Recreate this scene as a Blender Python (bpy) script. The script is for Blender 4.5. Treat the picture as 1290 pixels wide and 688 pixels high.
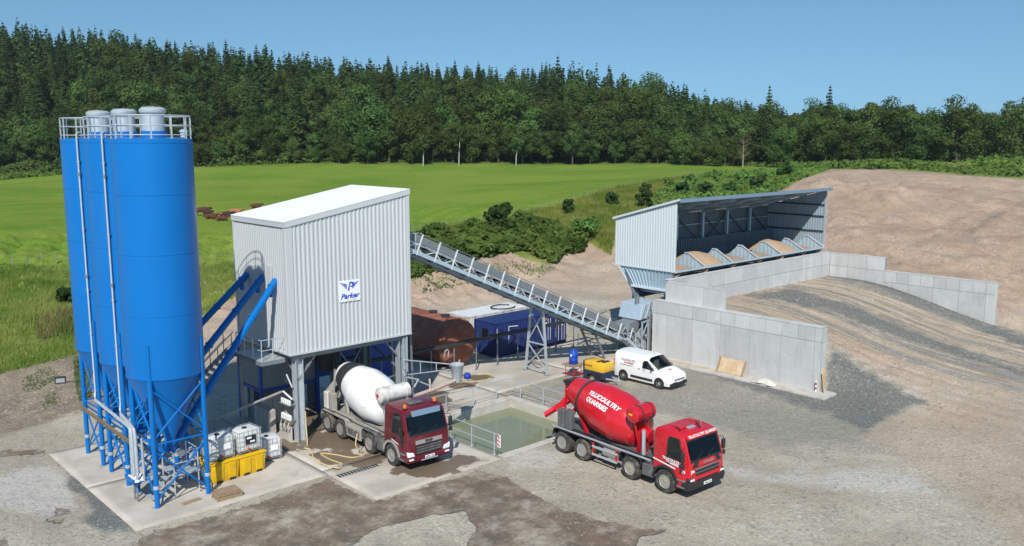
import bpy, bmesh, math, random
import numpy as np
from mathutils import Vector, Matrix
R = math.radians
for o in list(bpy.data.objects): bpy.data.objects.remove(o)
SC = bpy.context.scene; COL = SC.collection
# ------------------------------------------------------------------ camera, sky, sun, exposure
CAM_H = 15.2; FPX = 1104.0; HEAD = R(47.2); PITCH = math.atan((344.0-175.0)/FPX)
cam = bpy.data.cameras.new('camera'); cam.sensor_width = 36.0; cam.lens = FPX/1290.0*36.0
cam.clip_start = .5; cam.clip_end = 9000
cam_o = bpy.data.objects.new('camera', cam); COL.objects.link(cam_o)
cam_o.location = (0, 0, CAM_H); cam_o.rotation_euler = (math.pi/2-PITCH, 0, HEAD-math.pi/2)
SC.camera = cam_o
SUN_AZ, SUN_EL = R(42.5), R(42.4)          # direction the light travels in plan, height of the sun
w = bpy.data.worlds.new('World'); SC.world = w; w.use_nodes = True
nt = w.node_tree; nt.nodes.clear()
sky = nt.nodes.new('ShaderNodeTexSky'); sky.sky_type = 'NISHITA'; sky.sun_disc = False
sky.sun_elevation = SUN_EL; sky.sun_rotation = math.pi/2-(SUN_AZ+math.pi)
sky.altitude = 100; sky.air_density = 1.3; sky.dust_density = 0.0; sky.ozone_density = 7.0
bg = nt.nodes.new('ShaderNodeBackground'); bg.inputs['Strength'].default_value = .118
wo = nt.nodes.new('ShaderNodeOutputWorld')
tc = nt.nodes.new('ShaderNodeTexCoord'); lift = nt.nodes.new('ShaderNodeVectorMath'); lift.operation = 'ADD'; lift.inputs[1].default_value = (0, 0, .17)   # clear dry air: no milky band at the horizon
nt.links.new(tc.outputs['Generated'], lift.inputs[0]); nt.links.new(lift.outputs[0], sky.inputs['Vector'])
tint = nt.nodes.new('ShaderNodeMix'); tint.data_type = 'RGBA'; tint.blend_type = 'MULTIPLY'; tint.inputs[0].default_value = 1; tint.inputs[7].default_value = (1, 1.14, 1.03, 1)
nt.links.new(sky.outputs[0], tint.inputs[6]); nt.links.new(tint.outputs[2], bg.inputs[0]); nt.links.new(bg.outputs[0], wo.inputs[0])
sl = bpy.data.lights.new('sun', 'SUN'); sl.energy = 5.0; sl.angle = R(.53); sl.color = (1, .965, .9)
so = bpy.data.objects.new('sun', sl); COL.objects.link(so); so.location = (0, 0, 60)
so.rotation_euler = Vector((math.cos(SUN_AZ)*math.cos(SUN_EL), math.sin(SUN_AZ)*math.cos(SUN_EL), -math.sin(SUN_EL))).to_track_quat('-Z', 'Y').to_euler()
vs = SC.view_settings; vs.view_transform = 'Standard'; vs.look = 'None'; vs.exposure = 0; vs.gamma = 1; vs.use_curve_mapping = False
SC.render.resolution_x = 1024; SC.render.resolution_y = 546

# ------------------------------------------------------------------ pixel <-> place
F2 = np.array([math.cos(HEAD), math.sin(HEAD)]); R2 = np.array([math.sin(HEAD), -math.cos(HEAD)])
FW = np.array([F2[0]*math.cos(PITCH), F2[1]*math.cos(PITCH), -math.sin(PITCH)])
RT = np.array([R2[0], R2[1], 0.]); UP = np.cross(RT, FW); CC = np.array([0, 0, CAM_H])
def ray(x, y): return FW*FPX+RT*(x-645.)-UP*(y-344.)
def at_z(x, y, z=0.):
    d = ray(x, y); return CC+d*(z-CAM_H)/d[2]
def at_v(x, y, v):                          # point on the pixel's ray at forward distance v
    d = ray(x, y); return CC+d*v/(d[0]*F2[0]+d[1]*F2[1])
def to_px(P):
    V = np.asarray(P, float)-CC; z = np.maximum(V@FW, .5)
    return 645.+FPX*(V@RT)/z, 344.-FPX*(V@UP)/z

# ------------------------------------------------------------------ helpers
def srgb(r, g, b):
    f = lambda c: (c/255/12.92) if c/255 <= .04045 else ((c/255+.055)/1.055)**2.4
    return (f(r), f(g), f(b), 1)
class MB:
    def __init__(s): s.v = []; s.f = []
    def add(s, vs, fs):
        n = len(s.v); s.v += [tuple(map(float, p)) for p in vs]; s.f += [tuple(i+n for i in q) for q in fs]; return s
    def box(s, c, d, rz=0, m=None):
        x, y, z = d[0]/2, d[1]/2, d[2]/2
        P = [(-x,-y,-z),(x,-y,-z),(x,y,-z),(-x,y,-z),(-x,-y,z),(x,-y,z),(x,y,z),(-x,y,z)]
        if m is not None: P = [tuple(m @ Vector(p)) for p in P]
        elif rz: k, q = math.cos(rz), math.sin(rz); P = [(a*k-b*q, a*q+b*k, h) for a, b, h in P]
        return s.add([(a+c[0], b+c[1], h+c[2]) for a, b, h in P], [(0,3,2,1),(4,5,6,7),(0,1,5,4),(1,2,6,5),(2,3,7,6),(3,0,4,7)])
    def b2(s, lo, hi): return s.box([(a+b)/2 for a, b in zip(lo, hi)], [abs(b-a) for a, b in zip(lo, hi)])
    def bar(s, a, b, w, h=None, up=(0,0,1)):            # rectangular bar between two points
        a, b = Vector(a), Vector(b); d = (b-a).normalized(); u = Vector(up)
        if abs(d.dot(u)) > .98: u = Vector((0,1,0))
        x = d.cross(u).normalized()*(w/2); y = x.normalized().cross(d).normalized()*((h or w)/2)
        P = [a-x-y, a+x-y, a+x+y, a-x+y, b-x-y, b+x-y, b+x+y, b-x+y]
        return s.add(P, [(0,3,2,1),(4,5,6,7),(0,1,5,4),(1,2,6,5),(2,3,7,6),(3,0,4,7)])
    def tube(s, pts, r, n=8, cap=True):                 # tube along a polyline, r one radius or one per point
        pts = [Vector(p) for p in pts]; rr = r if isinstance(r, (list, tuple)) else [r]*len(pts)
        rings = []; pu = None
        for i, p in enumerate(pts):
            if i == 0: d = pts[1]-p
            elif i == len(pts)-1: d = p-pts[i-1]
            else: d = (pts[i+1]-p).normalized()+(p-pts[i-1]).normalized()
            d.normalize()
            if pu is None: pu = Vector((0,0,1)) if abs(d.z) < .9 else Vector((1,0,0))
            x = d.cross(pu); x.normalize(); y = x.cross(d).normalized(); pu = y
            rings.append([p+(x*math.cos(2*math.pi*k/n)+y*math.sin(2*math.pi*k/n))*rr[i] for k in range(n)])
        V = [q for g in rings for q in g]; Fc = []
        for i in range(len(pts)-1):
            for k in range(n): Fc.append((i*n+k, i*n+(k+1)%n, (i+1)*n+(k+1)%n, (i+1)*n+k))
        if cap: Fc += [tuple(range(n-1,-1,-1)), tuple((len(pts)-1)*n+k for k in range(n))]
        return s.add(V, Fc)
    def lathe(s, prof, o=(0,0,0), axis=(0,0,1), n=24, cap=True):    # prof: (radius, distance along axis)
        a = Vector(axis).normalized(); u = Vector((0,0,1)) if abs(a.z) < .9 else Vector((1,0,0))
        x = a.cross(u).normalized(); y = a.cross(x).normalized(); o = Vector(o)
        V = [o+a*t+(x*math.cos(2*math.pi*k/n)+y*math.sin(2*math.pi*k/n))*r for r, t in prof for k in range(n)]
        Fc = [(i*n+k, i*n+(k+1)%n, (i+1)*n+(k+1)%n, (i+1)*n+k) for i in range(len(prof)-1) for k in range(n)]
        if cap: Fc += [tuple(range(n-1,-1,-1)), tuple((len(prof)-1)*n+k for k in range(n))]
        return s.add(V, Fc)
    def prism(s, poly, off):                            # 3D polygon pushed along off
        n = len(poly); A = [Vector(p) for p in poly]; B = [p+Vector(off) for p in A]
        return s.add(A+B, [tuple(range(n-1,-1,-1)), tuple(range(n, 2*n))]+[(i, (i+1)%n, n+(i+1)%n, n+i) for i in range(n)])
    def corr(s, o, u, nrm, length, z0, z1a, z1b, pitch, depth, fl=(.30,.12,.30,.28)):
        """corrugated sheet: starts at o, runs along u, from z0 up to a top going from z1a to z1b; ribs along nrm"""
        o = Vector(o); u = Vector(u).normalized(); nn = Vector(nrm).normalized()
        n = max(1, round(length/pitch)); p = length/n; prof = []
        for i in range(n):
            b = i*p; prof += [(b,0),(b+p*fl[0],0),(b+p*(fl[0]+fl[1]),depth),(b+p*(fl[0]+fl[1]+fl[2]),depth)]
        prof.append((length,0)); V = []
        for t, d in prof:
            q = o+u*t+nn*d; zt = z1a+(z1b-z1a)*t/length
            V += [(q.x,q.y,z0),(q.x,q.y,zt)]
        return s.add(V, [(2*i,2*i+2,2*i+3,2*i+1) for i in range(len(prof)-1)])
    def mesh(s, name, off=(0,0,0), smooth=False, bevel=0, seg=1, ang=R(40)):
        me = bpy.data.meshes.new(name); V = s.v
        if any(off): V = [(a-off[0], b-off[1], c-off[2]) for a, b, c in V]
        me.from_pydata(V, [], s.f); me.update()
        bm = bmesh.new(); bm.from_mesh(me); bmesh.ops.delete(bm, geom=[v for v in bm.verts if not v.link_faces], context='VERTS'); bmesh.ops.recalc_face_normals(bm, faces=bm.faces)
        if bevel:
            es = [e for e in bm.edges if len(e.link_faces) == 2 and e.calc_face_angle(0) > R(25)]
            bmesh.ops.bevel(bm, geom=es, offset=bevel, segments=seg, affect='EDGES', profile=.5, clamp_overlap=True)
        bm.to_mesh(me); bm.free()
        if smooth:
            me.polygons.foreach_set('use_smooth', [True]*len(me.polygons))
            try: me.set_sharp_from_angle(angle=ang)
            except Exception: pass
        return me
    def build(s, name, m, parent=None, world=True, **k):
        off = (0,0,0)
        if parent is not None and world:
            q = parent
            while q.parent: q = q.parent
            off = tuple(q.location)
        me = s.mesh(name, off, **k); me.materials.append(m)
        o = bpy.data.objects.new(name, me); COL.objects.link(o)
        if parent is not None: o.parent = parent
        return o
def thing(name, label, cat, loc=(0,0,0), rz=0, group=None):
    o = bpy.data.objects.new(name, None); COL.objects.link(o); o.empty_display_size = .3
    o.location = loc; o.rotation_euler = (0,0,rz); o['label'] = label; o['category'] = cat
    if group: o['group'] = group
    return o
def tag(o, label, cat, group=None):
    o['label'] = label; o['category'] = cat
    if group: o['group'] = group
    return o
def struct(o): o['kind'] = 'structure'; return o
def stuff(o): o['kind'] = 'stuff'; return o
def copy_tree(o, parent=None):
    c = o.copy(); COL.objects.link(c); c.parent = parent
    for ch in [x for x in bpy.data.objects if x.parent is o]: copy_tree(ch, c)
    return c
def obj_from(me, name, m=None, parent=None, loc=None):
    if m is not None and not me.materials: me.materials.append(m)
    o = bpy.data.objects.new(name, me); COL.objects.link(o)
    if parent is not None: o.parent = parent
    if loc is not None: o.location = loc
    return o

# ------------------------------------------------------------------ materials
MATS = {}
def nodes(name):
    m = bpy.data.materials.new(name); m.use_nodes = True; t = m.node_tree
    return m, t, t.nodes['Principled BSDF'], t.nodes['Material Output']
def mk_noise(t, scale, detail=4, vec=None, rough=.55, stretch=None):
    n = t.nodes.new('ShaderNodeTexNoise'); n.inputs['Scale'].default_value = scale; n.inputs['Detail'].default_value = detail
    n.inputs['Roughness'].default_value = rough
    g = t.nodes.new('ShaderNodeNewGeometry').outputs['Position'] if vec is None else vec
    if stretch:
        mp = t.nodes.new('ShaderNodeMapping'); mp.inputs['Scale'].default_value = stretch
        t.links.new(g, mp.inputs['Vector']); g = mp.outputs[0]
    t.links.new(g, n.inputs['Vector']); return n.outputs['Fac']
def mk_ramp(t, src, a, b):                    # smooth 0..1 between a and b
    r = t.nodes.new('ShaderNodeMapRange'); r.interpolation_type = 'SMOOTHSTEP'
    r.inputs['From Min'].default_value = a; r.inputs['From Max'].default_value = b
    t.links.new(src, r.inputs['Value']); return r.outputs[0]
def mk_mix(t, fac, a, b):
    n = t.nodes.new('ShaderNodeMix'); n.data_type = 'RGBA'
    for i, x in ((0, fac), (6, a), (7, b)):
        if isinstance(x, bpy.types.NodeSocket): t.links.new(x, n.inputs[i])
        else: n.inputs[i].default_value = x
    return n.outputs[2]
def mk_math(t, op, a, b=0., c=None):
    n = t.nodes.new('ShaderNodeMath'); n.operation = op
    for i, x in enumerate((a, b) if c is None else (a, b, c)):
        if isinstance(x, bpy.types.NodeSocket): t.links.new(x, n.inputs[i])
        else: n.inputs[i].default_value = x
    return n.outputs[0]
def mk_bump(t, bsdf, h, strength, dist):
    b = t.nodes.new('ShaderNodeBump'); b.inputs['Strength'].default_value = strength; b.inputs['Distance'].default_value = dist
    t.links.new(h, b.inputs['Height']); t.links.new(b.outputs[0], bsdf.inputs['Normal'])
def mul(c, k): return tuple(min(1, x*k) for x in c[:3])+(1,)
def pm(name, col, rough=.55, metal=0, var=.12, vs=1.2, dirt=None, damt=.4, ds=.8, bump=0, bs=30, coat=0, streak=False, spec=.5):
    if name in MATS: return MATS[name]
    m, t, p, o = nodes(name)
    c = mk_mix(t, mk_noise(t, vs, 5), mul(col, 1-var), mul(col, 1+var))
    rg = None
    if dirt:
        n = mk_noise(t, ds, 8, rough=.68, stretch=(1,1,.12) if streak else None)
        f = mk_ramp(t, n, .62-damt*.35, .78-damt*.2)
        c = mk_mix(t, mk_math(t, 'MULTIPLY', f, min(1, damt*1.3)), c, dirt)
        rg = mk_mix(t, f, (rough,)*3+(1,), (min(1, rough+.3),)*3+(1,))
    t.links.new(c, p.inputs['Base Color'])
    if rg is not None: t.links.new(rg, p.inputs['Roughness'])
    else: p.inputs['Roughness'].default_value = rough
    p.inputs['Metallic'].default_value = metal; p.inputs['Coat Weight'].default_value = coat
    p.inputs['Specular IOR Level'].default_value = spec
    if bump: mk_bump(t, p, mk_noise(t, bs, 4), bump, .02)
    MATS[name] = m; return m
DUST = srgb(150,140,122)
M = dict(
 blue=pm('silo_blue', (.001,.145,.46,1), .36, var=.1, vs=.5, dirt=(.03,.18,.42,1), damt=.22, ds=.7, streak=True, bump=.12, bs=1.2, spec=.3),
 dblue=pm('container_blue', (.012,.028,.125,1), .45, var=.18, vs=1.5, dirt=srgb(90,85,95), damt=.3, ds=1.1),
 pblue=pm('panel_blue', (.01,.07,.4,1), .45, var=.15, dirt=srgb(70,70,80), damt=.3),
 drumblue=pm('barrel_blue', (.008,.06,.42,1), .4, var=.1),
 galv=pm('galvanised_steel', (.50,.54,.57,1), .42, .35, var=.2, vs=4, dirt=(.36,.38,.4,1), damt=.3, ds=3),
 galvw=pm('bright_galvanised', (.70,.73,.75,1), .4, .2, var=.1, vs=4),
 galvd=pm('dull_steel', (.22,.245,.26,1), .55, .3, var=.25, vs=3, dirt=srgb(120,110,98), damt=.35, ds=2),
 bsteel=pm('bluish_steel', (.42,.53,.60,1), .45, .2, var=.15, vs=3, dirt=srgb(150,140,125), damt=.3, ds=1.5),
 dark=pm('dark_steel', (.035,.038,.042,1), .6, .1, var=.3, dirt=srgb(90,84,76), damt=.3),
 clad=pm('white_cladding', (.52,.54,.54,1), .45, var=.04, vs=.8, dirt=(.45,.47,.47,1), damt=.28, ds=.7, streak=True),
 roofw=pm('white_roof_sheet', (.62,.645,.655,1), .45, var=.05, vs=.6, dirt=(.62,.64,.65,1), damt=.28, ds=.5),
 gclad=pm('grey_cladding', (.26,.29,.30,1), .5, var=.1, dirt=srgb(110,105,98), damt=.3, streak=True),
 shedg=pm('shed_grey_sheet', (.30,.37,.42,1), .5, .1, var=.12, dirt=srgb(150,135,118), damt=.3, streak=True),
 shedshade=pm('shed_shaded_sheet', (.105,.135,.165,1), .55, .1, var=.15, dirt=srgb(110,100,90), damt=.3, streak=True),  # sheet colour darkened to paint in the shade inside the shed and hoppers
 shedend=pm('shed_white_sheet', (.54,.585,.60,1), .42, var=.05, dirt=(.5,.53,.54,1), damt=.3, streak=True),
 shedroof=pm('shed_roof_edge', (.20,.29,.38,1), .42, .2, var=.1),
 rubber=pm('tyre_rubber', (.035,.034,.033,1), .85, var=.3, vs=5, dirt=srgb(125,115,100), damt=.5, ds=4),
 black=pm('black_plastic', (.022,.022,.024,1), .5, var=.25, dirt=srgb(95,90,82), damt=.25, ds=2),
 belt=pm('belt_rubber', (.03,.03,.032,1), .8, var=.25, dirt=srgb(95,88,78), damt=.25, ds=3),
 red=pm('signal_red_paint', (.56,.010,.020,1), .26, var=.06, coat=.5, dirt=srgb(165,80,68), damt=.26, ds=1.6),
 dred=pm('maroon_paint', (.125,.008,.018,1), .3, var=.08, coat=.4, dirt=srgb(120,80,70), damt=.3, ds=1.8),
 white=pm('white_paint', (.80,.80,.79,1), .3, var=.03, coat=.3, dirt=srgb(190,182,168), damt=.25, ds=1.0),
 dwhite=pm('dirty_white', (.66,.64,.60,1), .45, var=.08, dirt=srgb(150,138,118), damt=.5, ds=2),
 dusty=pm('dusty_chassis', (.30,.29,.265,1), .7, var=.25, vs=3, dirt=srgb(175,165,145), damt=.5, ds=2.5),
 cgrey=pm('chassis_grey', (.12,.125,.13,1), .55, .2, var=.25, vs=3, dirt=srgb(150,142,128), damt=.4, ds=2.5),
 chrome=pm('bright_trim', (.75,.76,.78,1), .22, .9, var=.05),
 alu=pm('wheel_rim', (.36,.35,.33,1), .5, .3, var=.2, vs=6, dirt=srgb(130,120,104), damt=.35, ds=5),
 brass=pm('wheel_nut_yellow', (.55,.48,.12,1), .5, var=.1),
 orange=pm('beacon_orange', (.75,.16,.01,1), .25, var=.05),
 lens=pm('lamp_lens', (.78,.8,.82,1), .12, var=.05, coat=.6),
 dimlens=pm('dim_lens', (.32,.34,.36,1), .2), plate=pm('number_plate', (.82,.82,.78,1), .4, var=.03), ink=pm('print_black', (.02,.02,.025,1), .5, var=.05),
 wtext=pm('print_white', (.85,.85,.85,1), .4, var=.02), mtext=pm('print_maroon', (.30,.02,.08,1), .45, var=.05),
 btext=pm('print_blue', (.01,.05,.5,1), .4, var=.03), sign=pm('sign_white', (.82,.84,.87,1), .35, var=.02),
 gtext=pm('print_grey', (.35,.37,.40,1), .5), rtext=pm('print_red', (.55,.03,.05,1), .45),
 rust=pm('rusted_tank', (.23,.072,.042,1), .75, var=.3, vs=2, dirt=(.33,.17,.11,1), damt=.55, ds=1.6, bump=.3, bs=18),
 rustp=pm('rusty_pipe', (.50,.40,.34,1), .6, var=.2, vs=6, dirt=(.45,.18,.08,1), damt=.5, ds=4),
 yellow=pm('bund_yellow', (.72,.44,.005,1), .42, var=.1, dirt=srgb(170,125,40), damt=.4, ds=3),
 cyel=pm('compressor_yellow', (.78,.46,.03,1), .35, var=.06, dirt=srgb(190,150,70), damt=.2, ds=3),
 hdpe=pm('ibc_plastic', (.70,.71,.69,1), .35, var=.08, vs=3, dirt=srgb(170,160,140), damt=.4, ds=3),
 wood=pm('weathered_wood', srgb(150,128,102), .85, var=.25, vs=6, dirt=srgb(110,98,84), damt=.4, ds=4, bump=.3),
 ply=pm('formwork_board', srgb(190,162,125), .8, var=.15, vs=3, dirt=srgb(212,200,182), damt=.5, ds=1.6),
 hose=pm('hose_yellow', srgb(205,182,130), .55, var=.1), cone=pm('cone_orange', (.75,.12,.02,1), .5),
 conc=pm('pale_concrete', (.50,.50,.49,1), .85, var=.1, vs=.9, dirt=(.39,.39,.38,1), damt=.45, ds=.6, bump=.15, bs=9, streak=False),
 conc2=pm('kerb_concrete', (.50,.475,.43,1), .9, var=.14, vs=1.1, dirt=srgb(150,140,122), damt=.5, ds=.9, bump=.2, bs=12),
 jointc=pm('joint_concrete', (.25,.25,.245,1), .9, var=.15), pondwall=pm('pond_wall', srgb(150,146,118), .8, var=.2, dirt=srgb(110,112,80), damt=.5, ds=1.5),
 agg=pm('aggregate', srgb(172,146,120), .95, var=.16, vs=5, dirt=srgb(150,122,98), damt=.4, ds=3, bump=.6, bs=14),
 agg2=pm('grey_aggregate', srgb(160,138,118), .95, var=.16, vs=5, bump=.6, bs=14),
 stone=pm('loose_stone', srgb(150,144,133), .9, var=.3, vs=2),
 sack=pm('sheet_bag', srgb(200,196,185), .8, var=.12, vs=5, bump=.4, bs=8), tarp=pm('blue_sheet', (.01,.04,.3,1), .6),
 post=pm('fence_wood', srgb(140,132,116), .85, var=.2),
)
def mconc():
    m, t, p, o = nodes('shuttered_concrete'); oi = t.nodes.new('ShaderNodeObjectInfo')
    c = mk_mix(t, mk_noise(t, .9, 6), (.42,.425,.415,1), (.57,.57,.555,1))
    c = mk_mix(t, mk_math(t, 'MULTIPLY', mk_ramp(t, mk_noise(t, 1.6, 7, rough=.65, stretch=(1,1,.18)), .5, .72), .5), c, (.34,.34,.325,1))
    c = mk_mix(t, mk_math(t, 'MULTIPLY', mk_ramp(t, mk_noise(t, 7, 2), .66, .72), .6), c, (.26,.26,.25,1))
    c = mk_mix(t, mk_math(t, 'MULTIPLY', mk_ramp(t, mk_noise(t, .6, 5, rough=.7), .55, .7), .5), c, (.62,.62,.61,1))
    hs = t.nodes.new('ShaderNodeHueSaturation'); t.links.new(c, hs.inputs['Color']); t.links.new(mk_math(t, 'MULTIPLY_ADD', oi.outputs['Random'], .16, .92), hs.inputs['Value'])
    t.links.new(hs.outputs[0], p.inputs['Base Color']); p.inputs['Roughness'].default_value = .85; mk_bump(t, p, mk_noise(t, 9, 4), .2, .02); return m
M['conc'] = mconc()
def mglass(name, col=(.012,.016,.016,1), rough=.05):
    m, t, p, o = nodes(name); p.inputs['Base Color'].default_value = col; p.inputs['Roughness'].default_value = rough
    p.inputs['Specular IOR Level'].default_value = .7; p.inputs['Coat Weight'].default_value = .3
    return m
M['glass'] = mglass('dark_window_glass', (.010,.016,.014,1), .04)
def mclear():
    m, t, p, o = nodes('clear_windscreen'); t.nodes.remove(p)
    fr = t.nodes.new('ShaderNodeFresnel'); fr.inputs[0].default_value = 1.5; tr = t.nodes.new('ShaderNodeBsdfTransparent'); tr.inputs[0].default_value = (.62,.70,.66,1)
    gl = t.nodes.new('ShaderNodeBsdfGlossy'); gl.inputs['Roughness'].default_value = .02; mx = t.nodes.new('ShaderNodeMixShader')
    t.links.new(fr.outputs[0], mx.inputs[0]); t.links.new(tr.outputs[0], mx.inputs[1]); t.links.new(gl.outputs[0], mx.inputs[2]); t.links.new(mx.outputs[0], o.inputs[0]); return m
M['cglass'] = mclear()
M['trim'] = pm('cab_trim', (.05,.052,.05,1), .8, var=.2); M['seat'] = pm('seat_cloth', (.22,.21,.19,1), .9, var=.2)
def mwater():
    m, t, p, o = nodes('pond_water')
    c = mk_mix(t, mk_noise(t, .35, 3), srgb(118,124,96), srgb(134,136,106))
    t.links.new(c, p.inputs['Base Color']); p.inputs['Roughness'].default_value = .06; p.inputs['Specular IOR Level'].default_value = .5
    mk_bump(t, p, mk_noise(t, 2.2, 2), .03, .05); return m
M['water'] = mwater()
def mleaf(name, c1, c2, trans=.25, sc=.12, rnd=.6):
    m, t, p, o = nodes(name)
    oi = t.nodes.new('ShaderNodeObjectInfo')
    f = mk_mix(t, .35, mk_noise(t, sc, 3), mk_noise(t, .6, 2))
    c = mk_mix(t, mk_ramp(t, f, .36, .64), c1, c2)
    hs = t.nodes.new('ShaderNodeHueSaturation'); t.links.new(c, hs.inputs['Color'])
    t.links.new(mk_math(t, 'MULTIPLY_ADD', oi.outputs['Random'], rnd, 1-rnd/2), hs.inputs['Value'])
    t.links.new(mk_math(t, 'MULTIPLY_ADD', oi.outputs['Random'], .05, .472), hs.inputs['Hue'])
    d = t.nodes.new('ShaderNodeBsdfDiffuse'); tr = t.nodes.new('ShaderNodeBsdfTranslucent'); mx = t.nodes.new('ShaderNodeMixShader')
    mx.inputs[0].default_value = trans
    t.links.new(hs.outputs[0], d.inputs[0]); t.links.new(hs.outputs[0], tr.inputs[0])
    t.links.new(d.outputs[0], mx.inputs[1]); t.links.new(tr.outputs[0], mx.inputs[2]); t.links.new(mx.outputs[0], o.inputs[0])
    return m
M['spruce'] = mleaf('spruce_needles', (.030,.052,.017,1), (.066,.100,.030,1), .2)
M['broad'] = mleaf('broad_leaves', (.046,.080,.021,1), (.108,.160,.042,1), .3)
M['bush'] = mleaf('bramble_leaves', (.045,.095,.022,1), (.13,.215,.05,1), .25, .25)
M['dbush'] = mleaf('dark_bush_leaves', (.028,.06,.018,1), (.06,.11,.034,1), .2, .4)
M['lgrass'] = mleaf('long_grass', (.15,.235,.042,1), (.31,.345,.095,1), .35, .18)
M['heather'] = mleaf('dry_weeds', (.16,.11,.07,1), (.26,.17,.12,1), .2, .3)
M['bark'] = pm('tree_bark', srgb(92,80,66), .9, var=.25); M['birch'] = pm('birch_bark', srgb(172,168,158), .8, var=.2, vs=3)
M['dead'] = pm('dead_wood', srgb(140,128,108), .9, var=.2)
# ------------------------------------------------------------------ terrain
rng = np.random.default_rng(7)
def vnoise(x, y, seed=0):                     # value noise
    xi = np.floor(x).astype(np.int64); yi = np.floor(y).astype(np.int64); fx = x-xi; fy = y-yi
    fx = fx*fx*(3-2*fx); fy = fy*fy*(3-2*fy)
    def h(a, b):
        n = (a*374761393+b*668265263+seed*974634777) & 0x7fffffff
        n = ((n ^ (n >> 13))*1274126177) & 0x7fffffff
        return ((n ^ (n >> 16)) & 0xffff)/65535.
    return (h(xi,yi)*(1-fx)+h(xi+1,yi)*fx)*(1-fy)+(h(xi,yi+1)*(1-fx)+h(xi+1,yi+1)*fx)*fy
def fbm(x, y, oct=4, seed=0):
    s = 0; a = .5
    for i in range(oct): s = s+a*vnoise(x*2**i+17*i, y*2**i-9*i, seed+i); a *= .5
    return s/(1-.5**oct)
CP = []
for p in [(0,548),(100,524),(0,640),(-300,620),(-300,800),(200,600),(262,474),(292,472),(400,480),(400,640),(600,640),(600,440),(520,430),(640,392),
          (700,385),(770,372),(800,640),(800,420),(1000,600),(1200,640),(1290,560),(1500,640),(645,900),(200,900),(1100,900),(-300,1000),(1600,1000),(1800,640),(930,480),(1050,560)]:
    q = at_z(*p); CP.append((q[0], q[1], 0.))
for x, y, v in [(-300,560,47),(-300,480,54),(-300,340,80),(0,500,49.5),(0,468,53),(0,400,61),(0,338,80),(60,462,53),(97,447,55.5),(97,335,82),(180,430,62),(180,335,84),
                (259,400,70),(259,372,76),(259,336,88),(290,480,55),(320,420,66),(-300,275,135),(0,275,132),(265,275,136),(400,300,112),
                (-300,235,200),(0,237,200),(300,240,195),(-300,226,285),(0,223,285),(150,214,288),(300,210,288),
                (400,380,72),(400,330,92),(450,310,102),(520,378,75),(545,366,78),(520,350,82),(560,385,77),(560,352,83),(560,332,88),(560,292,107),(500,262,140),(500,206,292),
                (600,340,87),(620,324,93),(640,350,90),(655,318,100),(690,316,103),(680,292,108),(600,285,110),(640,275,114),(700,262,125),(700,345,92),(720,340,97),(735,306,108),(760,305,106),(700,215,262),(700,205,300),(760,350,93),
                (775,335,95),(775,318,102),(770,298,110),(800,262,132),(770,241,150),(900,222,192),(1000,213,262),(900,243,150),(870,225,180),(970,226,168),(850,262,135),(900,262,130),(950,250,140),(640,240,165),
                (985,238,128),(1010,226,120),(1035,221,119),(1070,223,121),(1090,219,121),(1120,223,124),(1150,226,124),(1200,233,121),(1290,243,114),(1500,250,110),
                (1050,300,90),(1050,270,100),(1060,330,84),(1120,328,83.5),(1150,270,100),(1180,350,78),(1250,300,90),(1250,350,80),(1255,400,70),(1290,418,64),(1290,380,72),(1290,330,82),(1400,400,68),(1500,400,66),(1500,330,82),
                (1060,212,150),(1150,217,150),(1290,222,150),(1500,225,160),(1100,208,300),(1290,206,300),(1500,206,300),(950,207,300),(1255,203,170),(1290,201,175),
                (-300,85,390),(0,88,395),(150,97,395),(300,114,400),(500,131,400),(700,136,400),(800,152,400),(900,176,400),(1050,200,400),(1290,200,400),(1600,200,400),(-300,78,480),(0,80,480),(300,106,480),(600,130,480),(800,146,480),(1000,184,480),(1300,195,480)]:
    q = at_v(x, y, v); CP.append(tuple(q))
for x, y, z in [(50,46,.3),(58,46,.4),(66,46,.8),(72,44,1.2),(60,54,.5),(68,52,1.),(49,42,0),(76,40,2.2),(74,24,1.),(52,30,0),(60,25,0),(66,20,0),(74,14,.4),(80,6,.3),(45,28,0),(40,20,0)]: CP.append((x, y, z))
CP = np.array(CP); n = len(CP)
Dm = np.hypot(CP[:,None,0]-CP[None,:,0], CP[:,None,1]-CP[None,:,1])
A = np.zeros((n+3, n+3)); A[:n,:n] = Dm-np.eye(n)*.35; A[:n,n] = 1; A[n,:n] = 1; A[:n,n+1:] = CP[:,:2]/100; A[n+1:,:n] = CP[:,:2].T/100
Wt = np.linalg.solve(A, np.concatenate([CP[:,2], np.zeros(3)]))
RY = np.array([8, 12, 16, 19.5, 23.5, 26.5, 29, 31.4, 33.4, 35, 37.5]); RZ = np.array([0, .06, .25, .55, 1.02, 1.72, 2.4, 2.95, 3.22, 3.28, 3.28])
def sstep(a, b, x): t = np.clip((x-a)/(b-a), 0, 1); return t*t*(3-2*t)
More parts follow.
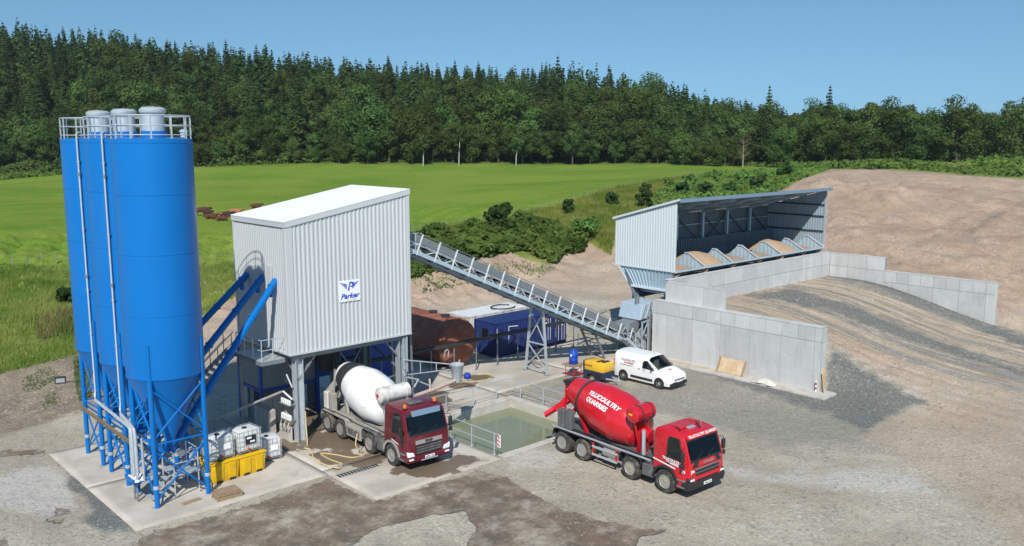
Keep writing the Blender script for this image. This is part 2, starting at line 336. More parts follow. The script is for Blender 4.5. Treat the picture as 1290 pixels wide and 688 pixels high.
def height(x, y):
    x = np.atleast_1d(np.asarray(x, float)); y = np.atleast_1d(np.asarray(y, float))
    z = np.full(x.shape, Wt[n])+Wt[n+1]*x/100+Wt[n+2]*y/100
    for i in range(n): z = z+Wt[i]*np.hypot(x-CP[i,0], y-CP[i,1])
    v = x*F2[0]+y*F2[1]; u = x*R2[0]+y*R2[1]
    far = np.hypot(x, y); z = np.where(far > 560, np.minimum(z, 70)*np.clip(1-(far-560)/2500, .1, 1), z)
    # yard kept flat
    edge = 50.2+np.clip((14-x)*.06, -2, 3)
    yard = (1-sstep(0, 2.0, y-edge-np.clip((x-16)*.9, 0, 30)*sstep(16,20,x)*0))*(1-sstep(66, 74, x))*(1-sstep(72.5, 77, v))
    yard = np.where(x > 18, (1-sstep(70, 76, v-np.clip((x-30)*.0,0,1)))*(1-sstep(53, 57, y))*(1-sstep(66,74,x)), yard)
    z = z*(1-yard)+0*yard
    pile = sstep(70, 76, x)*(1-sstep(128, 145, v))
    dirt = sstep(60, 75, v)*(1-sstep(100, 125, v))*(1-pile)
    z = z+pile*(-.7+(fbm(x/11, y/11, 4, 3)-.5)*2.8+(np.abs(fbm(x/3.2, y/3.2, 5, 9)-.5)*1.1-.25)+(fbm(x/1.1, y/1.1, 2, 19)-.5)*.35-np.abs(fbm(u/2.6, v/16, 3, 13)-.5)*1.5*sstep(1.5, 4, z))
    z = z+dirt*(((fbm(x/3.0, y/3.0, 4, 5)-.5)*2.2+(np.abs(fbm(x/1.7, y/1.7, 3, 6)-.5)*2-.4)*.9)*sstep(.3, 1.5, z)*(1-.6*sstep(3., 4.5, z)))
    z = z+sstep(100, 160, v)*(fbm(x/60, y/60, 3, 11)-.5)*1.2
    bank = sstep(47, 51, v)*(1-sstep(60, 70, v))*(1-sstep(30, 40, x))
    z = z+bank*(fbm(x/2, y/2, 3, 21)-.5)*.5*sstep(.2, 1, z)
    # loading ramp between the concrete walls
    rz = np.interp(y, RY, RZ)
    xl = np.where(y > 25.2, 48.85, 48.9-sstep(0, 6, 25.2-y)*3.0); xw = np.where(y > 25.2, .02, 1.0+np.clip((25.2-y), 0, 8)*.55)
    m = sstep(0, 1, (x-xl)/xw)*(1-sstep(72.1, 72.4+np.clip(23.5-y, 0, 12)*1.2, x))*(y < 37.9)*sstep(6, 10, y)
    m = m*np.where(y > 37.35, 0, 1)
    z = z*(1-m)+np.maximum(rz, np.minimum(z, 1.2))*m
    z = z+m*(np.abs(np.sin(x*1.9))-.5)*.10+m*(fbm(x/1.6, y/6, 2, 31)-.5)*.09
    low = np.where((z < .05), (fbm(x/3, y/3, 3, 41)-.52)*.05*sstep(2, 5, np.abs(x-27)+0*y), 0)
    return z+low*(1-m)
def lines(segs, extra):
    L = []
    for a, b, s in segs: L += list(np.arange(a, b, s))
    x = L[-1]; s = segs[-1][2]
    while x < 5200: s *= 1.13; x += s; L.append(x)
    L = [q for q in L if all(abs(q-e) > .12 for e in extra)]+list(extra)
    return np.array(sorted(L))
PX0, PX1, PY0, PY1 = 27.15, 33.8, 30.35, 36.6          # the settling pond
gx_ = lines([(-60,6,3),(6,56,.3),(56,118,.55),(118,190,2.4)], [PX0,PX1,48.83,72.32])
gy_ = lines([(-40,6,3),(6,56,.3),(56,112,.6),(112,190,2.4)], [PY0,PY1,37.33])
GX, GY = np.meshgrid(gx_, gy_); fx, fy = GX.ravel(), GY.ravel(); fz = height(fx, fy)
near_pond = (fx > PX0-.7) & (fx < PX1+.7) & (fy > PY0-.7) & (fy < PY1+.7); fz = np.where(near_pond, 0, fz)
nx, ny = len(gx_), len(gy_)
# zones traced on the photograph, stored at the places they fall on
pxx, pxy = to_px(np.stack([fx, fy, fz], 1))
ahead = (fx*F2[0]+fy*F2[1]) > 6
def sdf(poly, X, Y):
    P = np.array(poly, float); d = np.full(X.shape, 1e9); ins = np.zeros(X.shape, bool)
    for i in range(len(P)):
        a, b = P[i-1], P[i]; e = b-a; L = max(e@e, 1e-9)
        t = np.clip(((X-a[0])*e[0]+(Y-a[1])*e[1])/L, 0, 1)
        d = np.minimum(d, np.hypot(X-a[0]-t*e[0], Y-a[1]-t*e[1]))
        c = ((a[1] > Y) != (b[1] > Y)) & (X < (b[0]-a[0])*(Y-a[1])/(b[1]-a[1]+1e-12)+a[0]); ins ^= c
    return np.where(ins, d, -d)
def zone(polys, soft):
    s = np.full(fx.shape, -1e9)
    for p in polys: s = np.maximum(s, sdf(p, pxx, pxy))
    return np.clip(.5+s/(2*soft), 0, 1)*ahead
FENCE = [(-700,342),(0,338),(97,335),(180,334),(259,335),(330,326),(420,312),(500,298),(555,290),(610,283),(700,262),(770,241),(870,223),(1000,213),(1100,209),(1290,203),(1900,203)]
LOWG = [(-700,486),(0,470),(60,455),(97,447),(180,430),(255,398),(300,372),(400,352),(515,352),(560,337),(600,327),(640,317),(660,326),(695,334),(700,320),(735,302),(770,322),(776,300),(850,262),(920,258),(985,240),(1005,228),(1045,214),(1100,213),(1230,222),(1290,226),(1900,236)]
GRASSP = LOWG+[(1900,-400),(-700,-400)]
ROUGHP = LOWG+FENCE[::-1]
SANDP = [[(-700,620),(0,547),(60,529),(105,516),(260,472),(300,482),(420,470),(515,440),(600,384),(640,380),(760,372),(790,400),(840,460),(845,350),(780,240),(515,300),(255,380),(97,430),(0,455),(-700,470)],
         [(845,360),(850,240),(985,225),(1045,205),(1290,215),(1900,220),(1900,900),(1290,700),(1262,665),(1230,630),(1180,600),(1130,572),(1095,556),(1088,548),(1112,532),(1135,522),(1165,512),(1150,490),(1110,470),(1047,428),(915,372)]]
RAMPP = [[(905,385),(1040,335),(1062,345),(1250,404),(1300,425),(1900,600),(1700,640),(1290,492),(1200,478),(1130,455),(1047,415),(1040,420)]]
DARKP = [[(1046,343),(1110,351),(1160,371),(1250,408),(1310,432),(1300,441),(1230,414),(1150,384),(1100,362),(1060,350)],
         [(965,368),(1000,362),(1060,381),(1120,403),(1180,428),(1290,467),(1420,512),(1420,518),(1290,473),(1160,436),(1090,409),(1030,389),(940,372)],
         [(1047,440),(1062,446),(1108,478),(1168,507),(1115,526),(1090,545),(1050,524),(1010,512),(930,485),(868,463),(868,455),(1040,500)],
         [(84,596),(100,600),(166,662),(168,671),(128,672),(104,655),(118,640),(84,612)]]
MIDP = [[(640,497),(700,478),(745,474),(800,488),(868,462),(1040,518),(1120,548),(1150,580),(1080,566),(980,562),(905,540),(815,515),(690,512)]]
WETP = [[(150,700),(200,668),(300,642),(413,604),(470,633),(600,593),(640,602),(682,628),(705,643),(745,652),(792,662),(852,668),(806,676),(792,700),(560,740),(600,668),(585,642),(540,650),(482,664),(432,690),(390,760),(150,760)],
        [(-300,590),(0,577),(58,571),(62,566),(0,569),(-300,574)], [(0,682),(12,680),(10,700),(-40,720),(-40,690)], [(60,655),(75,650),(82,655),(70,660)], [(62,640),(82,638),(90,646),(70,647)]]
PALEP = [[(-300,640),(0,600),(60,585),(80,600),(100,640),(60,650),(0,640),(-300,680)], [(640,560),(720,570),(700,590),(640,590)], [(1060,590),(1150,600),(1180,622),(1100,620),(1000,610)], [(905,580),(960,596),(1060,600),(1040,612),(930,604)], [(180,520),(262,505),(262,540),(120,545)]]
Z1 = np.stack([zone(WETP, 9), zone(DARKP, 13), np.maximum(zone(SANDP[:1], 12), zone(SANDP[1:], 30)), zone([GRASSP], 5)], 1)
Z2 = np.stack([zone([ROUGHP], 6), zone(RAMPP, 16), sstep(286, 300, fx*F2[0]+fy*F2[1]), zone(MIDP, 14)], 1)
Z3 = np.stack([zone(PALEP, 14), zone([[(-700,640),(0,549),(60,531),(105,518),(200,490),(235,470),(200,420),(97,440),(0,462),(-700,475)]], 10), 0*fx, 0*fx], 1)
idx = np.arange(nx*ny).reshape(ny, nx)
q = np.stack([idx[:-1,:-1], idx[:-1,1:], idx[1:,1:], idx[1:,:-1]], -1).reshape(-1, 4)
cx = (fx[q[:,0]]+fx[q[:,2]])/2; cy = (fy[q[:,0]]+fy[q[:,2]])/2
q = q[~((cx > PX0) & (cx < PX1) & (cy > PY0) & (cy < PY1))]
def np_mesh(name, V, Fq, k=4):
    me = bpy.data.meshes.new(name); me.vertices.add(len(V)); me.vertices.foreach_set('co', np.asarray(V, np.float32).ravel())
    me.loops.add(len(Fq)*k); me.loops.foreach_set('vertex_index', np.asarray(Fq, np.int32).ravel())
    me.polygons.add(len(Fq)); me.polygons.foreach_set('loop_start', np.arange(0, len(Fq)*k, k, dtype=np.int32))
    me.update(calc_edges=True); me.validate(); return me
gm = np_mesh('ground', np.stack([fx, fy, fz], 1), q)
for nm, Z in (('zone_a', Z1), ('zone_b', Z2), ('zone_c', Z3)):
    at = gm.color_attributes.new(nm, 'FLOAT_COLOR', 'POINT'); at.data.foreach_set('color', Z.astype(np.float32).ravel())
gm.polygons.foreach_set('use_smooth', [True]*len(gm.polygons))
def mground():
    m, t, p, o = nodes('yard_and_land')
    def attr(nm):
        a = t.nodes.new('ShaderNodeAttribute'); a.attribute_name = nm
        s = t.nodes.new('ShaderNodeSeparateColor'); t.links.new(a.outputs['Color'], s.inputs[0])
        return s.outputs[0], s.outputs[1], s.outputs[2], a.outputs['Alpha']
    wet, dark, sand, grass = attr('zone_a'); rough, ramp, forest, mid = attr('zone_b'); pale, dirtl = attr('zone_c')[:2]
    nb = mk_noise(t, .16, 6); nm = mk_noise(t, .9, 7, rough=.65); nf = mk_noise(t, 6, 6, rough=.7); ng = mk_noise(t, 28, 3, rough=.7)
    def mask(a, k=.5, e=.10, nz=nm):
        x = mk_math(t, 'MULTIPLY_ADD', mk_math(t, 'SUBTRACT', nz, .5), k, a); return mk_ramp(t, x, .5-e, .5+e)
    # pale crushed-stone yard
    c = mk_mix(t, mk_ramp(t, nb, .35, .65), srgb(172,161,143), srgb(193,183,164))
    c = mk_mix(t, mk_math(t, 'MULTIPLY', mk_ramp(t, nm, .52, .75), .5), c, srgb(196,190,177))
    c = mk_mix(t, mk_math(t, 'MULTIPLY', mk_ramp(t, nf, .50, .70), .40), c, srgb(126,121,111))
    sc_ = mk_noise(t, .5, 6, stretch=(1.6,.35,1), rough=.6)
    c = mk_mix(t, mk_math(t, 'MULTIPLY', mk_ramp(t, sc_, .52, .7), .38), c, srgb(150,143,131))
    tk = mk_noise(t, 1.3, 4, stretch=(2.2,.10,1), rough=.6); tk2 = mk_noise(t, .9, 4, stretch=(.16,1.9,1), rough=.6)
    c = mk_mix(t, mk_math(t, 'MULTIPLY', mk_ramp(t, tk, .53, .6), .15), c, srgb(140,132,120)); c = mk_mix(t, mk_math(t, 'MULTIPLY', mk_ramp(t, tk2, .56, .63), .12), c, srgb(146,138,126))
    c = mk_mix(t, mk_math(t, 'MULTIPLY', mk_math(t, 'MULTIPLY', mk_ramp(t, ng, .56, .64), mk_ramp(t, nm, .42, .62)), .6), c, srgb(104,98,88)); c = mk_mix(t, mk_math(t, 'MULTIPLY', mk_ramp(t, ng, .42, .32), .3), c, srgb(214,208,196))
    c = mk_mix(t, mk_math(t, 'MULTIPLY', mask(pale, .9, .25), .6), c, srgb(205,202,194))
    c = mk_mix(t, mk_math(t, 'MULTIPLY', mask(mid, .9, .35), .62), c, srgb(136,134,126))
    # sand and dirt
    sa = mk_mix(t, mk_ramp(t, nb, .3, .7), srgb(175,147,124), srgb(192,165,141))
    sa = mk_mix(t, mk_math(t, 'MULTIPLY', mk_ramp(t, nm, .45, .7), .55), sa, srgb(166,142,120))
    sa = mk_mix(t, mk_math(t, 'MULTIPLY', mk_ramp(t, mk_noise(t, .35, 7, rough=.7), .56, .72), .5), sa, srgb(160,142,125))
    sl_ = mk_noise(t, .55, 6, stretch=(.9,.9,.16), rough=.65)
    sa = mk_mix(t, mk_math(t, 'MULTIPLY', mk_ramp(t, sl_, .48, .66), .5), sa, srgb(150,138,124))
    sa = mk_mix(t, mk_math(t, 'MULTIPLY', mk_ramp(t, nf, .55, .75), .35), sa, srgb(138,118,99))
    dl = mk_mix(t, mk_ramp(t, nm, .35, .65), srgb(150,134,114), srgb(128,114,98)); dl = mk_mix(t, mk_math(t, 'MULTIPLY', mk_ramp(t, ng, .55, .65), .5), dl, srgb(180,168,150)); dl = mk_mix(t, mk_math(t, 'MULTIPLY', mk_ramp(t, nf, .5, .62), .5), dl, srgb(98,90,74))
    gz0 = t.nodes.new('ShaderNodeSeparateXYZ'); t.links.new(t.nodes.new('ShaderNodeNewGeometry').outputs['Position'], gz0.inputs[0]); up_ = mk_ramp(t, gz0.outputs[2], .25, 1.3)
    sa = mk_mix(t, mk_math(t, 'MULTIPLY_ADD', up_, -.75, .75), sa, mk_mix(t, mk_ramp(t, nb, .35, .65), srgb(176,158,138), srgb(190,172,151)))
    c = mk_mix(t, mk_math(t, 'MULTIPLY', mask(sand, .8, .25), mk_math(t, 'MULTIPLY_ADD', up_, .15, .85)), c, sa); c = mk_mix(t, mask(dirtl, .8, .2), c, dl)
    # wheel-combed ramp
    st = mk_noise(t, .8, 4, stretch=(1,.025,0), rough=.55)
    st2 = mk_noise(t, 4.2, 4, stretch=(1,.02,0), rough=.6)
    rc = mk_mix(t, mk_ramp(t, st, .47, .53), srgb(188,168,145), srgb(148,144,136))
    rc = mk_mix(t, mk_math(t, 'MULTIPLY', mk_ramp(t, st2, .46, .56), .6), rc, srgb(130,121,109))
    rc = mk_mix(t, mk_math(t, 'MULTIPLY', mk_ramp(t, nf, .5, .72), .25), rc, srgb(120,110,98))
    st3 = mk_noise(t, 2.1, 2, stretch=(1,.02,1))
    rc = mk_mix(t, mk_math(t, 'MULTIPLY', mk_ramp(t, st3, .57, .62), .55), rc, srgb(205,190,166))
    c = mk_mix(t, mask(ramp, .5, .3), c, rc)
    dk = mk_mix(t, nf, srgb(84,88,85), srgb(128,129,124)); dk = mk_mix(t, mk_math(t, 'MULTIPLY', mk_ramp(t, ng, .55, .7), .4), dk, srgb(168,166,158))
    md = mk_math(t, 'MULTIPLY', mask(dark, .9, .2), mk_ramp(t, nf, .22, .5)); c = mk_mix(t, md, c, dk)
    # wet mud
    wm = mask(wet, 1.0, .06)
    wc = mk_mix(t, mk_ramp(t, nm, .4, .66), srgb(118,101,84), srgb(99,89,77)); wc = mk_mix(t, mk_math(t, 'MULTIPLY', mk_ramp(t, nf, .55, .72), .4), wc, srgb(138,124,108))
    c = mk_mix(t, mk_math(t, 'MULTIPLY', wm, mk_ramp(t, mk_noise(t, .6, 8, rough=.75), .26, .58)), c, wc)
    def chips(scale):
        vo = t.nodes.new('ShaderNodeTexVoronoi'); vo.inputs['Scale'].default_value = scale; t.links.new(t.nodes.new('ShaderNodeNewGeometry').outputs['Position'], vo.inputs['Vector'])
        sp_ = t.nodes.new('ShaderNodeSeparateColor'); t.links.new(vo.outputs['Color'], sp_.inputs[0]); return sp_.outputs[0]
    c1, c2 = chips(8.5), chips(19.); dry = mk_math(t, 'MULTIPLY_ADD', wm, -.72, 1.)
    c = mk_mix(t, mk_math(t, 'MULTIPLY', mk_math(t, 'MULTIPLY', mk_ramp(t, c1, .78, .86), mk_ramp(t, nm, .36, .62)), mk_math(t, 'MULTIPLY', dry, .42)), c, srgb(96,91,82))
    c = mk_mix(t, mk_math(t, 'MULTIPLY', mk_ramp(t, c2, .80, .9), mk_math(t, 'MULTIPLY', dry, .26)), c, srgb(110,104,94)); c = mk_mix(t, mk_math(t, 'MULTIPLY', mk_ramp(t, c2, .16, .06), mk_math(t, 'MULTIPLY', dry, .26)), c, srgb(216,210,198))
    c = mk_mix(t, mk_math(t, 'MULTIPLY', mk_math(t, 'MULTIPLY', mk_ramp(t, c1, .10, .04), mk_ramp(t, nb, .4, .6)), mk_math(t, 'MULTIPLY', dry, .4)), c, srgb(222,217,206))
    # grass
    gb = mk_noise(t, .035, 5); gmn = mk_noise(t, .4, 6, rough=.7)
    gc = mk_mix(t, mk_ramp(t, gb, .36, .62), (.118,.222,.027,1), (.215,.29,.045,1))
    gc = mk_mix(t, mk_math(t, 'MULTIPLY', mk_ramp(t, gmn, .42, .7), .5), gc, (.215,.27,.055,1))
    gc = mk_mix(t, mk_math(t, 'MULTIPLY', mk_ramp(t, mk_noise(t, .12, 6, stretch=(1,1.4,1), rough=.7), .5, .72), .45), gc, (.075,.165,.02,1))
    gc = mk_mix(t, mk_math(t, 'MULTIPLY', mk_ramp(t, nf, .48, .72), .30), gc, (.05,.11,.018,1))
    gs = mk_noise(t, .22, 6, stretch=(.35,2.2,1), rough=.72)
    gc = mk_mix(t, mk_math(t, 'MULTIPLY', mk_ramp(t, gs, .44, .62), .7), gc, (.225,.27,.045,1))
    gc = mk_mix(t, mk_math(t, 'MULTIPLY', mk_ramp(t, mk_noise(t, 1.6, 6, rough=.75), .5, .7), .45), gc, (.075,.155,.022,1))
    gc = mk_mix(t, mk_math(t, 'MULTIPLY', mk_ramp(t, mk_noise(t, 2.4, 8, rough=.85), .47, .56), .38), gc, (.062,.14,.018,1))
    rg = mk_mix(t, mk_ramp(t, gmn, .35, .65), (.15,.21,.035,1), (.30,.30,.10,1)); rg = mk_mix(t, mk_math(t, 'MULTIPLY', mk_ramp(t, nm, .5, .7), .5), rg, (.13,.10,.055,1))
    gc = mk_mix(t, mask(rough, .7, .3, gmn), gc, rg)
    c = mk_mix(t, mask(grass, .8, .2, gmn), c, gc)
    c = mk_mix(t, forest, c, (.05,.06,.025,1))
    t.links.new(c, p.inputs['Base Color'])
    rr = mk_mix(t, mk_math(t, 'MULTIPLY', wm, mk_ramp(t, nb, .42, .6)), (.95,)*3+(1,), (.42,)*3+(1,)); t.links.new(rr, p.inputs['Roughness'])
    t.links.new(mk_math(t, 'MULTIPLY_ADD', grass, -.28, .3), p.inputs['Specular IOR Level'])
    h = mk_math(t, 'ADD', mk_math(t, 'MULTIPLY', nf, .7), mk_math(t, 'ADD', mk_math(t, 'MULTIPLY', ng, .35), mk_math(t, 'MULTIPLY', nm, 1.4)))
    h = mk_math(t, 'MULTIPLY', h, mk_math(t, 'SUBTRACT', 1, mk_math(t, 'MULTIPLY', wm, .8)))
    h2 = mk_math(t, 'MULTIPLY', mk_math(t, 'ADD', mk_noise(t, .7, 7, rough=.7), mk_math(t, 'MULTIPLY', mk_noise(t, 2.6, 7, rough=.8), .7)), mk_math(t, 'MULTIPLY', sand, mk_math(t, 'SUBTRACT', 1, ramp)))
    gz_ = t.nodes.new('ShaderNodeSeparateXYZ'); t.links.new(t.nodes.new('ShaderNodeNewGeometry').outputs['Position'], gz_.inputs[0])
    h2 = mk_math(t, 'MULTIPLY', h2, mk_math(t, 'MULTIPLY_ADD', mk_ramp(t, gz_.outputs[2], .3, 2.2), .9, .1))
    h = mk_math(t, 'ADD', h, mk_math(t, 'MULTIPLY', h2, 2.6)); h = mk_math(t, 'ADD', h, mk_math(t, 'MULTIPLY', mk_math(t, 'MULTIPLY', st2, ramp), .8)); h = mk_math(t, 'ADD', h, mk_math(t, 'MULTIPLY', mk_math(t, 'MULTIPLY', gmn, grass), 1.2))
    mk_bump(t, p, h, .9, .12); return m
gm.materials.append(mground()); struct(obj_from(gm, 'ground'))
FZ = fz.reshape(ny, nx)
def hgrid(x, y):                              # the built ground, read back from its grid
    x = np.atleast_1d(np.asarray(x, float)); y = np.atleast_1d(np.asarray(y, float))
    i = np.clip(np.searchsorted(gx_, x)-1, 0, nx-2); j = np.clip(np.searchsorted(gy_, y)-1, 0, ny-2)
    a = np.clip((x-gx_[i])/(gx_[i+1]-gx_[i]), 0, 1); b = np.clip((y-gy_[j])/(gy_[j+1]-gy_[j]), 0, 1)
    return (FZ[j,i]*(1-a)+FZ[j,i+1]*a)*(1-b)+(FZ[j+1,i]*(1-a)+FZ[j+1,i+1]*a)*b
def ghz(x, y): return float(hgrid(x, y)[0])

# concrete aprons: slabs with recessed joints, a wet stain where the wash-down water runs
def mslab():
    m, t, p, o = nodes('apron_concrete')
    nb = mk_noise(t, .35, 6); nm = mk_noise(t, 1.1, 7, rough=.65); nf = mk_noise(t, 9, 5, rough=.7)
    c = mk_mix(t, mk_ramp(t, nb, .35, .65), srgb(170,161,148), srgb(194,186,174))
    c = mk_mix(t, mk_math(t, 'MULTIPLY', mk_ramp(t, nm, .5, .72), .5), c, srgb(158,148,134))
    c = mk_mix(t, mk_math(t, 'MULTIPLY', mk_ramp(t, nf, .5, .72), .2), c, srgb(132,124,112))
    a = t.nodes.new('ShaderNodeAttribute'); a.attribute_name = 'wet'
    x = mk_math(t, 'MULTIPLY_ADD', mk_math(t, 'SUBTRACT', mk_noise(t, .75, 6, rough=.6), .5), 1.5, a.outputs['Fac']); wm = mk_ramp(t, x, .47, .56)
    c = mk_mix(t, mk_math(t, 'MULTIPLY', wm, .95), c, mk_mix(t, nm, srgb(96,82,66), srgb(122,107,88)))
    t.links.new(c, p.inputs['Base Color']); t.links.new(mk_mix(t, wm, (.9,)*3+(1,), (.4,)*3+(1,)), p.inputs['Roughness'])
    mk_bump(t, p, nf, .25, .02); return m
M['slab'] = mslab()
WETS = [(23.6,31.6,1.5),(25.3,30.9,.9),(24.6,36.,2.2),(22.4,37.5,1.9),(21.3,35.2,1.1),(20.2,38.6,1.0),(23.5,40.5,2.6),(22.0,34.0,.9),(29.3,39.2,1.6),(31.0,40.2,1.0),(33.8,41.2,.9),(35.8,41.6,.7),(19.2,38.2,.8),(28.2,37.6,1.0)]
def slab(name, x0, x1, y0, y1, z=.03, st=.35):
    xs = np.linspace(x0, x1, max(2, int((x1-x0)/st)+1)); ys = np.linspace(y0, y1, max(2, int((y1-y0)/st)+1))
    X, Y = np.meshgrid(xs, ys); V = np.stack([X.ravel(), Y.ravel(), np.full(X.size, z)], 1); I = np.arange(X.size).reshape(X.shape)
    Q = list(np.stack([I[:-1,:-1], I[:-1,1:], I[1:,1:], I[1:,:-1]], -1).reshape(-1, 4))
    ring = list(I[0,:])+list(I[1:,-1])+list(I[-1,-2::-1])+list(I[-2:0:-1,0]); n0 = len(V)
    V = np.concatenate([V, V[ring]-np.array([0,0,.16])]); k = len(ring)
    Q += [(ring[i], n0+i, n0+(i+1)%k, ring[(i+1)%k]) for i in range(k)]
    me = np_mesh(name, V, np.array(Q)); wv = np.zeros(len(V))
    for a, b, r in WETS: wv = np.maximum(wv, np.clip(1-.5*np.hypot(V[:,0]-a, V[:,1]-b)/r, 0, 1))
    at = me.attributes.new('wet', 'FLOAT', 'POINT'); at.data.foreach_set('value', wv.astype(np.float32))
    me.materials.append(M['slab']); return me
g = .03
apron = struct(obj_from(slab('concrete_apron', 11.2, 19.85-g, 33.8, 39.6, .034), 'concrete_apron'))
for a in [(11.2,19.85-g,39.6+g,45.4),(19.85,27.12-g,29.9,34.3),(19.85,27.12-g,34.3+g,39.6),(19.85,27.12-g,39.6+g,45.4),
          (27.12,34.2,37.0,40.7),(27.12,34.2,40.7+g,44.7),(34.2+g,41.2,38.2,44.7),(41.2+g,48.4,38.4,44.7),(27.12,38,44.7+g,50)]:
    o = obj_from(slab('slab', *a, z=.03+random.Random(a[0]*7+a[2]).uniform(-.003,.003)), 'slab', parent=apron)
# drain grating across the wash bay
d = thing('drain_grating', 'long narrow steel drain grating across the concrete wash bay beside the maroon lorry', 'drain', (20.6,32.5,.036))
b = MB(); b.b2((19.95,33.02,.034),(22.2,33.06,.05)); b.b2((19.95,33.38,.034),(22.2,33.42,.05)); b.build('frame', M['galvd'], d)
for i in range(13): MB().b2((20.0+i*.168,33.07,.034),(20.1+i*.168,33.37,.048)).build('grating_bar', M['dark'], d)

# settling pond
pw = struct(MB().add([(PX0,PY0,-.42),(PX1,PY0,-.42),(PX1,PY1,-.42),(PX0,PY1,-.42)], [(0,1,2,3)]).build('pond_water', M['water']))
pd = thing('settling_pond', 'rectangular concrete settling pond with raised far kerb beside the wash bay', 'pond', (30.5,33.5,0))
b = MB(); b.b2((PX0-.02,PY0-.3,-1.2),(PX1+.35,PY0,-.004)); b.build('near_wall', M['pondwall'], pd)
MB().b2((PX0-.03,PY0,-1.2),(PX0,PY1,.02)).build('side_wall', M['pondwall'], pd)
MB().b2((PX1,PY0,-1.2),(PX1+.35,PY1+.38,.14)).build('side_wall', M['conc2'], pd, bevel=.02)
MB().b2((PX0-.03,PY1,-1.2),(PX1-.003,PY1+.38,.12)).build('far_wall', M['conc2'], pd, bevel=.02)
MB().b2((PX0-.03,PY0-.42,-.1),(34.6,PY0-.003,.03)).build('kerb', M['conc2'], pd, bevel=.01)
def railing(name, label, pts, h=1.08, mid=.55, zb=.03, posts=None, group=None):
    t = thing(name, label, 'railing', (pts[0][0], pts[0][1], zb), 0, group)
    P3 = [(p[0], p[1], zb+h) for p in pts]; MB().tube(P3, .028, 6).build('handrail', M['galv'], t)
    MB().tube([(p[0], p[1], zb+mid) for p in pts], .024, 6).build('mid_rail', M['galv'], t)
    for p in (posts or pts):
        MB().tube([(p[0],p[1],zb-.02),(p[0],p[1],zb+h)], .028, 6).box((p[0],p[1],zb+.008), (.16,.16,.016)).build('post', M['galv'], t)
    return t
fr = railing('pond_railing', 'galvanised tube railing round the far sides of the settling pond', [(27.3,37.03),(34.2,37.03),(34.2,31.6)], zb=.1,
        posts=[(27.3,37.03),(29.3,37.03),(31.27,37.03),(33.04,37.03),(34.2,36.2),(34.2,34.3),(34.2,32.6)])
nr = railing('pond_railing', 'galvanised tube railing on the wash bay side of the pond with a red striped tag', [(27.07,35.6),(27.07,30.1)], posts=[(27.07,35.5),(27.07,33.86),(27.07,32.2),(27.07,30.5)])
b = MB(); b.box((27.07,30.16,.80), (.03,.22,.62)); rb = b.build('warning_tag', M['wtext'], nr)
for k in range(3): MB().bar((27.035,30.08,.56+k*.2),(27.035,30.24,.68+k*.2),.012,.07).build('stripe', M['rtext'], rb)
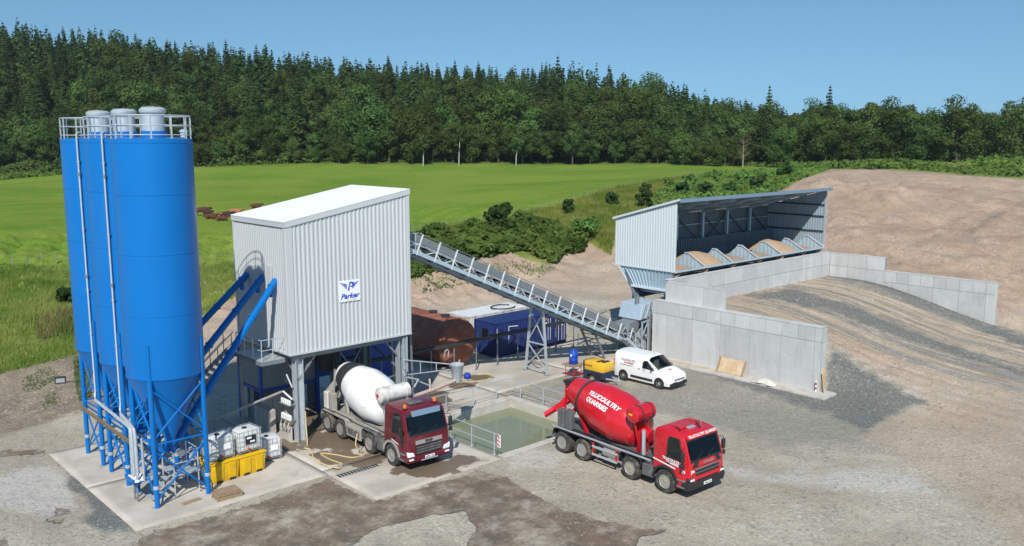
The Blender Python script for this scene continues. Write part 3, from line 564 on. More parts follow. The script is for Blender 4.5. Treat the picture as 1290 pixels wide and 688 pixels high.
# ------------------------------------------------------------------ cement silos
SX, SYS, SR = 13.74, (36.4, 39.67, 42.95), 1.56
def pol(cx, cy, r, a): return cx+r*math.cos(a), cy+r*math.sin(a)
def make_silo():
    t = thing('cement_silo', '', 'silo', (SX, SYS[0], 0)); cx, cy = SX, SYS[0]
    b = MB(); b.lathe([(SR,5.5),(SR,15.2)], (cx,cy,0), n=64, cap=False); b.lathe([(SR,15.2),(SR*.5,15.27),(.02,15.3)], (cx,cy,0), n=64, cap=False)
    body = b.build('silo_shell', M['blue'], t, smooth=True)
    for z in (5.5,8.1,10.6,13.0,15.05): MB().lathe([(SR+.002,z-.02),(SR+.014,z-.012),(SR+.014,z+.012),(SR+.002,z+.02)], (cx,cy,0), n=64, cap=False).build('weld_seam', M['blue'], body, smooth=True)
    b = MB(); b.lathe([(SR-.01,5.49),(.22,2.55),(.22,2.35)], (cx,cy,0), n=48, cap=False); b.build('discharge_cone', M['blue'], t, smooth=True)
    for sx in (-1,1):
        for sy in (-1,1):
            lx, ly = cx+sx*1.095, cy+sy*1.095
            lg = MB().tube([(lx,ly,.03),(lx,ly,5.5)], .105, 12).tube([(lx,ly,5.5),(lx,ly,6.95)], .085, 10).build('leg', M['blue'], t, smooth=True)
            MB().box((lx,ly,.045), (.42,.42,.03)).build('base_plate', M['conc2'], lg)
            MB().lathe([(.112,.86),(.124,.87),(.124,1.0),(.112,1.01)], (lx,ly,0), n=12).build('clamp', M['galv'], lg)
    for (ax, ay, bx, by) in ((-1,-1,1,-1),(-1,-1,-1,1),(1,-1,1,1),(-1,1,1,1)):
        A = lambda z: (cx+ax*1.095, cy+ay*1.095, z); B = lambda z: (cx+bx*1.095, cy+by*1.095, z)
        for p, r in ((A(2.75),B(2.75)),(A(5.1),B(2.95)),(A(2.95),B(5.1)),(A(2.5),B(.35)),(A(.35),B(2.5))):
            MB().tube([p, r], .042, 6).build('brace', M['blue'], t)
    # roof guard rail, filter, relief valve
    for z, r in ((16.12,.026),(15.74,.02),(15.36,.02)):
        MB().tube([(*pol(cx,cy,SR-.06,2*math.pi*k/36), z) for k in range(37)], r, 5, cap=False).build('guard_rail', M['galv'], t)
    for k in range(12):
        x, y = pol(cx,cy,SR-.06,2*math.pi*(k+.3)/12); MB().bar((x,y,15.2),(x,y,16.13),.055,.03).build('rail_post', M['galv'], t)
    fx_, fy_ = cx+.12, cy+.05
    MB().lathe([(.5,15.22),(.5,15.5),(.44,15.52)], (fx_,fy_,0), n=28).build('filter_base', M['blue'], t, smooth=True)
    f = MB().lathe([(.44,15.5),(.44,16.22),(.47,16.24)], (fx_,fy_,0), n=28).build('filter_drum', M['galv'], t, smooth=True)
    MB().lathe([(.5,16.24),(.52,16.3),(.52,16.38),(.40,16.47),(.02,16.5)], (fx_,fy_,0), n=28).build('filter_hood', M['galv'], f, smooth=True)
    x, y = pol(cx,cy,1.25,R(-12)); MB().lathe([(.14,15.26),(.14,15.45),(.17,15.47),(.17,15.55),(.05,15.6)], (x,y,0), n=14).build('relief_valve', M['galv'], t, smooth=True)
    # outlet: butterfly valve, motor
    v = MB().lathe([(.26,2.3),(.26,2.36)], (cx,cy,0), n=16).lathe([(.2,1.95),(.2,2.3)], (cx,cy,0), n=16).box((cx-.35,cy-.1,2.15),(.35,.25,.28)).build('outlet_valve', M['blue'], t)
    MB().tube([(cx+.2,cy-.35,2.0),(cx+.2,cy-.75,2.0)], .12, 10).build('actuator', M['galvd'], v)
    x, y = pol(cx,cy,1.2,R(150)); 
    return t
silo0 = make_silo(); SIL = [silo0]
for i in (1,2):
    c = copy_tree(silo0); c.location.y = SYS[i]; SIL.append(c)
for o, l in zip(SIL, ('tall blue cement silo beside the yellow bunds, first of the row of three','tall blue cement silo in the middle of the row, between the other two','tall blue cement silo at the grassy bank end of the row of three')):
    o['label'] = l; o['group'] = 'blue cement silos'
# blow-in fill lines down the silo sides to the filling point
def fill_line(cy, a, endx, endy, zrun, label):
    x, y = pol(SX, cy, SR+.1, a); x0, y0 = pol(SX, cy, SR-.35, a)
    t = thing('fill_pipe', label, 'pipe', (x, y, 0))
    pts = [(x0,y0,15.32),(x0*.5+x*.5,y0*.5+y*.5,15.5),(x,y,15.42),(x,y,15.1),(x,y,zrun+.35),(x-.06,y-.1,zrun+.1),(x-.12,y-.35,zrun)]
    MB().tube(pts, .04, 8).build('riser', M['galv'], t, smooth=True)
    MB().tube([(x-.12,y-.35,zrun),(endx,endy+.35,zrun-.12),(endx,endy+.1,zrun-.2),(endx,endy,zrun-.45),(endx,endy,1.15)], .075, 8).build('delivery_run', M['galv'], t, smooth=True)
    for z in (14.2, 11.2, 8.4, 6.4):
        MB().box(((x+pol(SX,cy,SR,a)[0])/2, (y+pol(SX,cy,SR,a)[1])/2, z), (.16,.16,.05), rz=a).build('bracket', M['galvd'], t)
    for z in (13.6, 9.0): MB().lathe([(.075,z),(.075,z+.12)], (x,y,0), n=8).build('coupling', M['galvd'], t)
fill_line(SYS[2], R(222), 12.28, 36.75, 3.35, 'galvanised fill pipe running down the silo at the bank end to the filling point')
fill_line(SYS[1], R(222), 12.28, 36.35, 3.45, 'galvanised fill pipe running down the middle silo to the filling point')
t = thing('filling_point', 'dusty blue steel filling tray with spilt cement between the silo legs', 'filling point', (12.3,36.5,.03))
MB().box((12.3,36.55,1.05),(.62,.95,.05)).box((12.0,36.55,1.13),(.05,.95,.16)).build('tray', M['blue'], t)
MB().tube([(12.28,36.95,1.05),(12.28,36.95,3.1)], .05, 8).tube([(12.45,36.1,1.05),(12.45,36.1,2.9)], .05, 8).build('standpipe', M['galv'], t)
MB().tube([(12.3,36.55,.03),(12.3,36.55,1.03)], .04, 8).tube([(12.3,36.9,.03),(12.3,36.9,1.03)], .04, 8).build('leg', M['galvd'], t)
b = MB()
for k in range(16): 
    r = random.Random(k); b.lathe([(r.uniform(.06,.13),0),(r.uniform(.02,.05),r.uniform(.04,.1))], (12.3+r.uniform(-.22,.22),36.55+r.uniform(-.4,.4),1.075), n=7)
stuff(b.build('spilt_cement', M['wtext'], t, smooth=True))
t = thing('cable_rail', 'rusty brown pipe rail strapped along the outside of the silo legs', 'pipe', (12.6,40,2.3))
MB().tube([(12.5,44.3,2.45),(12.5,36.9,2.35)], .05, 7).tube([(12.5,44.3,2.33),(12.5,36.9,2.23)], .035, 7).build('rail', pm('brown_pipe', srgb(120,100,72), .7), t)
for y in (44.05,41.85,40.76,38.58): MB().box((12.55,y,2.37),(.14,.1,.3)).build('strap', M['galvd'], t)
t = thing('floodlight', 'small black floodlight on a bracket at the bank end of the silo row', 'lamp', (12.35,44.4,3.6))
MB().bar((12.64,44.1,3.6),(11.95,44.75,3.65),.04).build('bracket', M['dark'], t)
h = MB().box((11.85,44.8,3.72),(.5,.14,.34), rz=R(-20)).build('housing', M['dark'], t); MB().box((11.825,44.71,3.72),(.38,.03,.2), rz=R(-20)).build('lens', M['dimlens'], h)
# service platform below the first silo
t = thing('service_platform', 'small galvanised service platform with guard rail under the outlet of the first silo', 'platform', (14.0,36.4,.03))
MB().b2((13.55,35.75,1.0),(14.7,37.1,1.06)).build('deck', M['galv'], t)
for x in (13.6,14.65):
    for y in (35.8,37.05): MB().tube([(x,y,.03),(x,y,2.05)], .03, 6).build('post', M['galv'], t)
for z in (1.55,2.04): MB().tube([(13.6,37.05,z),(13.6,35.8,z),(14.65,35.8,z),(14.65,37.05,z)], .025, 6).build('rail', M['galv'], t)
for k in range(4): MB().b2((13.35-.22*k,36.0,.8-.22*k),(13.55-.22*k,36.8,.83-.22*k)).build('step', M['galv'], t)
# screw conveyors into the tower
for i, (ye, ze, l) in enumerate(((39.44,8.27,'bright blue inclined screw conveyor tube entering the white tower nearest its corner'),(40.76,8.32,'blue inclined screw conveyor tube entering the white tower, second from its corner'),(42.47,8.25,'blue inclined screw conveyor tube entering the white tower, third from its corner'))):
    a = Vector((13.9, SYS[i]+.15, 2.1)); e = Vector((20.55, ye, ze)); d = (e-a).normalized()
    t = thing('screw_conveyor', l, 'conveyor', tuple(a), 0, 'blue screw conveyors')
    MB().tube([a, e], .165, 16).build('tube', M['blue'], t, smooth=True)
    for k in (.02,.3,.52,.75,.955): p = a+(e-a)*k; MB().tube([p-d*.045, p+d*.045], .205, 16).build('flange', M['blue'], t)
    p = a-d*.35; MB().tube([p, a], .15, 12).build('drive_motor', M['galvd'], t)
    MB().tube([a+d*.25+Vector((0,0,.1)), (SX, SYS[i], 2.2)], .14, 10).build('inlet', M['blue'], t)
    MB().tube([e-d*.45, e-d*.45+Vector((0,0,-.5))], .11, 10).build('outlet_spout', M['blue'], t)

# ------------------------------------------------------------------ mixing tower
BX0, BX1, BY0, BY1, BZ, BT0, BT1 = 20.56, 27.85, 38.28, 43.86, 4.68, 11.22, 12.50
t = tower = thing('mixing_tower', 'white ribbed-metal mixing tower on steel legs with a blue winged sign', 'building', (24.2,41.,0))
def top(x): return BT0+(BT1-BT0)*(x-BX0)/(BX1-BX0)
core = MB().prism([(BX0+.04,BY0+.04,BZ+.02),(BX1-.04,BY0+.04,BZ+.02),(BX1-.04,BY0+.04,top(BX1)-.06),(BX0+.04,BY0+.04,top(BX0)-.06)], (0,BY1-BY0-.08,0)).build('inner_box', M['gclad'], t)
fw = MB().corr((BX0+.32,BY0,0),(1,0,0),(0,-1,0),BX1-BX0-.44,BZ+.02,top(BX0+.32)-.2,top(BX1-.12)-.2,.2425,.045).build('front_cladding', M['clad'], t)
MB().corr((BX0,BY0+.3,0),(0,1,0),(-1,0,0),BY1-BY0-.42,BZ+.02,BT0-.2,BT0-.2,.2,.022).build('side_cladding', M['clad'], t)
MB().corr((BX1,BY0+.12,0),(0,1,0),(1,0,0),BY1-BY0-.24,BZ+.02,BT1-.2,BT1-.2,.2425,.04).build('side_cladding', M['clad'], t)
MB().corr((BX0+.1,BY1,0),(1,0,0),(0,1,0),BX1-BX0-.2,BZ+.02,top(BX0+.1)-.2,top(BX1-.1)-.2,.2425,.04).build('rear_cladding', M['clad'], t)
# corner trim, base drip, eaves flashings
b = MB(); b.b2((BX0-.05,BY0-.05,BZ),(BX0+.34,BY0+.03,BT0-.02)); b.b2((BX0-.05,BY0+.03,BZ),(BX0+.03,BY0+.3,BT0-.02)); b.build('corner_trim', M['clad'], t, bevel=.02)
MB().b2((BX1-.14,BY0-.055,BZ),(BX1+.05,BY0+.1,BT1-.04)).build('corner_trim', M['clad'], t, bevel=.01)
MB().b2((BX0-.05,BY1-.12,BZ),(BX0+.1,BY1+.05,BT0-.04)).build('corner_trim', M['clad'], t, bevel=.01)
MB().b2((BX0-.07,BY0-.075,BZ-.06),(BX1+.06,BY0+.0,BZ+.035)).build('base_drip', M['clad'], t)
MB().b2((BX0-.07,BY0+.002,BZ-.06),(BX0+.0,BY1+.06,BZ+.035)).build('base_drip', M['clad'], t)
def beam3(x0, y0, x1, y1, dz0, dz1):
    A = [(x0,y0,top(x0)+dz0),(x1,y0,top(x1)+dz0),(x1,y0,top(x1)+dz1),(x0,y0,top(x0)+dz1)]; return MB().prism(A, (0,y1-y0,0))
beam3(BX0-.08,BY0-.09,BX1+.08,BY0+.02,-.24,.03).build('eaves_flashing', M['clad'], t)
MB().b2((BX0-.09,BY0+.022,BT0-.26),(BX0+.01,BY1+.08,BT0+.0)).build('eaves_flashing', M['clad'], t)
b = MB(); nr_ = 26; L_ = BX1-BX0+.24     # ribbed roof, ribs run down the slope
for k in range(nr_):
    y0 = BY0-.1+k*(BY1-BY0+.2)/nr_; y1 = y0+(BY1-BY0+.2)/nr_; ym = y0+(y1-y0)*.55; yr = y0+(y1-y0)*.75
    for (ya, yb, za, zb) in ((y0,ym,.02,.02),(ym,yr,.02,.055),(yr,y1,.055,.02)):
        b.add([(BX0-.12,ya,top(BX0-.12)+za),(BX1+.12,ya,top(BX1+.12)+za),(BX1+.12,yb,top(BX1+.12)+zb),(BX0-.12,yb,top(BX0-.12)+zb)],[(0,1,2,3)])
rf = b.build('roof', M['roofw'], t)
beam3(BX0-.1,BY0-.08,BX1+.1,BY1+.08,-.04,.0).build('roof_deck', M['roofw'], rf)
MB().b2((20.44,39.75,7.7),(20.535,40.2,8.95)).build('blank_panel', M['clad'], t)
# columns, beams, bracing
for x, y in ((21.15,38.68),(27.45,38.68),(24.3,40.3),(21.15,43.4),(27.45,43.4),(24.6,43.4),(26.2,40.3)):
    c = MB(); s = .21
    c.b2((x-s,y-s,.03),(x-s+.03,y+s,BZ-.062)); c.b2((x+s-.03,y-s,.03),(x+s,y+s,BZ-.062)); c.b2((x-s+.03,y-.02,.03),(x+s-.03,y+.02,BZ-.062)); c.build('column', M['galvd'] if y > 39 else M['galv'], t)
for p, q_ in (((20.7,38.5,BZ-.2),(27.7,38.5,BZ-.2)),((20.7,43.5,BZ-.2),(27.7,43.5,BZ-.2)),((20.8,38.6,BZ-.2),(20.8,43.6,BZ-.2)),((27.6,38.6,BZ-.2),(27.6,43.6,BZ-.2)),((24.3,38.6,BZ-.2),(24.3,43.6,BZ-.2))):
    MB().bar(p, q_, .16, .24).build('floor_beam', M['galvd'], t)
for p, q_ in (((21.15,38.68,3.2),(22.2,38.68,4.4)),((27.45,38.68,3.2),(26.4,38.68,4.4)),((21.15,38.68,3.2),(21.15,40.,4.4)),((24.3,40.3,1.5),(26.2,40.3,4.2)),((26.2,40.3,1.5),(24.3,40.3,4.2)),((27.45,38.7,2.6),(27.45,43.4,4.2)),((27.45,43.4,.4),(27.45,38.7,2.4))):
    MB().bar(p, q_, .1).build('brace', M['galvd'], t)
MB().b2((20.8,38.5,BZ-.075),(27.7,43.7,BZ+.01)).build('floor_plate', M['dark'], t)
# sign
sy = BY0-.058; sg = MB().b2((23.36,sy-.02,6.95),(24.66,sy,8.05)).build('sign_board', M['sign'], t)
def text_geo(s, size, shear=0., bold=0.):
    cu = bpy.data.curves.new('txt', 'FONT'); cu.body = s; cu.size = size; cu.shear = shear; cu.offset = bold; cu.align_x = 'CENTER'; cu.align_y = 'CENTER'; cu.resolution_u = 3
    o = bpy.data.objects.new('txt', cu); COL.objects.link(o); bpy.context.view_layer.update()
    e = o.evaluated_get(bpy.context.evaluated_depsgraph_get()); me = e.to_mesh()
    V = [tuple(v.co) for v in me.vertices]; Fc = [tuple(p.vertices) for p in me.polygons]; e.to_mesh_clear()
    bpy.data.objects.remove(o); bpy.data.curves.remove(cu); return V, Fc
def text_on(s, size, o, ux, uy, m, parent, name='lettering', shear=0., bold=0., sx=1., world=True):
    V, Fc = text_geo(s, size, shear, bold); o, ux, uy = Vector(o), Vector(ux).normalized(), Vector(uy).normalized()
    return MB().add([o+ux*(a*sx)+uy*b for a, b, _ in V], Fc).build(name, m, parent, world=world)
text_on('Parker', .36, (24.01,sy-.026,7.22), (1,0,.02), (0,0,1), M['btext'], sg, shear=.3, bold=.012, sx=1.12)
text_on('PLANT  LIMITED', .075, (24.14,sy-.026,7.03), (1,0,0), (0,0,1), M['gtext'], sg)
e = MB()
for s in (-1,1):
    for k in range(4):
        z = 7.84-k*.07; x1 = .16; x2 = .56-k*.1
        e.add([(24.01+s*x1,sy-.026,z-.045),(24.01+s*x2,sy-.026,z+.012+.02*(3-k)),(24.01+s*(x2-.03),sy-.026,z+.045+.02*(3-k)),(24.01+s*x1,sy-.026,z+.005)],[(0,1,2,3)])
e.build('wing_emblem', M['btext'], sg)
text_on('P', .62, (24.03,sy-.027,7.70), (1,0,0), (0,0,1), M['btext'], sg, 'initial', shear=.25, bold=.015)
text_on('P', .34, (24.05,sy-.029,7.73), (1,0,0), (0,0,1), M['sign'], sg, 'initial_inlay', shear=.25, bold=-.006)
# landing and stair on the silo side
t = thing('access_stair', 'galvanised stair and landing with handrails on the silo side of the white tower', 'stair', (19.9,41.,0))
MB().b2((19.25,38.75,4.38),(20.5,41.6,4.46)).build('landing', M['galv'], t); MB().b2((19.22,38.72,4.24),(19.27,41.6,4.44)).build('kick_plate', M['galvd'], t); MB().b2((19.27,38.70,4.24),(20.5,38.75,4.44)).build('kick_plate', M['galvd'], t)
for z in (4.98,5.5): MB().tube([(20.45,38.78,z),(19.3,38.78,z),(19.3,41.5,z)], .025, 6).build('handrail', M['galv'], t)
for p in ((19.3,38.78),(19.9,38.78),(19.3,39.7),(19.3,40.6),(19.3,41.5)): MB().tube([(*p,4.4),(*p,5.5)], .025, 6).build('rail_post', M['galv'], t)
for i in range(9): MB().b2((18.9-.27*i+.02,41.65,4.22-.21*i),(19.2-.27*i,42.55,4.26-.21*i)).build('tread', M['galv'], t)
for y in (41.62,42.58): MB().bar((19.3,y,4.4),(16.7,y,2.35),.06,.2).build('stringer', M['galvd'], t)
for y in (41.62,42.58):
    MB().tube([(19.2,y,5.5),(16.8,y,3.5)], .025, 6).tube([(19.2,y,5.0),(16.8,y,3.0)], .02, 6).build('handrail', M['galvd'], t)
    for k in range(4): x = 19.1-k*.75; MB().tube([(x,y,4.25-k*.6),(x,y,5.42-k*.62)], .022, 6).build('rail_post', M['galvd'], t)
MB().b2((15.6,41.3,2.24),(16.75,43.0,2.32)).build('lower_landing', M['galvd'], t)
for p in ((15.65,41.35),(15.65,42.95),(16.7,41.35),(16.7,42.95)): MB().tube([(*p,.03),(*p,3.4)], .03, 6).build('post', M['galvd'], t)
for z in (2.85,3.38): MB().tube([(16.7,41.35,z),(15.65,41.35,z),(15.65,42.95,z)], .022, 6).build('handrail', M['galvd'], t)
MB().b2((19.3,41.2,.03),(19.42,41.32,4.3)).build('post', M['galvd'], t)
# plant below the tower
t = thing('control_cabin', 'grey corrugated cabin with blue steel corner frame under the white tower', 'cabin', (22.5,43.6,.03))
for args in (((20.9,42.2,0),(1,0,0),(0,-1,0),3.3),((20.9,42.2,0),(0,1,0),(-1,0,0),2.4)):
    MB().corr(*args, 2.0, 4.4, 4.4, .22, .035).build('cladding', M['gclad'], t)
MB().b2((20.94,42.24,1.9),(24.2,44.6,4.42)).build('cabin_box', M['gclad'], t)
b = MB()
for x, y in ((20.86,42.14),(24.24,42.14),(20.86,44.64)): b.b2((x-.08,y-.08,.03),(x+.08,y+.08,4.45))
b.b2((20.94,42.1,1.84),(24.16,42.2,2.0)); b.b2((20.8,42.22,1.84),(20.9,44.56,2.0)); b.build('corner_frame', M['pblue'], t)
MB().b2((20.95,44.0,.03),(24.2,44.4,1.8)).build('plinth', M['conc2'], t)
t = thing('mixer_skid', 'dark blue steel mixer housing below the white tower behind the drum of the maroon lorry', 'mixer', (25.,43.2,.03))
MB().b2((24.4,42.6,1.9),(27.0,44.2,4.5)).build('housing', M['pblue'], t, bevel=.03); MB().lathe([(.75,4.5),(.75,3.9),(.45,3.1),(.4,2.85)], (23.9,40.6,0), n=20).build('discharge_hopper', M['dark'], t)
MB().lathe([(.78,3.95),(.8,3.97),(.8,4.08),(.78,4.1)], (23.9,40.6,0), n=20).build('hopper_band', M['rust'], t)
for x in (24.5,26.9): MB().b2((x-.06,42.66,.03),(x+.06,42.78,1.9)).build('leg', M['pblue'], t)
for z in (2.6,3.3): MB().tube([(24.2,42.5,z),(27.3,42.5,z+.1)], .07, 8).build('pipe', M['dark'], t)
t = thing('blue_panel_wall', 'plain blue steel panel screen behind the white tower legs', 'screen', (28.2,45.0,.03))
for k in range(4): MB().b2((27.9+k*1.02,45.0,.05),(28.9+k*1.02,45.08,3.3)).build('panel', M['pblue'], t)
MB().b2((27.85,45.08,.03),(31.95,45.16,.2)).build('rail', M['dark'], t)
t = thing('bay_wall', 'low grey concrete bay wall in shadow under the white tower', 'wall', (21.8,41.2,.03))
for k in range(3): MB().b2((20.3,40.4+k*.52,.03),(20.75,40.9+k*.52,1.35)).build('block', M['conc2'], t, bevel=.02)
for k in range(3): MB().b2((20.76+k*.6,41.9,.03),(21.34+k*.6,42.05,1.6)).build('block', M['conc2'], t, bevel=.02)
MB().b2((20.66,38.9,.03),(20.86,39.9,.75)).build('block', M['conc2'], t, bevel=.02)
t = thing('admixture_manifold', 'rack of pale admixture pumps and hoses fixed to the front leg of the white tower', 'pump rack', (20.6,38.9,1.2))
MB().b2((20.55,38.62,1.15),(20.9,39.6,1.2)).b2((20.55,38.62,1.95),(20.9,39.6,2.0)).build('shelf', M['galvd'], t)
for k in range(5):
    MB().lathe([(.09,1.2),(.09,1.42),(.04,1.47)], (20.66,38.72+k*.19,0), n=10).build('pump', M['hdpe'], t, smooth=True)
    MB().lathe([(.07,2.0),(.07,2.2),(.03,2.24)], (20.66,38.72+k*.19,0), n=10).build('filter_cup', M['hdpe'], t, smooth=True)
    r = random.Random(k); MB().tube([(20.62,38.72+k*.19,1.2),(20.5,38.7+k*.19,.9),(20.55,38.8+k*.17,.55+.1*r.random()),(20.8,39.0+k*.1,.75)], .018, 5).build('hose', M['dark'] if k%2 else M['hdpe'], t)
MB().tube([(20.75,38.6,2.3),(20.4,38.9,2.75)], .05, 7).tube([(20.8,38.66,2.9),(20.55,38.72,3.6)], .04, 7).build('white_pipe', M['hdpe'], t)
t = thing('dosing_pipe', 'dusty horizontal pipe on stands leading to the front leg of the white tower', 'pipe', (17.5,39.6,0))
MB().tube([(16.6,38.6,2.15),(20.6,39.4,2.55)], .07, 8).build('pipe', M['dusty'], t); MB().tube([(16.65,38.6,.03),(16.65,38.6,2.15)], .035, 6).build('stand', M['galvd'], t); MB().tube([(18.2,38.93,.03),(18.2,38.93,2.3)], .035, 6).build('stand', M['galvd'], t)
# wash-down gantry and cone
t = thing('washdown_gantry', 'white tubular gantry frame reaching out from the tower leg to a steel cone', 'gantry', (27.6,38.4,.03))
gp = [(27.45,38.4),(27.62,38.35)]
for x, y in gp: MB().bar((x,y,.03),(x,y,4.5),.1).build('upright', M['galv'], t)
for z0, z1 in ((3.2,3.55),(2.35,3.3)): MB().tube([(27.5,38.35,z0),(28.0,34.75,z1)], .035, 7).build('rail', M['galv'], t)
for k in (.33,.66): p = Vector((27.5,38.35,3.2)).lerp(Vector((28,34.75,3.55)),k); q_ = Vector((27.5,38.35,2.35)).lerp(Vector((28,34.75,3.3)),k); MB().tube([p,q_],.028,6).build('strut', M['galv'], t)
MB().tube([(26.9,37.6,2.5),(26.95,36.4,2.6),(26.5,36.2,2.3)], .05, 7).tube([(27.3,38.,2.9),(26.6,37.3,2.9)], .06, 7).build('hose_arm', M['galv'], t)
t = thing('steel_cone', 'galvanised steel cone bucket hanging at the end of the white gantry frame', 'bucket', (28.0,34.5,2.7))
MB().lathe([(.21,2.68),(.36,3.58),(.38,3.6),(.38,3.64),(.34,3.64),(.19,2.75)], (28.0,34.45,0), n=22).build('shell', M['galv'], t, smooth=True); MB().tube([(27.75,34.75,3.5),(28.0,34.75,3.5)],.03,6).build('bracket', M['galv'], t)
t = thing('water_boom', 'pale rust-stained water pipe running below the gantry to the steel cone', 'pipe', (26.5,35.3,2.6))
MB().tube([(25.0,34.05,2.62),(26.4,34.2,2.68),(27.9,34.42,2.8)], .1, 10).build('pipe', M['rustp'], t, smooth=True); MB().tube([(26.0,34.15,2.68),(26.0,34.15,3.05),(26.1,34.3,3.2),(26.2,34.5,3.1)], .05, 8).build('hook', M['rustp'], t, smooth=True); MB().tube([(26.6,34.3,2.6),(27.4,37.9,2.35)], .04, 6).build('arm', M['galv'], t)
# ------------------------------------------------------------------ inclined belt conveyor
CA = Vector((28.2, 0, 9.15)); CB = Vector((49.2, 0, .02)); CD = (CB-CA).normalized(); CN = Vector((-CD.z, 0, CD.x)); CL = (CB-CA).length   # lower edge line of the frame
if CN.z < 0: CN = -CN
def cp(t, y, h): p = CA+CD*t+CN*h; return (p.x, y, p.z)
t = conv = thing('belt_conveyor', 'long galvanised inclined belt conveyor with side walkways rising to the white tower', 'conveyor', (38,39.9,0))
for y in (39.38,40.42):
    MB().bar(cp(0,y,.06), cp(CL-.5,y,.06), .07, .2, up=tuple(CN)).build('lower_chord', M['bsteel'], t)
    MB().bar(cp(0,y,.62), cp(CL-.5,y,.62), .07, .1, up=tuple(CN)).build('upper_chord', M['galvw'], t)
    n_ = 15
    for k in range(n_):
        a, b_ = k*(CL-.6)/n_, (k+1)*(CL-.6)/n_
        MB().bar(cp(a,y,.16), cp((a+b_)/2,y,.58), .05).bar(cp((a+b_)/2,y,.58), cp(b_,y,.16), .05).build('lattice', M['galvw'], t)
MB().prism([cp(.1,39.36,.7),cp(.1,39.36,1.12),cp(CL-1.6,39.36,1.12),cp(CL-1.6,39.36,.7)], (0,.05,0)).build('side_skirt', M['galvd'], t)
MB().prism([cp(.1,40.4,.7),cp(.1,40.4,1.12),cp(CL-1.6,40.4,1.12),cp(CL-1.6,40.4,.7)], (0,.05,0)).build('side_skirt', M['galvd'], t)
b = MB()
for k in range(12):
    a = .4+k*(CL-2.5)/12; b.prism([cp(a,39.42,.78),cp(a,40.38,.78),cp(a,40.38,.84),cp(a,39.9,.72),cp(a,39.42,.84)], CD*((CL-2.5)/12-.004))
b.build('belt', M['belt'], t)
MB().prism([cp(.3,39.45,.30),cp(.3,40.35,.30),cp(.3,40.35,.33),cp(.3,39.45,.33)], CD*(CL-1.2)).build('return_belt', M['belt'], t)
for k in range(14):
    a = .6+k*(CL-2)/14; MB().tube([cp(a,39.42,.66),cp(a,40.38,.66)], .06, 8).build('idler', M['dark'], t)
for yo, yi in ((38.72,39.33),(41.08,40.47)):
    b = MB().prism([cp(0,yo,.0),cp(0,yi,.0),cp(0,yi,.05),cp(0,yo,.05)], CD*(CL-1.0)); w_ = b.build('walkway', M['galvd'], t)
    MB().bar(cp(0,yo,.07), cp(CL-1,yo,.07), .05, .22, up=tuple(CN)).build('kick_board', M['bsteel'], w_)
    for h_ in (1.12,.62): MB().tube([cp(.2,yo,h_), cp(CL-1.1,yo,h_)], .022 if h_ > 1 else .016, 6).build('handrail', M['galvd'], w_)
    for k in range(16): a = .55+k*1.335; MB().bar(cp(a,yo,-.06), cp(a,yo,1.14), .085, .05).build('rail_post', M['galvw'], w_)
    for k in range(16): a = .55+k*1.335; MB().bar(cp(a,yo,-.06), cp(a,yi,-.06), .06).build('bracket', M['galvd'], w_)
MB().b2((27.9,38.7,8.95),(28.7,41.1,9.03)).build('head_platform', M['galv'], t)
for p in ((28.0,38.75),(28.65,38.75)): MB().bar((*p,8.95),(*p,10.1),.05).build('rail_post', M['galv'], t)
for z in (9.5,10.08): MB().tube([(27.95,38.75,z),(28.7,38.75,z),(29.1,38.75,z-.05)], .025, 6).build('handrail', M['galv'], t)
MB().bar((28.35,38.85,.03),(28.1,38.85,8.95),.14).build('head_leg', M['galvd'], t); MB().bar((28.6,41.0,.03),(28.3,41.0,8.95),.14).build('head_leg', M['galvd'], t)
MB().bar((28.3,38.85,3.0),(28.5,41.0,5.6),.07).build('head_brace', M['galvd'], t)
# trestle
def zl(x): return CA.z+(x-CA.x)*CD.z/CD.x
tx = 39.15; zt = zl(tx)-.05
for y0, y1 in ((38.93,39.35),(40.95,40.45)):
    MB().bar((tx,y0,.05),(tx,y1,zt),.13).build('trestle_leg', M['galv'], t)
    MB().box((tx,y0,.045),(.3,.3,.03)).build('base_plate', M['galvd'], t)
MB().bar((tx,38.93,.3),(tx,40.95,.3),.08).bar((tx,39.12,2.0),(tx,40.76,2.0),.08).build('trestle_tie', M['galv'], t)
for a, b_ in (((tx,38.97,.35),(tx,40.78,1.95)),((tx,40.9,.35),(tx,39.1,1.95)),((tx,39.15,2.1),(tx,40.5,zt-.2)),((tx,40.7,2.1),(tx,39.3,zt-.2))): MB().bar(a, b_, .06).build('trestle_brace', M['galv'], t)
# tail boot, side stair
for y_ in (39.1,40.64): MB().prism([(48.3,y_,.1),(50.2,y_,.05),(50.35,y_,.9),(49.9,y_,1.5),(49.0,y_,1.75),(48.3,y_,1.3)], (0,.06,0)).build('tail_plate', M['galv'], t)
MB().tube([(49.7,39.18,.6),(49.7,40.62,.6)], .3, 16).build('tail_drum', M['dark'], t)
MB().prism([(47.3,39.25,1.75),(48.7,39.25,1.45),(49.0,39.25,2.3),(47.5,39.25,2.1)], (0,1.3,0)).build('feed_boot', M['galvd'], t)
for k in range(3):
    MB().bar((46.4+k*.8,39.12,zl(46.4+k*.8)+.2),(47.2+k*.8,39.12,zl(47.2+k*.8)+1.15),.05).bar((47.2+k*.8,39.12,zl(47.2+k*.8)+.2),(46.4+k*.8,39.12,zl(46.4+k*.8)+1.15),.05).build('guard_lattice', M['galv'], t)
for y in (38.0,38.68): MB().bar((46.0,y,1.6),(47.9,y,.05),.05,.18).build('stair_stringer', M['galv'], t)
for k in range(7): MB().b2((46.15+k*.26,38.03,1.42-k*.21),(46.4+k*.26,38.65,1.46-k*.21)).build('stair_tread', M['galv'], t)
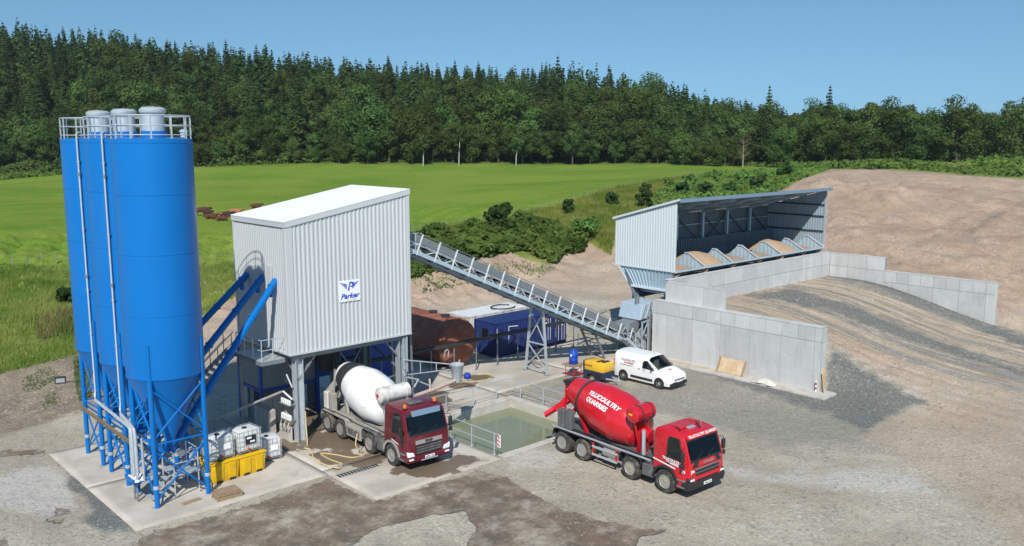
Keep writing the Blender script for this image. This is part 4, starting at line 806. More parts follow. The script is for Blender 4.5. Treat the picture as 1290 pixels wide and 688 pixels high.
for a, b_ in (((46.0,38.0,2.6),(47.9,38.0,1.05)),((46.0,38.0,2.1),(47.9,38.0,.55))): MB().tube([a,b_], .022, 6).build('stair_rail', M['galv'], t)
for k in range(3): MB().tube([(46.1+k*.85,38.0,1.45-k*.68),(46.1+k*.85,38.0,2.5-k*.68)], .022, 6).build('stair_post', M['galv'], t)
for y in (39.3,40.5): MB().bar((44.0,y,zl(44)-.02),(45.2,y,.03),.16,.1).build('tail_leg', M['galvd'], t)
for k in range(5): MB().bar((44.15+k*.2,39.3,zl(44)-.4-k*.33),(44.15+k*.2,40.5,zl(44)-.4-k*.33),.05).build('tail_rung', M['galvd'], t)

# ------------------------------------------------------------------ aggregate bins
AX0, AX1, AY0, AY1, AZ = 50.6, 72.0, 37.45, 43.1, 5.82
t = shed = thing('aggregate_bin_shed', 'open-fronted pale metal shed over a row of six aggregate bins on the ramp wall', 'shed', (61,40.3,0))
def stop(y): return 10.80+(9.25-10.80)*(y-AY0)/(AY1-AY0)
def end_wall(x, sgn, m, nm):
    b = MB(); N_ = 24; p = (AY1-AY0)/N_; prof = []
    for k in range(N_): prof += [(AY0+k*p,0),(AY0+k*p+p*.35,0),(AY0+k*p+p*.45,.035),(AY0+k*p+p*.85,.035)]
    prof.append((AY1,0)); V = []
    for y, d_ in prof: V += [(x+sgn*d_,y,AZ),(x+sgn*d_,y,stop(y)-.02)]
    return b.add(V, [(2*i,2*i+2,2*i+3,2*i+1) for i in range(len(prof)-1)]).build(nm, m, t)
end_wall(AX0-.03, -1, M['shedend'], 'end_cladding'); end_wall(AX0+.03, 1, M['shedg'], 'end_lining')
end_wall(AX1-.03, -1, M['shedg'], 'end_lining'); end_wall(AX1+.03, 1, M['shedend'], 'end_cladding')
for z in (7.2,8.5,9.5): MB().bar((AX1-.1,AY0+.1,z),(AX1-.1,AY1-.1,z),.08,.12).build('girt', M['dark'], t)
MB().corr((AX0,AY1-.03,0),(1,0,0),(0,-1,0),AX1-AX0,AZ,9.2,9.2,.3,.035).build('back_lining', M['shedshade'], t)
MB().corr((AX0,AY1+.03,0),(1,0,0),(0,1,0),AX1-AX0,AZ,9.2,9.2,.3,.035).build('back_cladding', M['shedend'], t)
for z in (7.0,8.2): MB().bar((AX0,AY1-.12,z),(AX1,AY1-.12,z),.1,.06).build('girt', M['bsteel'], t)
MB().b2((AX0-.08,AY0-.08,AZ-.08),(AX0+.0,AY1+.08,AZ+.02)).build('base_trim', M['shedend'], t)
b = MB(); y0, y1 = AY0-.35, AY1+.15
nr2 = 72; 
for k in range(nr2):
    x0 = AX0-.2+k*(AX1-AX0+.4)/nr2; dx = (AX1-AX0+.4)/nr2
    for xa, xb, za, zb in ((0,.6,.0,.0),(.6,.72,.0,.045),(.72,.88,.045,.045),(.88,1,.045,0)):
        b.add([(x0+xa*dx,y0,stop(y0)+.1+za),(x0+xb*dx,y0,stop(y0)+.1+zb),(x0+xb*dx,y1,stop(y1)+.1+zb),(x0+xa*dx,y1,stop(y1)+.1+za)],[(0,1,2,3)])
rf2 = b.build('roof', M['shedroof'], t)
MB().prism([(AX0-.15,y0+.01,stop(y0)+.05),(AX0-.15,y1-.01,stop(y1)+.05),(AX0-.15,y1-.01,stop(y1)+.09),(AX0-.15,y0+.01,stop(y0)+.09)], (AX1-AX0+.3,0,0)).build('roof_lining', M['shedshade'], rf2)
MB().b2((AX0-.2,y0-.1,stop(y0)-.12),(AX1+.2,y0-.01,stop(y0)+.13)).build('gutter', M['shedroof'], rf2)
MB().prism([(AX0-.22,y0,stop(y0)+.0),(AX0-.22,y1,stop(y1)+.0),(AX0-.22,y1,stop(y1)+.16),(AX0-.22,y0,stop(y0)+.16)], (.08,0,0)).build('verge_trim', M['shedend'], rf2)
for k in range(4): y = AY0+.3+k*1.6; MB().bar((AX0,y,stop(y)-.02),(AX1,y,stop(y)-.02),.08,.14).build('purlin', M['galvd'], t)
BW = (AX1-AX0)/6
for k in range(7):
    x = AX0+k*BW
    if 0 < k < 6: MB().bar((x,AY1-.35,5.9),(x,AY1-.35,stop(AY1-.35)-.1),.2,.2).build('portal_post', M['bsteel'], t)
    if 0 < k < 6: MB().bar((x,AY0,stop(AY0)-.14),(x,AY1-.3,stop(AY1-.3)-.14),.12,.2).build('rafter', M['bsteel'], t)
    MB().bar((x-.02 if k == 6 else x+.02 if k == 0 else x,AY0+.02,AZ),(x-.02 if k == 6 else x+.02 if k == 0 else x,AY0+.02,stop(AY0)-.1),.14,.14).build('front_post', M['galv'], t) if k in (6,) else None
for k in range(6):
    x = AX0+k*BW; MB().bar((x+.15,AY1-.3,8.9),(x+BW-.15,AY1-.3,6.6),.07).build('cross_brace', M['dark'], t)
    if k in (1,3): MB().bar((x+.15,AY1-.3,6.6),(x+BW-.15,AY1-.3,8.9),.07).build('cross_brace', M['dark'], t)
# hoppers: sloping corrugated fronts, back boards, dividers
def slope_sheet(P0, P1, P2, P3, pitch, depth, m, nm):     # P0->P1 along the top, P3->P2 along the bottom
    P0, P1, P2, P3 = map(Vector, (P0,P1,P2,P3)); L = (P1-P0).length; k = max(1, round(L/pitch)); nn = (P1-P0).cross(P3-P0).normalized(); V = []
    for i in range(k):
        for f_, d_ in ((0,0),(.3,0),(.42,depth),(.72,depth)): s = (i+f_)/k; V += [P0.lerp(P1,s)+nn*d_, P3.lerp(P2,s)+nn*d_]
    V += [P1, P2]; return MB().add(V, [(2*i,2*i+2,2*i+3,2*i+1) for i in range(len(V)//2-1)]).build(nm, m, t)
slope_sheet((AX0,AY0,AZ-.02),(AX1,AY0,AZ-.02),(AX1-1.0,39.3,3.4),(AX0+1.1,39.3,3.4),.3,.05,M['shedshade'],'hopper_front')
slope_sheet((AX0,AY1-.4,AZ+.9),(AX1,AY1-.4,AZ+.9),(AX1,41.2,3.4),(AX0,41.2,3.4),.3,.05,M['shedshade'],'hopper_back')
slope_sheet((AX0-.02,AY1-.45,AZ-.03),(AX0-.02,AY0+.05,AZ-.03),(AX0+.28,38.3,4.35),(AX0+.28,41.75,4.35),.36,.07,M['bsteel'],'hopper_end')
MB().bar((AX0+.24,38.2,4.3),(AX0+.24,41.9,4.3),.14,.16).build('hopper_beam', M['galvw'], t)
MB().bar((AX0-.03,AY1-.4,AZ-.1),(AX0+.26,41.85,4.35),.09).build('hopper_edge', M['galvw'], t)
MB().b2((AX0+.05,AY0-.06,AZ-.1),(AX1-.05,AY0+.03,AZ+.04)).build('front_lip', M['bsteel'], t)
MB().corr((AX0+.1,AY1-.62,0),(1,0,0),(0,-1,0),AX1-AX0-.2,AZ-.3,AZ+1.25,AZ+1.25,.32,.06).build('back_board', M['shedshade'], t)
for k in range(1,7):
    x = AX0+k*BW-(.12 if k == 6 else 0)
    P = [(x,AY0+.02,AZ+.02),(x,AY0+1.45,AZ+.82),(x,AY0+1.85,AZ+.82),(x,AY0+3.1,AZ-.3),(x,AY0+2.,AZ-.9)]
    MB().prism(P, (.06,0,0)).build('divider', M['bsteel'], t)
    for j in range(5):
        y = AY0+.8+j*.36; zt_ = AZ+.78 if AY0+1.4 < y < AY0+1.9 else AZ+.0+(y-AY0)*.52 if y <= AY0+1.4 else AZ+.75-(y-AY0-1.85)*.85
        MB().bar((x-.02,y,AZ-.2),(x-.02,y,zt_),.07,.16).build('divider_rib', M['bsteel'], t)
    MB().tube([(x,AY0-.02,AZ+.05),(x,AY0+1.45,AZ+.87),(x,AY0+1.85,AZ+.87)], .07, 8).build('divider_rail', M['galv'], t); MB().box((x,AY0-.06,AZ+.02),(.2,.14,.16)).build('rail_shoe', M['galv'], t)
for x in (AX0+.9,AX1-.9,AX0+BW*2,AX0+BW*4):
    for y in (38.9,41.9): MB().bar((x,y,.0),(x,y,4.2 if y < 40 else 5.8),.24).build('hopper_leg', M['galvd'], t)
for x in (AX0+1.15,): MB().bar((x,38.9,3.9),(x,41.9,3.9),.16,.2).bar((x,38.9,2.2),(x,41.9,3.7),.08).bar((x,41.9,2.2),(x,38.9,3.7),.08).build('end_frame', M['bsteel'], t)
# aggregate in the bins
rs = random.Random(5)
for k in range(6):
    x0 = AX0+k*BW+.1; x1 = AX0+(k+1)*BW-.2; hgt = (.25,1.0,.35,.3,1.05,.35)[k]; nn_ = 14
    xs = np.linspace(x0,x1,nn_); ys = np.linspace(AY0+.05,AY1-.7,nn_); X, Y = np.meshgrid(xs,ys)
    dx = np.abs(X-(x0+x1)/2)/(BW/2); dy = np.abs(Y-(AY0+2.2))/2.8
    Z = AZ-.15+hgt*np.clip(1-.8*dx**2-.9*dy**2,-.4,1)-.25*dy+(fbm(X*1.5,Y*1.5,3,50+k)-.5)*.25
    Z = np.minimum(Z, AZ+.0+np.clip((Y-AY0)*.6, 0, 1.0))
    I = np.arange(nn_*nn_).reshape(nn_,nn_); me = np_mesh('aggregate_heap', np.stack([X.ravel(),Y.ravel(),Z.ravel()],1), np.stack([I[:-1,:-1],I[:-1,1:],I[1:,1:],I[1:,:-1]],-1).reshape(-1,4))
    me.polygons.foreach_set('use_smooth', [True]*len(me.polygons))
    o = obj_from(me, 'aggregate_heap', M['agg'] if k in (1,4,0) else M['agg2'])
    tag(o, ('low reddish grit in the bin against the white end sheet','rounded heap of sandy grit in the second bin from the white end sheet','shallow pale grit in the third bin from the white end sheet','thin layer of grit in the fourth bin from the white end sheet','tall sandy heap in the fifth bin from the white end sheet','low grit in the last bin against the far end wall')[k], 'aggregate', 'aggregate in the bins')
# batch weigher and feeder under the bins
t = thing('feeder_unit', 'grey steel weigh feeder with guards and platforms under the aggregate bins', 'feeder', (49.6,40.5,0))
MB().prism([(48.6,39.0,2.3),(50.9,39.0,2.6),(50.9,39.0,3.5),(48.9,39.0,3.4)], (0,2.0,0)).build('transfer_hood', M['bsteel'], t, bevel=.03)
MB().b2((49.3,38.4,1.7),(52.5,38.9,2.3)).build('drive_guard', M['galvd'], t, bevel=.02)
MB().b2((50.3,38.3,3.0),(53.5,38.38,3.5)).build('side_guard', M['galv'], t)
for k in range(2): MB().b2((49.5+k*.55,38.36,1.95),(49.8+k*.55,38.4,2.2)).build('control_box', M['cyel'], t)
for x in (49.3,50.9,52.6):
    for y in (38.6,41.4): MB().bar((x,y,.02),(x,y,2.6),.12).build('leg', M['galvd'], t)
MB().bar((49.3,38.6,.2),(50.9,38.6,2.4),.07).bar((50.9,38.6,.2),(49.3,38.6,2.4),.07).build('brace', M['dark'], t)
for z in (3.1,3.6,4.1): MB().tube([(49.2,38.5,z),(53,38.5,z)], .03, 6).build('rail', M['galv'], t)
for x in (49.3,50.2,51.1,52): MB().tube([(x,38.5,2.4),(x,38.5,4.1)], .03, 6).build('rail_post', M['galv'], t)
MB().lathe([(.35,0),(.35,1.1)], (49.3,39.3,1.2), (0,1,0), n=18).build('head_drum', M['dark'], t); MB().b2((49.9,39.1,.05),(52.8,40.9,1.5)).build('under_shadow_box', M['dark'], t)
MB().tube([(45.5,42.2,1.9),(47.2,42.2,2.4),(48.2,41.8,2.7)], .11, 8).build('air_duct', M['galvd'], t)
for p in ((45.6,42.2),(46.9,42.2)): MB().tube([(*p,.03),(*p,2.1)], .03, 6).build('duct_post', M['galv'], t)
MB().lathe([(.16,0),(.16,.5)], (49.0,39.6,3.4), n=12).build('motor', M['galvd'], t)
for k in range(4): MB().bar((48.7+k*.55,38.95,2.35),(49.2+k*.55,38.95,3.45),.06).build('hood_rib', M['galv'], t)
for x in (48.4,49.1): MB().bar((x,38.6,1.2),(x,41.0,1.2),.09).bar((x,38.6,.05),(x,38.6,2.3),.09).build('frame', M['galv'], t)
MB().bar((48.4,38.6,2.25),(53.4,38.6,2.6),.1).bar((48.4,38.6,1.2),(49.1,38.6,2.3),.06).build('frame', M['galv'], t)

# ------------------------------------------------------------------ concrete walls of the loading ramp
t = thing('ramp_side_wall', 'pale concrete retaining wall of shuttered panels along the side of the ramp facing the van', 'wall', (48.7,31.4,0))
XF = 48.5; MB().b2((XF+.035,25.06,-.3),(XF+.52,37.78,4.0)).build('core', M['jointc'], t)
J = [25.06,25.5,27.73,29.96,32.2,34.41,36.58,37.8]
tz = lambda y: 4.02+(y-25.)*.004
for a, b_ in zip(J[:-1],J[1:]): MB().b2((XF,a+.012,.0),(XF+.05,b_-.012,3.08)).build('panel', M['conc'], t, bevel=.01)
J2 = sorted(set(J+[26.6,28.85,31.08,33.3,35.5]))
for a, b_ in zip(J2[:-1],J2[1:]): MB().b2((XF,a+.012,3.105),(XF+.05,b_-.012,3.97)).build('panel', M['conc'], t, bevel=.01)
for k in range(6): y = 25.07+k*2.12; MB().b2((XF-.015,y,3.975),(XF+.56,y+2.1,4.04)).build('coping', M['conc'], t)
MB().b2((XF+.03,25.0,.0),(XF+.52,25.05,3.08)).build('end_panel', M['conc'], t); MB().b2((XF+.03,25.0,3.105),(XF+.52,25.05,3.97)).build('end_panel', M['conc'], t)
MB().b2((XF-1.15,24.1,-.1),(XF+.02,37.9,.1)).build('footing', M['conc2'], t, bevel=.02)
MB().b2((XF+.02,24.1,-.1),(XF+.9,24.98,.1)).build('footing', M['conc2'], t, bevel=.02)
t = thing('ramp_stub_wall', 'short higher concrete wall standing above the side wall next to the bins', 'wall', (49.0,34.8,4))
MB().b2((XF+.43,32.35,2.5),(XF+.72,36.96,5.28)).build('core', M['jointc'], t)
for a, b_ in ((32.3,33.85),(33.85,35.4),(35.4,37.0)): MB().b2((XF+.38,a+.01,3.2),(XF+.45,b_-.01,5.3)).build('panel', M['conc'], t, bevel=.01)
for a, b_ in ((32.3,34.65),(34.65,37.0)): MB().b2((XF+.37,a+.01,5.305),(XF+.78,b_-.01,5.36)).build('coping', M['conc'], t)
MB().b2((XF+.46,32.29,3.2),(XF+.75,32.34,5.3)).build('end_panel', M['conc'], t)
MB().b2((XF+.34,32.3,2.9),(XF+.5,37.3,3.9)).build('ledge', M['conc2'], t)
t = thing('ramp_end_wall', 'long concrete wall across the head of the ramp under the bin lip', 'wall', (60.5,37.2,3))
MB().b2((49.4,37.05,-.2),(72.3,37.36,5.36)).build('core', M['jointc'], t)
for k in range(10):
    a = 49.3+k*2.3
    MB().b2((a+.012,37.0,2.6),(a+2.288,37.06,4.3)).build('panel', M['conc'], t, bevel=.01); MB().b2((a+.012,37.0,4.325),(a+2.288,37.06,5.37)).build('panel', M['conc'], t, bevel=.01)
    MB().b2((a,36.99,5.375),(a+2.28,37.4,5.42)).build('coping', M['conc'], t)
t = thing('ramp_far_wall', 'stepped pale concrete retaining wall on the sand heap side of the ramp', 'wall', (72.5,30.2,1))
XW = 72.3; MB().b2((XW+.035,23.42,-.2),(XW+.36,32.1,4.2)).b2((XW+.035,32.1,-.2),(XW+.36,37.0,5.3)).build('core', M['jointc'], t)
J = [23.4,24.1,26.1,28.1,30.1,32.1]
for a, b_ in zip(J[:-1],J[1:]): MB().b2((XW,a+.012,-.1),(XW+.05,b_-.012,3.3)).build('panel', M['conc'], t, bevel=.01)
J2 = [23.4,24.1,25.1,26.1,27.1,28.1,29.1,30.1,31.1,32.1]
for a, b_ in zip(J2[:-1],J2[1:]): MB().b2((XW,a+.012,3.325),(XW+.05,b_-.012,4.22)).build('panel', M['conc'], t, bevel=.01)
for a, b_ in ((32.1,33.7),(33.7,35.35),(35.35,36.98)):
    MB().b2((XW,a+.012,2.2),(XW+.05,b_-.012,4.22)).build('panel', M['conc'], t, bevel=.01); MB().b2((XW,a+.012,4.245),(XW+.05,b_-.012,5.32)).build('panel', M['conc'], t, bevel=.01)
    MB().b2((XW-.01,a+.002,5.325),(XW+.42,b_-.002,5.37)).build('coping', M['conc'], t)
for k in range(4): a = 23.4+k*2.17; MB().b2((XW-.01,a,4.225),(XW+.42,a+2.16,4.28)).build('coping', M['conc'], t)
MB().b2((XW+.03,23.36,-.1),(XW+.36,23.415,4.2)).build('end_panel', M['conc'], t)
# odds and ends at the foot of the wall
def leaning(name, label, cat, y0, y1, h, m, frame):
    t = thing(name, label, cat, (47.9,(y0+y1)/2,.1)); x0, x1 = 47.95, 48.38
    MB().prism([(x0,y0,.12),(x0,y1,.12),(x1,y1,h),(x1,y0,h)], (.05,0,.0)).build('board', m, t)
    for (ya, yb) in ((y0,y0+.12),(y1-.12,y1)): MB().prism([(x0-.05,ya,.12),(x0-.05,yb,.12),(x1-.05,yb,h),(x1-.05,ya,h)], (.045,0,0)).build('batten', frame, t)
    return t
leaning('formwork_board', 'dusty timber formwork board with battens leaning on the concrete wall', 'board', 30.0, 32.0, 1.0, M['ply'], M['wood'])
t = thing('timber_lath', 'pale timber lath standing against the end of the concrete wall', 'timber', (48.55,24.8,.1)); MB().bar((48.5,24.85,.1),(48.75,24.96,1.5),.03,.18).build('lath', M['ply'], t); MB().bar((48.35,24.7,.12),(48.5,24.95,1.2),.03,.05).build('strip', M['dark'], t)
t = thing('striped_post', 'short red and white striped marker post at the corner of the concrete wall', 'marker', (48.3,25.15,.1))
for k in range(5): MB().b2((48.27,25.12,.1+k*.14),(48.33,25.18,.236+k*.14)).build('band', M['rtext'] if k%2 else M['wtext'], t)
b = MB(); r = random.Random(3)
nn_ = 9; X, Y = np.meshgrid(np.linspace(47.3,48.1,nn_), np.linspace(27.4,29.0,nn_)); Z = .12+.28*np.clip(1-((X-47.7)/.42)**2-((Y-28.2)/.85)**2,0,1)+(fbm(X*4,Y*4,3,77)-.5)*.18
Z = np.maximum(Z, .105); I = np.arange(81).reshape(9,9); me = np_mesh('sheet_bundle', np.stack([X.ravel()+.06*np.sin(Y.ravel()*9),Y.ravel(),Z.ravel()],1), np.stack([I[:-1,:-1],I[:-1,1:],I[1:,1:],I[1:,:-1]],-1).reshape(-1,4)); me.polygons.foreach_set('use_smooth',[True]*64)
tag(obj_from(me, 'sheet_bundle', M['sack']), 'crumpled pale sheet lying at the foot of the concrete wall beside the formwork board', 'sheet')
for i, (y0, y1) in enumerate(((36.9,34.0),(33.6,32.3))):
    tag(MB().bar((47.9,y0,.13),(47.98,y1,.13),.14,.05).build('plank', M['ply']), ('long pale plank lying along the wall footing behind the van','short pale plank lying on the wall footing beside the formwork board')[i], 'plank')

# ------------------------------------------------------------------ containers, tank, pipe rack
def container(name, label, x0, x1, y0, y1, h, m, mroof, doors):
    t = thing(name, label, 'container', ((x0+x1)/2,(y0+y1)/2,.03)); z0 = .16
    MB().corr((x0+.12,y0,0),(1,0,0),(0,-1,0),x1-x0-.24,z0,h-.06,h-.06,.28,.035,fl=(.35,.15,.35,.15)).build('long_side', m, t)
    MB().corr((x0,y0+.12,0),(0,1,0),(-1,0,0),y1-y0-.24,z0,h-.06,h-.06,.26,.035,fl=(.35,.15,.35,.15)).build('short_side', m, t)
    MB().b2((x0+.05,y0+.05,.14),(x1-.05,y1-.05,h-.03)).build('box_body', m, t)
    b = MB(); n_ = 22
    for k in range(n_): xa = x0+.06+k*(x1-x0-.12)/n_; b.b2((xa+.01,y0+.06,h-.03),(xa+(x1-x0)/n_*.6,y1-.06,h-.008))
    rf_ = b.build('roof', mroof, t)
    b = MB()
    for x in (x0,x1):
        for y in (y0,y1): b.b2((x-.05,y-.05,.03),(x+.05,y+.05,h))
    for y in (y0,y1): b.b2((x0+.05,y-.045,h-.09),(x1-.05,y+.045,h+.002)); b.b2((x0+.05,y-.045,.05),(x1-.05,y+.045,.18))
    for x in (x0,x1): b.b2((x-.045,y0+.05,h-.088),(x+.045,y1-.05,h+.0)); b.b2((x-.045,y0+.05,.052),(x+.045,y1-.05,.178))
    b.build('corner_frame', mroof if mroof is not M['roofw'] else m, t); return t
t = container('shipping_container', 'dark blue steel shipping container standing beyond the conveyor trestle', 39.9, 46.9, 44.75, 47.0, 2.46, M['dblue'], M['dblue'], True)
MB().b2((39.83,45.55,1.35),(39.87,46.15,1.95)).build('window', M['glass'], t)
for x, z0 in ((45.0,.5),(45.25,.5),(39.95,.6)): MB().tube([(x,44.67,z0),(x,44.67,2.1)], .014, 6).build('lock_rod', M['wtext'], t)
for x in (45.6,46.25): MB().b2((x,44.68,.2),(x+.6,44.72,2.35)).build('door', M['dblue'], t)
for x in (45.8,46.1,46.45,46.7): MB().tube([(x,44.66,.25),(x,44.66,2.3)], .012, 6).build('lock_rod', M['wtext'], t)
for k, (x, z) in enumerate(((44.7,2.0),(44.7,1.65),(45.75,1.9),(46.4,1.9),(45.75,1.4),(46.4,1.4))): MB().b2((x,44.655,z),(x+.16,44.66,z+.18)).build('sticker', (M['orange'],M['wtext'])[k%2], t)
MB().tube([(41.0,44.6,.9),(41.0,44.6,2.1)], .018, 6).tube([(41.0,44.6,2.1),(41.6,44.3,2.12)], .02, 6).build('rod_bracket', M['wtext'], t)
t = container('shipping_container', 'white-roofed storage container between the rusty tank and the blue container', 39.4, 45.4, 47.2, 49.5, 2.62, M['dwhite'], M['roofw'], False)
t = thing('coiled_hose', 'black hose looped on the white container roof', 'hose', (43.6,48.0,2.65))
MB().tube([(43.6+1.0*math.cos(a*.28+.4),48.1+.8*math.sin(a*.28+.4),2.70) for a in range(20)], .045, 6).build('loop', M['black'], t)
t = thing('rusty_tank', 'large rust-brown horizontal cylindrical tank lying between the white tower and the containers', 'tank', (36.2,47,.03))
MB().lathe([(.02,-.35),(.6,-.3),(1.1,-.2),(1.45,-.08),(1.62,.1),(1.65,.3),(1.65,6.0),(1.45,6.3),(.6,6.5),(.02,6.55)], (36.25,44.4,1.72), (0,1,0), n=48).build('shell', M['rust'], t, smooth=True, ang=R(50))
for y in (44.7,46.3,48.,49.9): MB().lathe([(1.65,-.03),(1.672,-.02),(1.672,.02),(1.65,.03)], (36.25,y,1.72), (0,1,0), n=48, cap=False).build('seam', M['rust'], t, smooth=True)
for y in (45.4,49.2): MB().b2((35.1,y-.15,.03),(37.4,y+.15,.5)).build('saddle', M['dark'], t)
for x, y in ((36.1,45.6),(36.3,47.2)): MB().lathe([(.28,3.34),(.28,3.45),(.32,3.46),(.32,3.5)], (x,y,0), n=18).build('manhole', M['dark'], t)
t = thing('pipe_rack', 'black cable tray on thin steel posts running past the rusty tank and containers', 'pipe rack', (38,43.1,.03))
MB().b2((28.2,43.0,1.98),(47.8,43.28,2.04)).b2((28.2,43.0,2.04),(47.8,43.03,2.16)).b2((28.2,43.25,2.04),(47.8,43.28,2.16)).build('tray', M['dark'], t)
for y in (43.09,43.18): MB().tube([(28.2,y,2.1),(47.8,y,2.1)], .04, 6).build('cable', M['black'], t)
for k in range(10): x = 29.2+k*1.88; MB().bar((x,43.14,.03),(x,43.14,1.98),.06).box((x,43.14,.04),(.2,.2,.02)).build('post', M['galvd'], t)
MB().tube([(41,43.14,.32),(47.8,43.14,.32)], .025, 6).build('low_rail', M['galvd'], t)
MB().tube([(33.9,43.0,1.4),(33.9,42.9,1.8),(34.05,42.85,1.9),(34.2,42.9,1.8),(34.2,42.95,1.4)], .04, 6).build('loop_handle', M['galv'], t)
tag(MB().lathe([(.02,0),(.22,.02),(.26,.2),(.15,.36),(.02,.4)], (34.9,41.9,.03), n=10).build('tarp_bundle', M['tarp'], smooth=True), 'small crumpled blue sheet bundle on the concrete beside the pipe rack', 'sheet')
t = thing('standpipe_hose', 'pale yellow hose looped from a standpipe across the concrete apron', 'hose', (34.3,41.5,.03))
MB().tube([(34.3,41.9,.05),(34.3,41.9,1.3),(34.2,41.8,1.4),(34.0,41.7,1.2),(33.9,41.6,.5),(33.9,41.5,.06),(34.6,41.0,.055),(35.6,40.8,.055),(36.4,41.1,.055),(36.6,41.7,.055),(35.9,42.2,.055)], .028, 6).build('hose', M['hose'], t, smooth=True)
def hose(pts, n=10):
    P = [Vector(p) for p in pts]; out = []
    for i in range(len(P)-1):
        p0, p1, p2, p3 = P[max(i-1,0)], P[i], P[i+1], P[min(i+2,len(P)-1)]
        for k in range(n): s = k/n; out.append(.5*((2*p1)+(p2-p0)*s+(2*p0-5*p1+4*p2-p3)*s*s+(3*p1-p0-3*p2+p3)*s**3))
    return out+[P[-1]]
hp = [(21.35,38.42,1.6),(21.3,38.3,.8),(21.1,37.9,.06)]+[tuple(at_z(x,y)[:2])+(.062,) for x, y in ((384,566),(391,568),(396,580),(404,585),(425,591),(430,586),(415,580),(404,573),(420,574),(445,578),(460,572))]+[(22.05,34.9,.5),(22.2,35.0,1.1)]
t = thing('wash_hose', 'long pale yellow wash-down hose snaking from the tower leg to the maroon lorry', 'hose', (21.3,37,.03)); MB().tube(hose(hp), .03, 6).build('hose', M['hose'], t, smooth=True)
# ------------------------------------------------------------------ lorries and van
def wheel(t, x, s, r, w, side, rim, nuts=None, deep=.06):
    """one wheel, side -1 faces -x; built in the vehicle's own frame"""
    k = side; prof = [(r*.60,.0),(r*.66,.012),(r*.93,.012),(r*.985,.05),(r,.09),(r,w-.05),(r*.95,w),(r*.55,w)]
    ty = MB().lathe([(a, d) for a, d in prof], (x,s,r), (-k,0,0), n=32, cap=False).build('wheel', M['rubber'], t, world=False, smooth=True)
    b = MB(); 
    for q in range(28): a = 2*math.pi*q/28; b.box((x-k*w*.55, s+math.cos(a)*(r+.003), r+math.sin(a)*(r+.003)), (w*.8,.05,.016), m=Matrix.Rotation(a+math.pi/2,3,'X'))
    stuff(b.build('tread', M['rubber'], ty, world=False))
    MB().lathe([(r*.61,.02),(r*.585,.0),(r*.54,.02),(r*.50,deep),(r*.36,deep+.01),(r*.34,deep-.02),(r*.20,deep-.03),(r*.19,deep-.07),(.02,deep-.08)], (x,s,r), (-k,0,0), n=28).build('rim', rim, ty, world=False, smooth=True, ang=R(30))
    MB().lathe([(r*.49,deep-.008),(r*.36,deep-.004)], (x-k*.0,s,r), (-k,0,0), n=28, cap=False).build('hub_ring', M['dark'] if deep > .1 else M['cgrey'], ty, world=False)
    if nuts:
        b = MB()
        for q in range(10): a = 2*math.pi*q/10; b.lathe([(.026,-.03),(.026,.03)], (x-k*(deep-.045), s+math.cos(a)*r*.28, r+math.sin(a)*r*.28), (-k,0,0), n=6)
        stuff(b.build('wheel_nuts', nuts, ty, world=False))
    return ty
def arc_guard(t, s0, s1, z, x0, x1, m, name='mudguard', drop=.25):
    P = []; n_ = 8; r = .16
    pts = [(s0-.02,z-drop),(s0+.03,z-.08),(s0+.16,z),(s1-.16,z),(s1-.03,z-.08),(s1+.02,z-drop)]
    b = MB()
    for (a, za), (c, zc) in zip(pts[:-1],pts[1:]): b.add([(x0,a,za),(x1,a,za),(x1,c,zc),(x0,c,zc),(x0,a,za+.03),(x1,a,za+.03),(x1,c,zc+.03),(x0,c,zc+.03)],[(0,1,2,3),(4,7,6,5),(0,4,5,1),(2,6,7,3),(0,3,7,4),(1,5,6,2)])
    return b.build(name, m, t, world=False)
def loc_bmesh(V, Fc, name, m, parent, bevel=.05, seg=2):
    b = MB().add(V, Fc); return b.build(name, m, parent, world=False, smooth=True, bevel=bevel, seg=seg, ang=R(35))
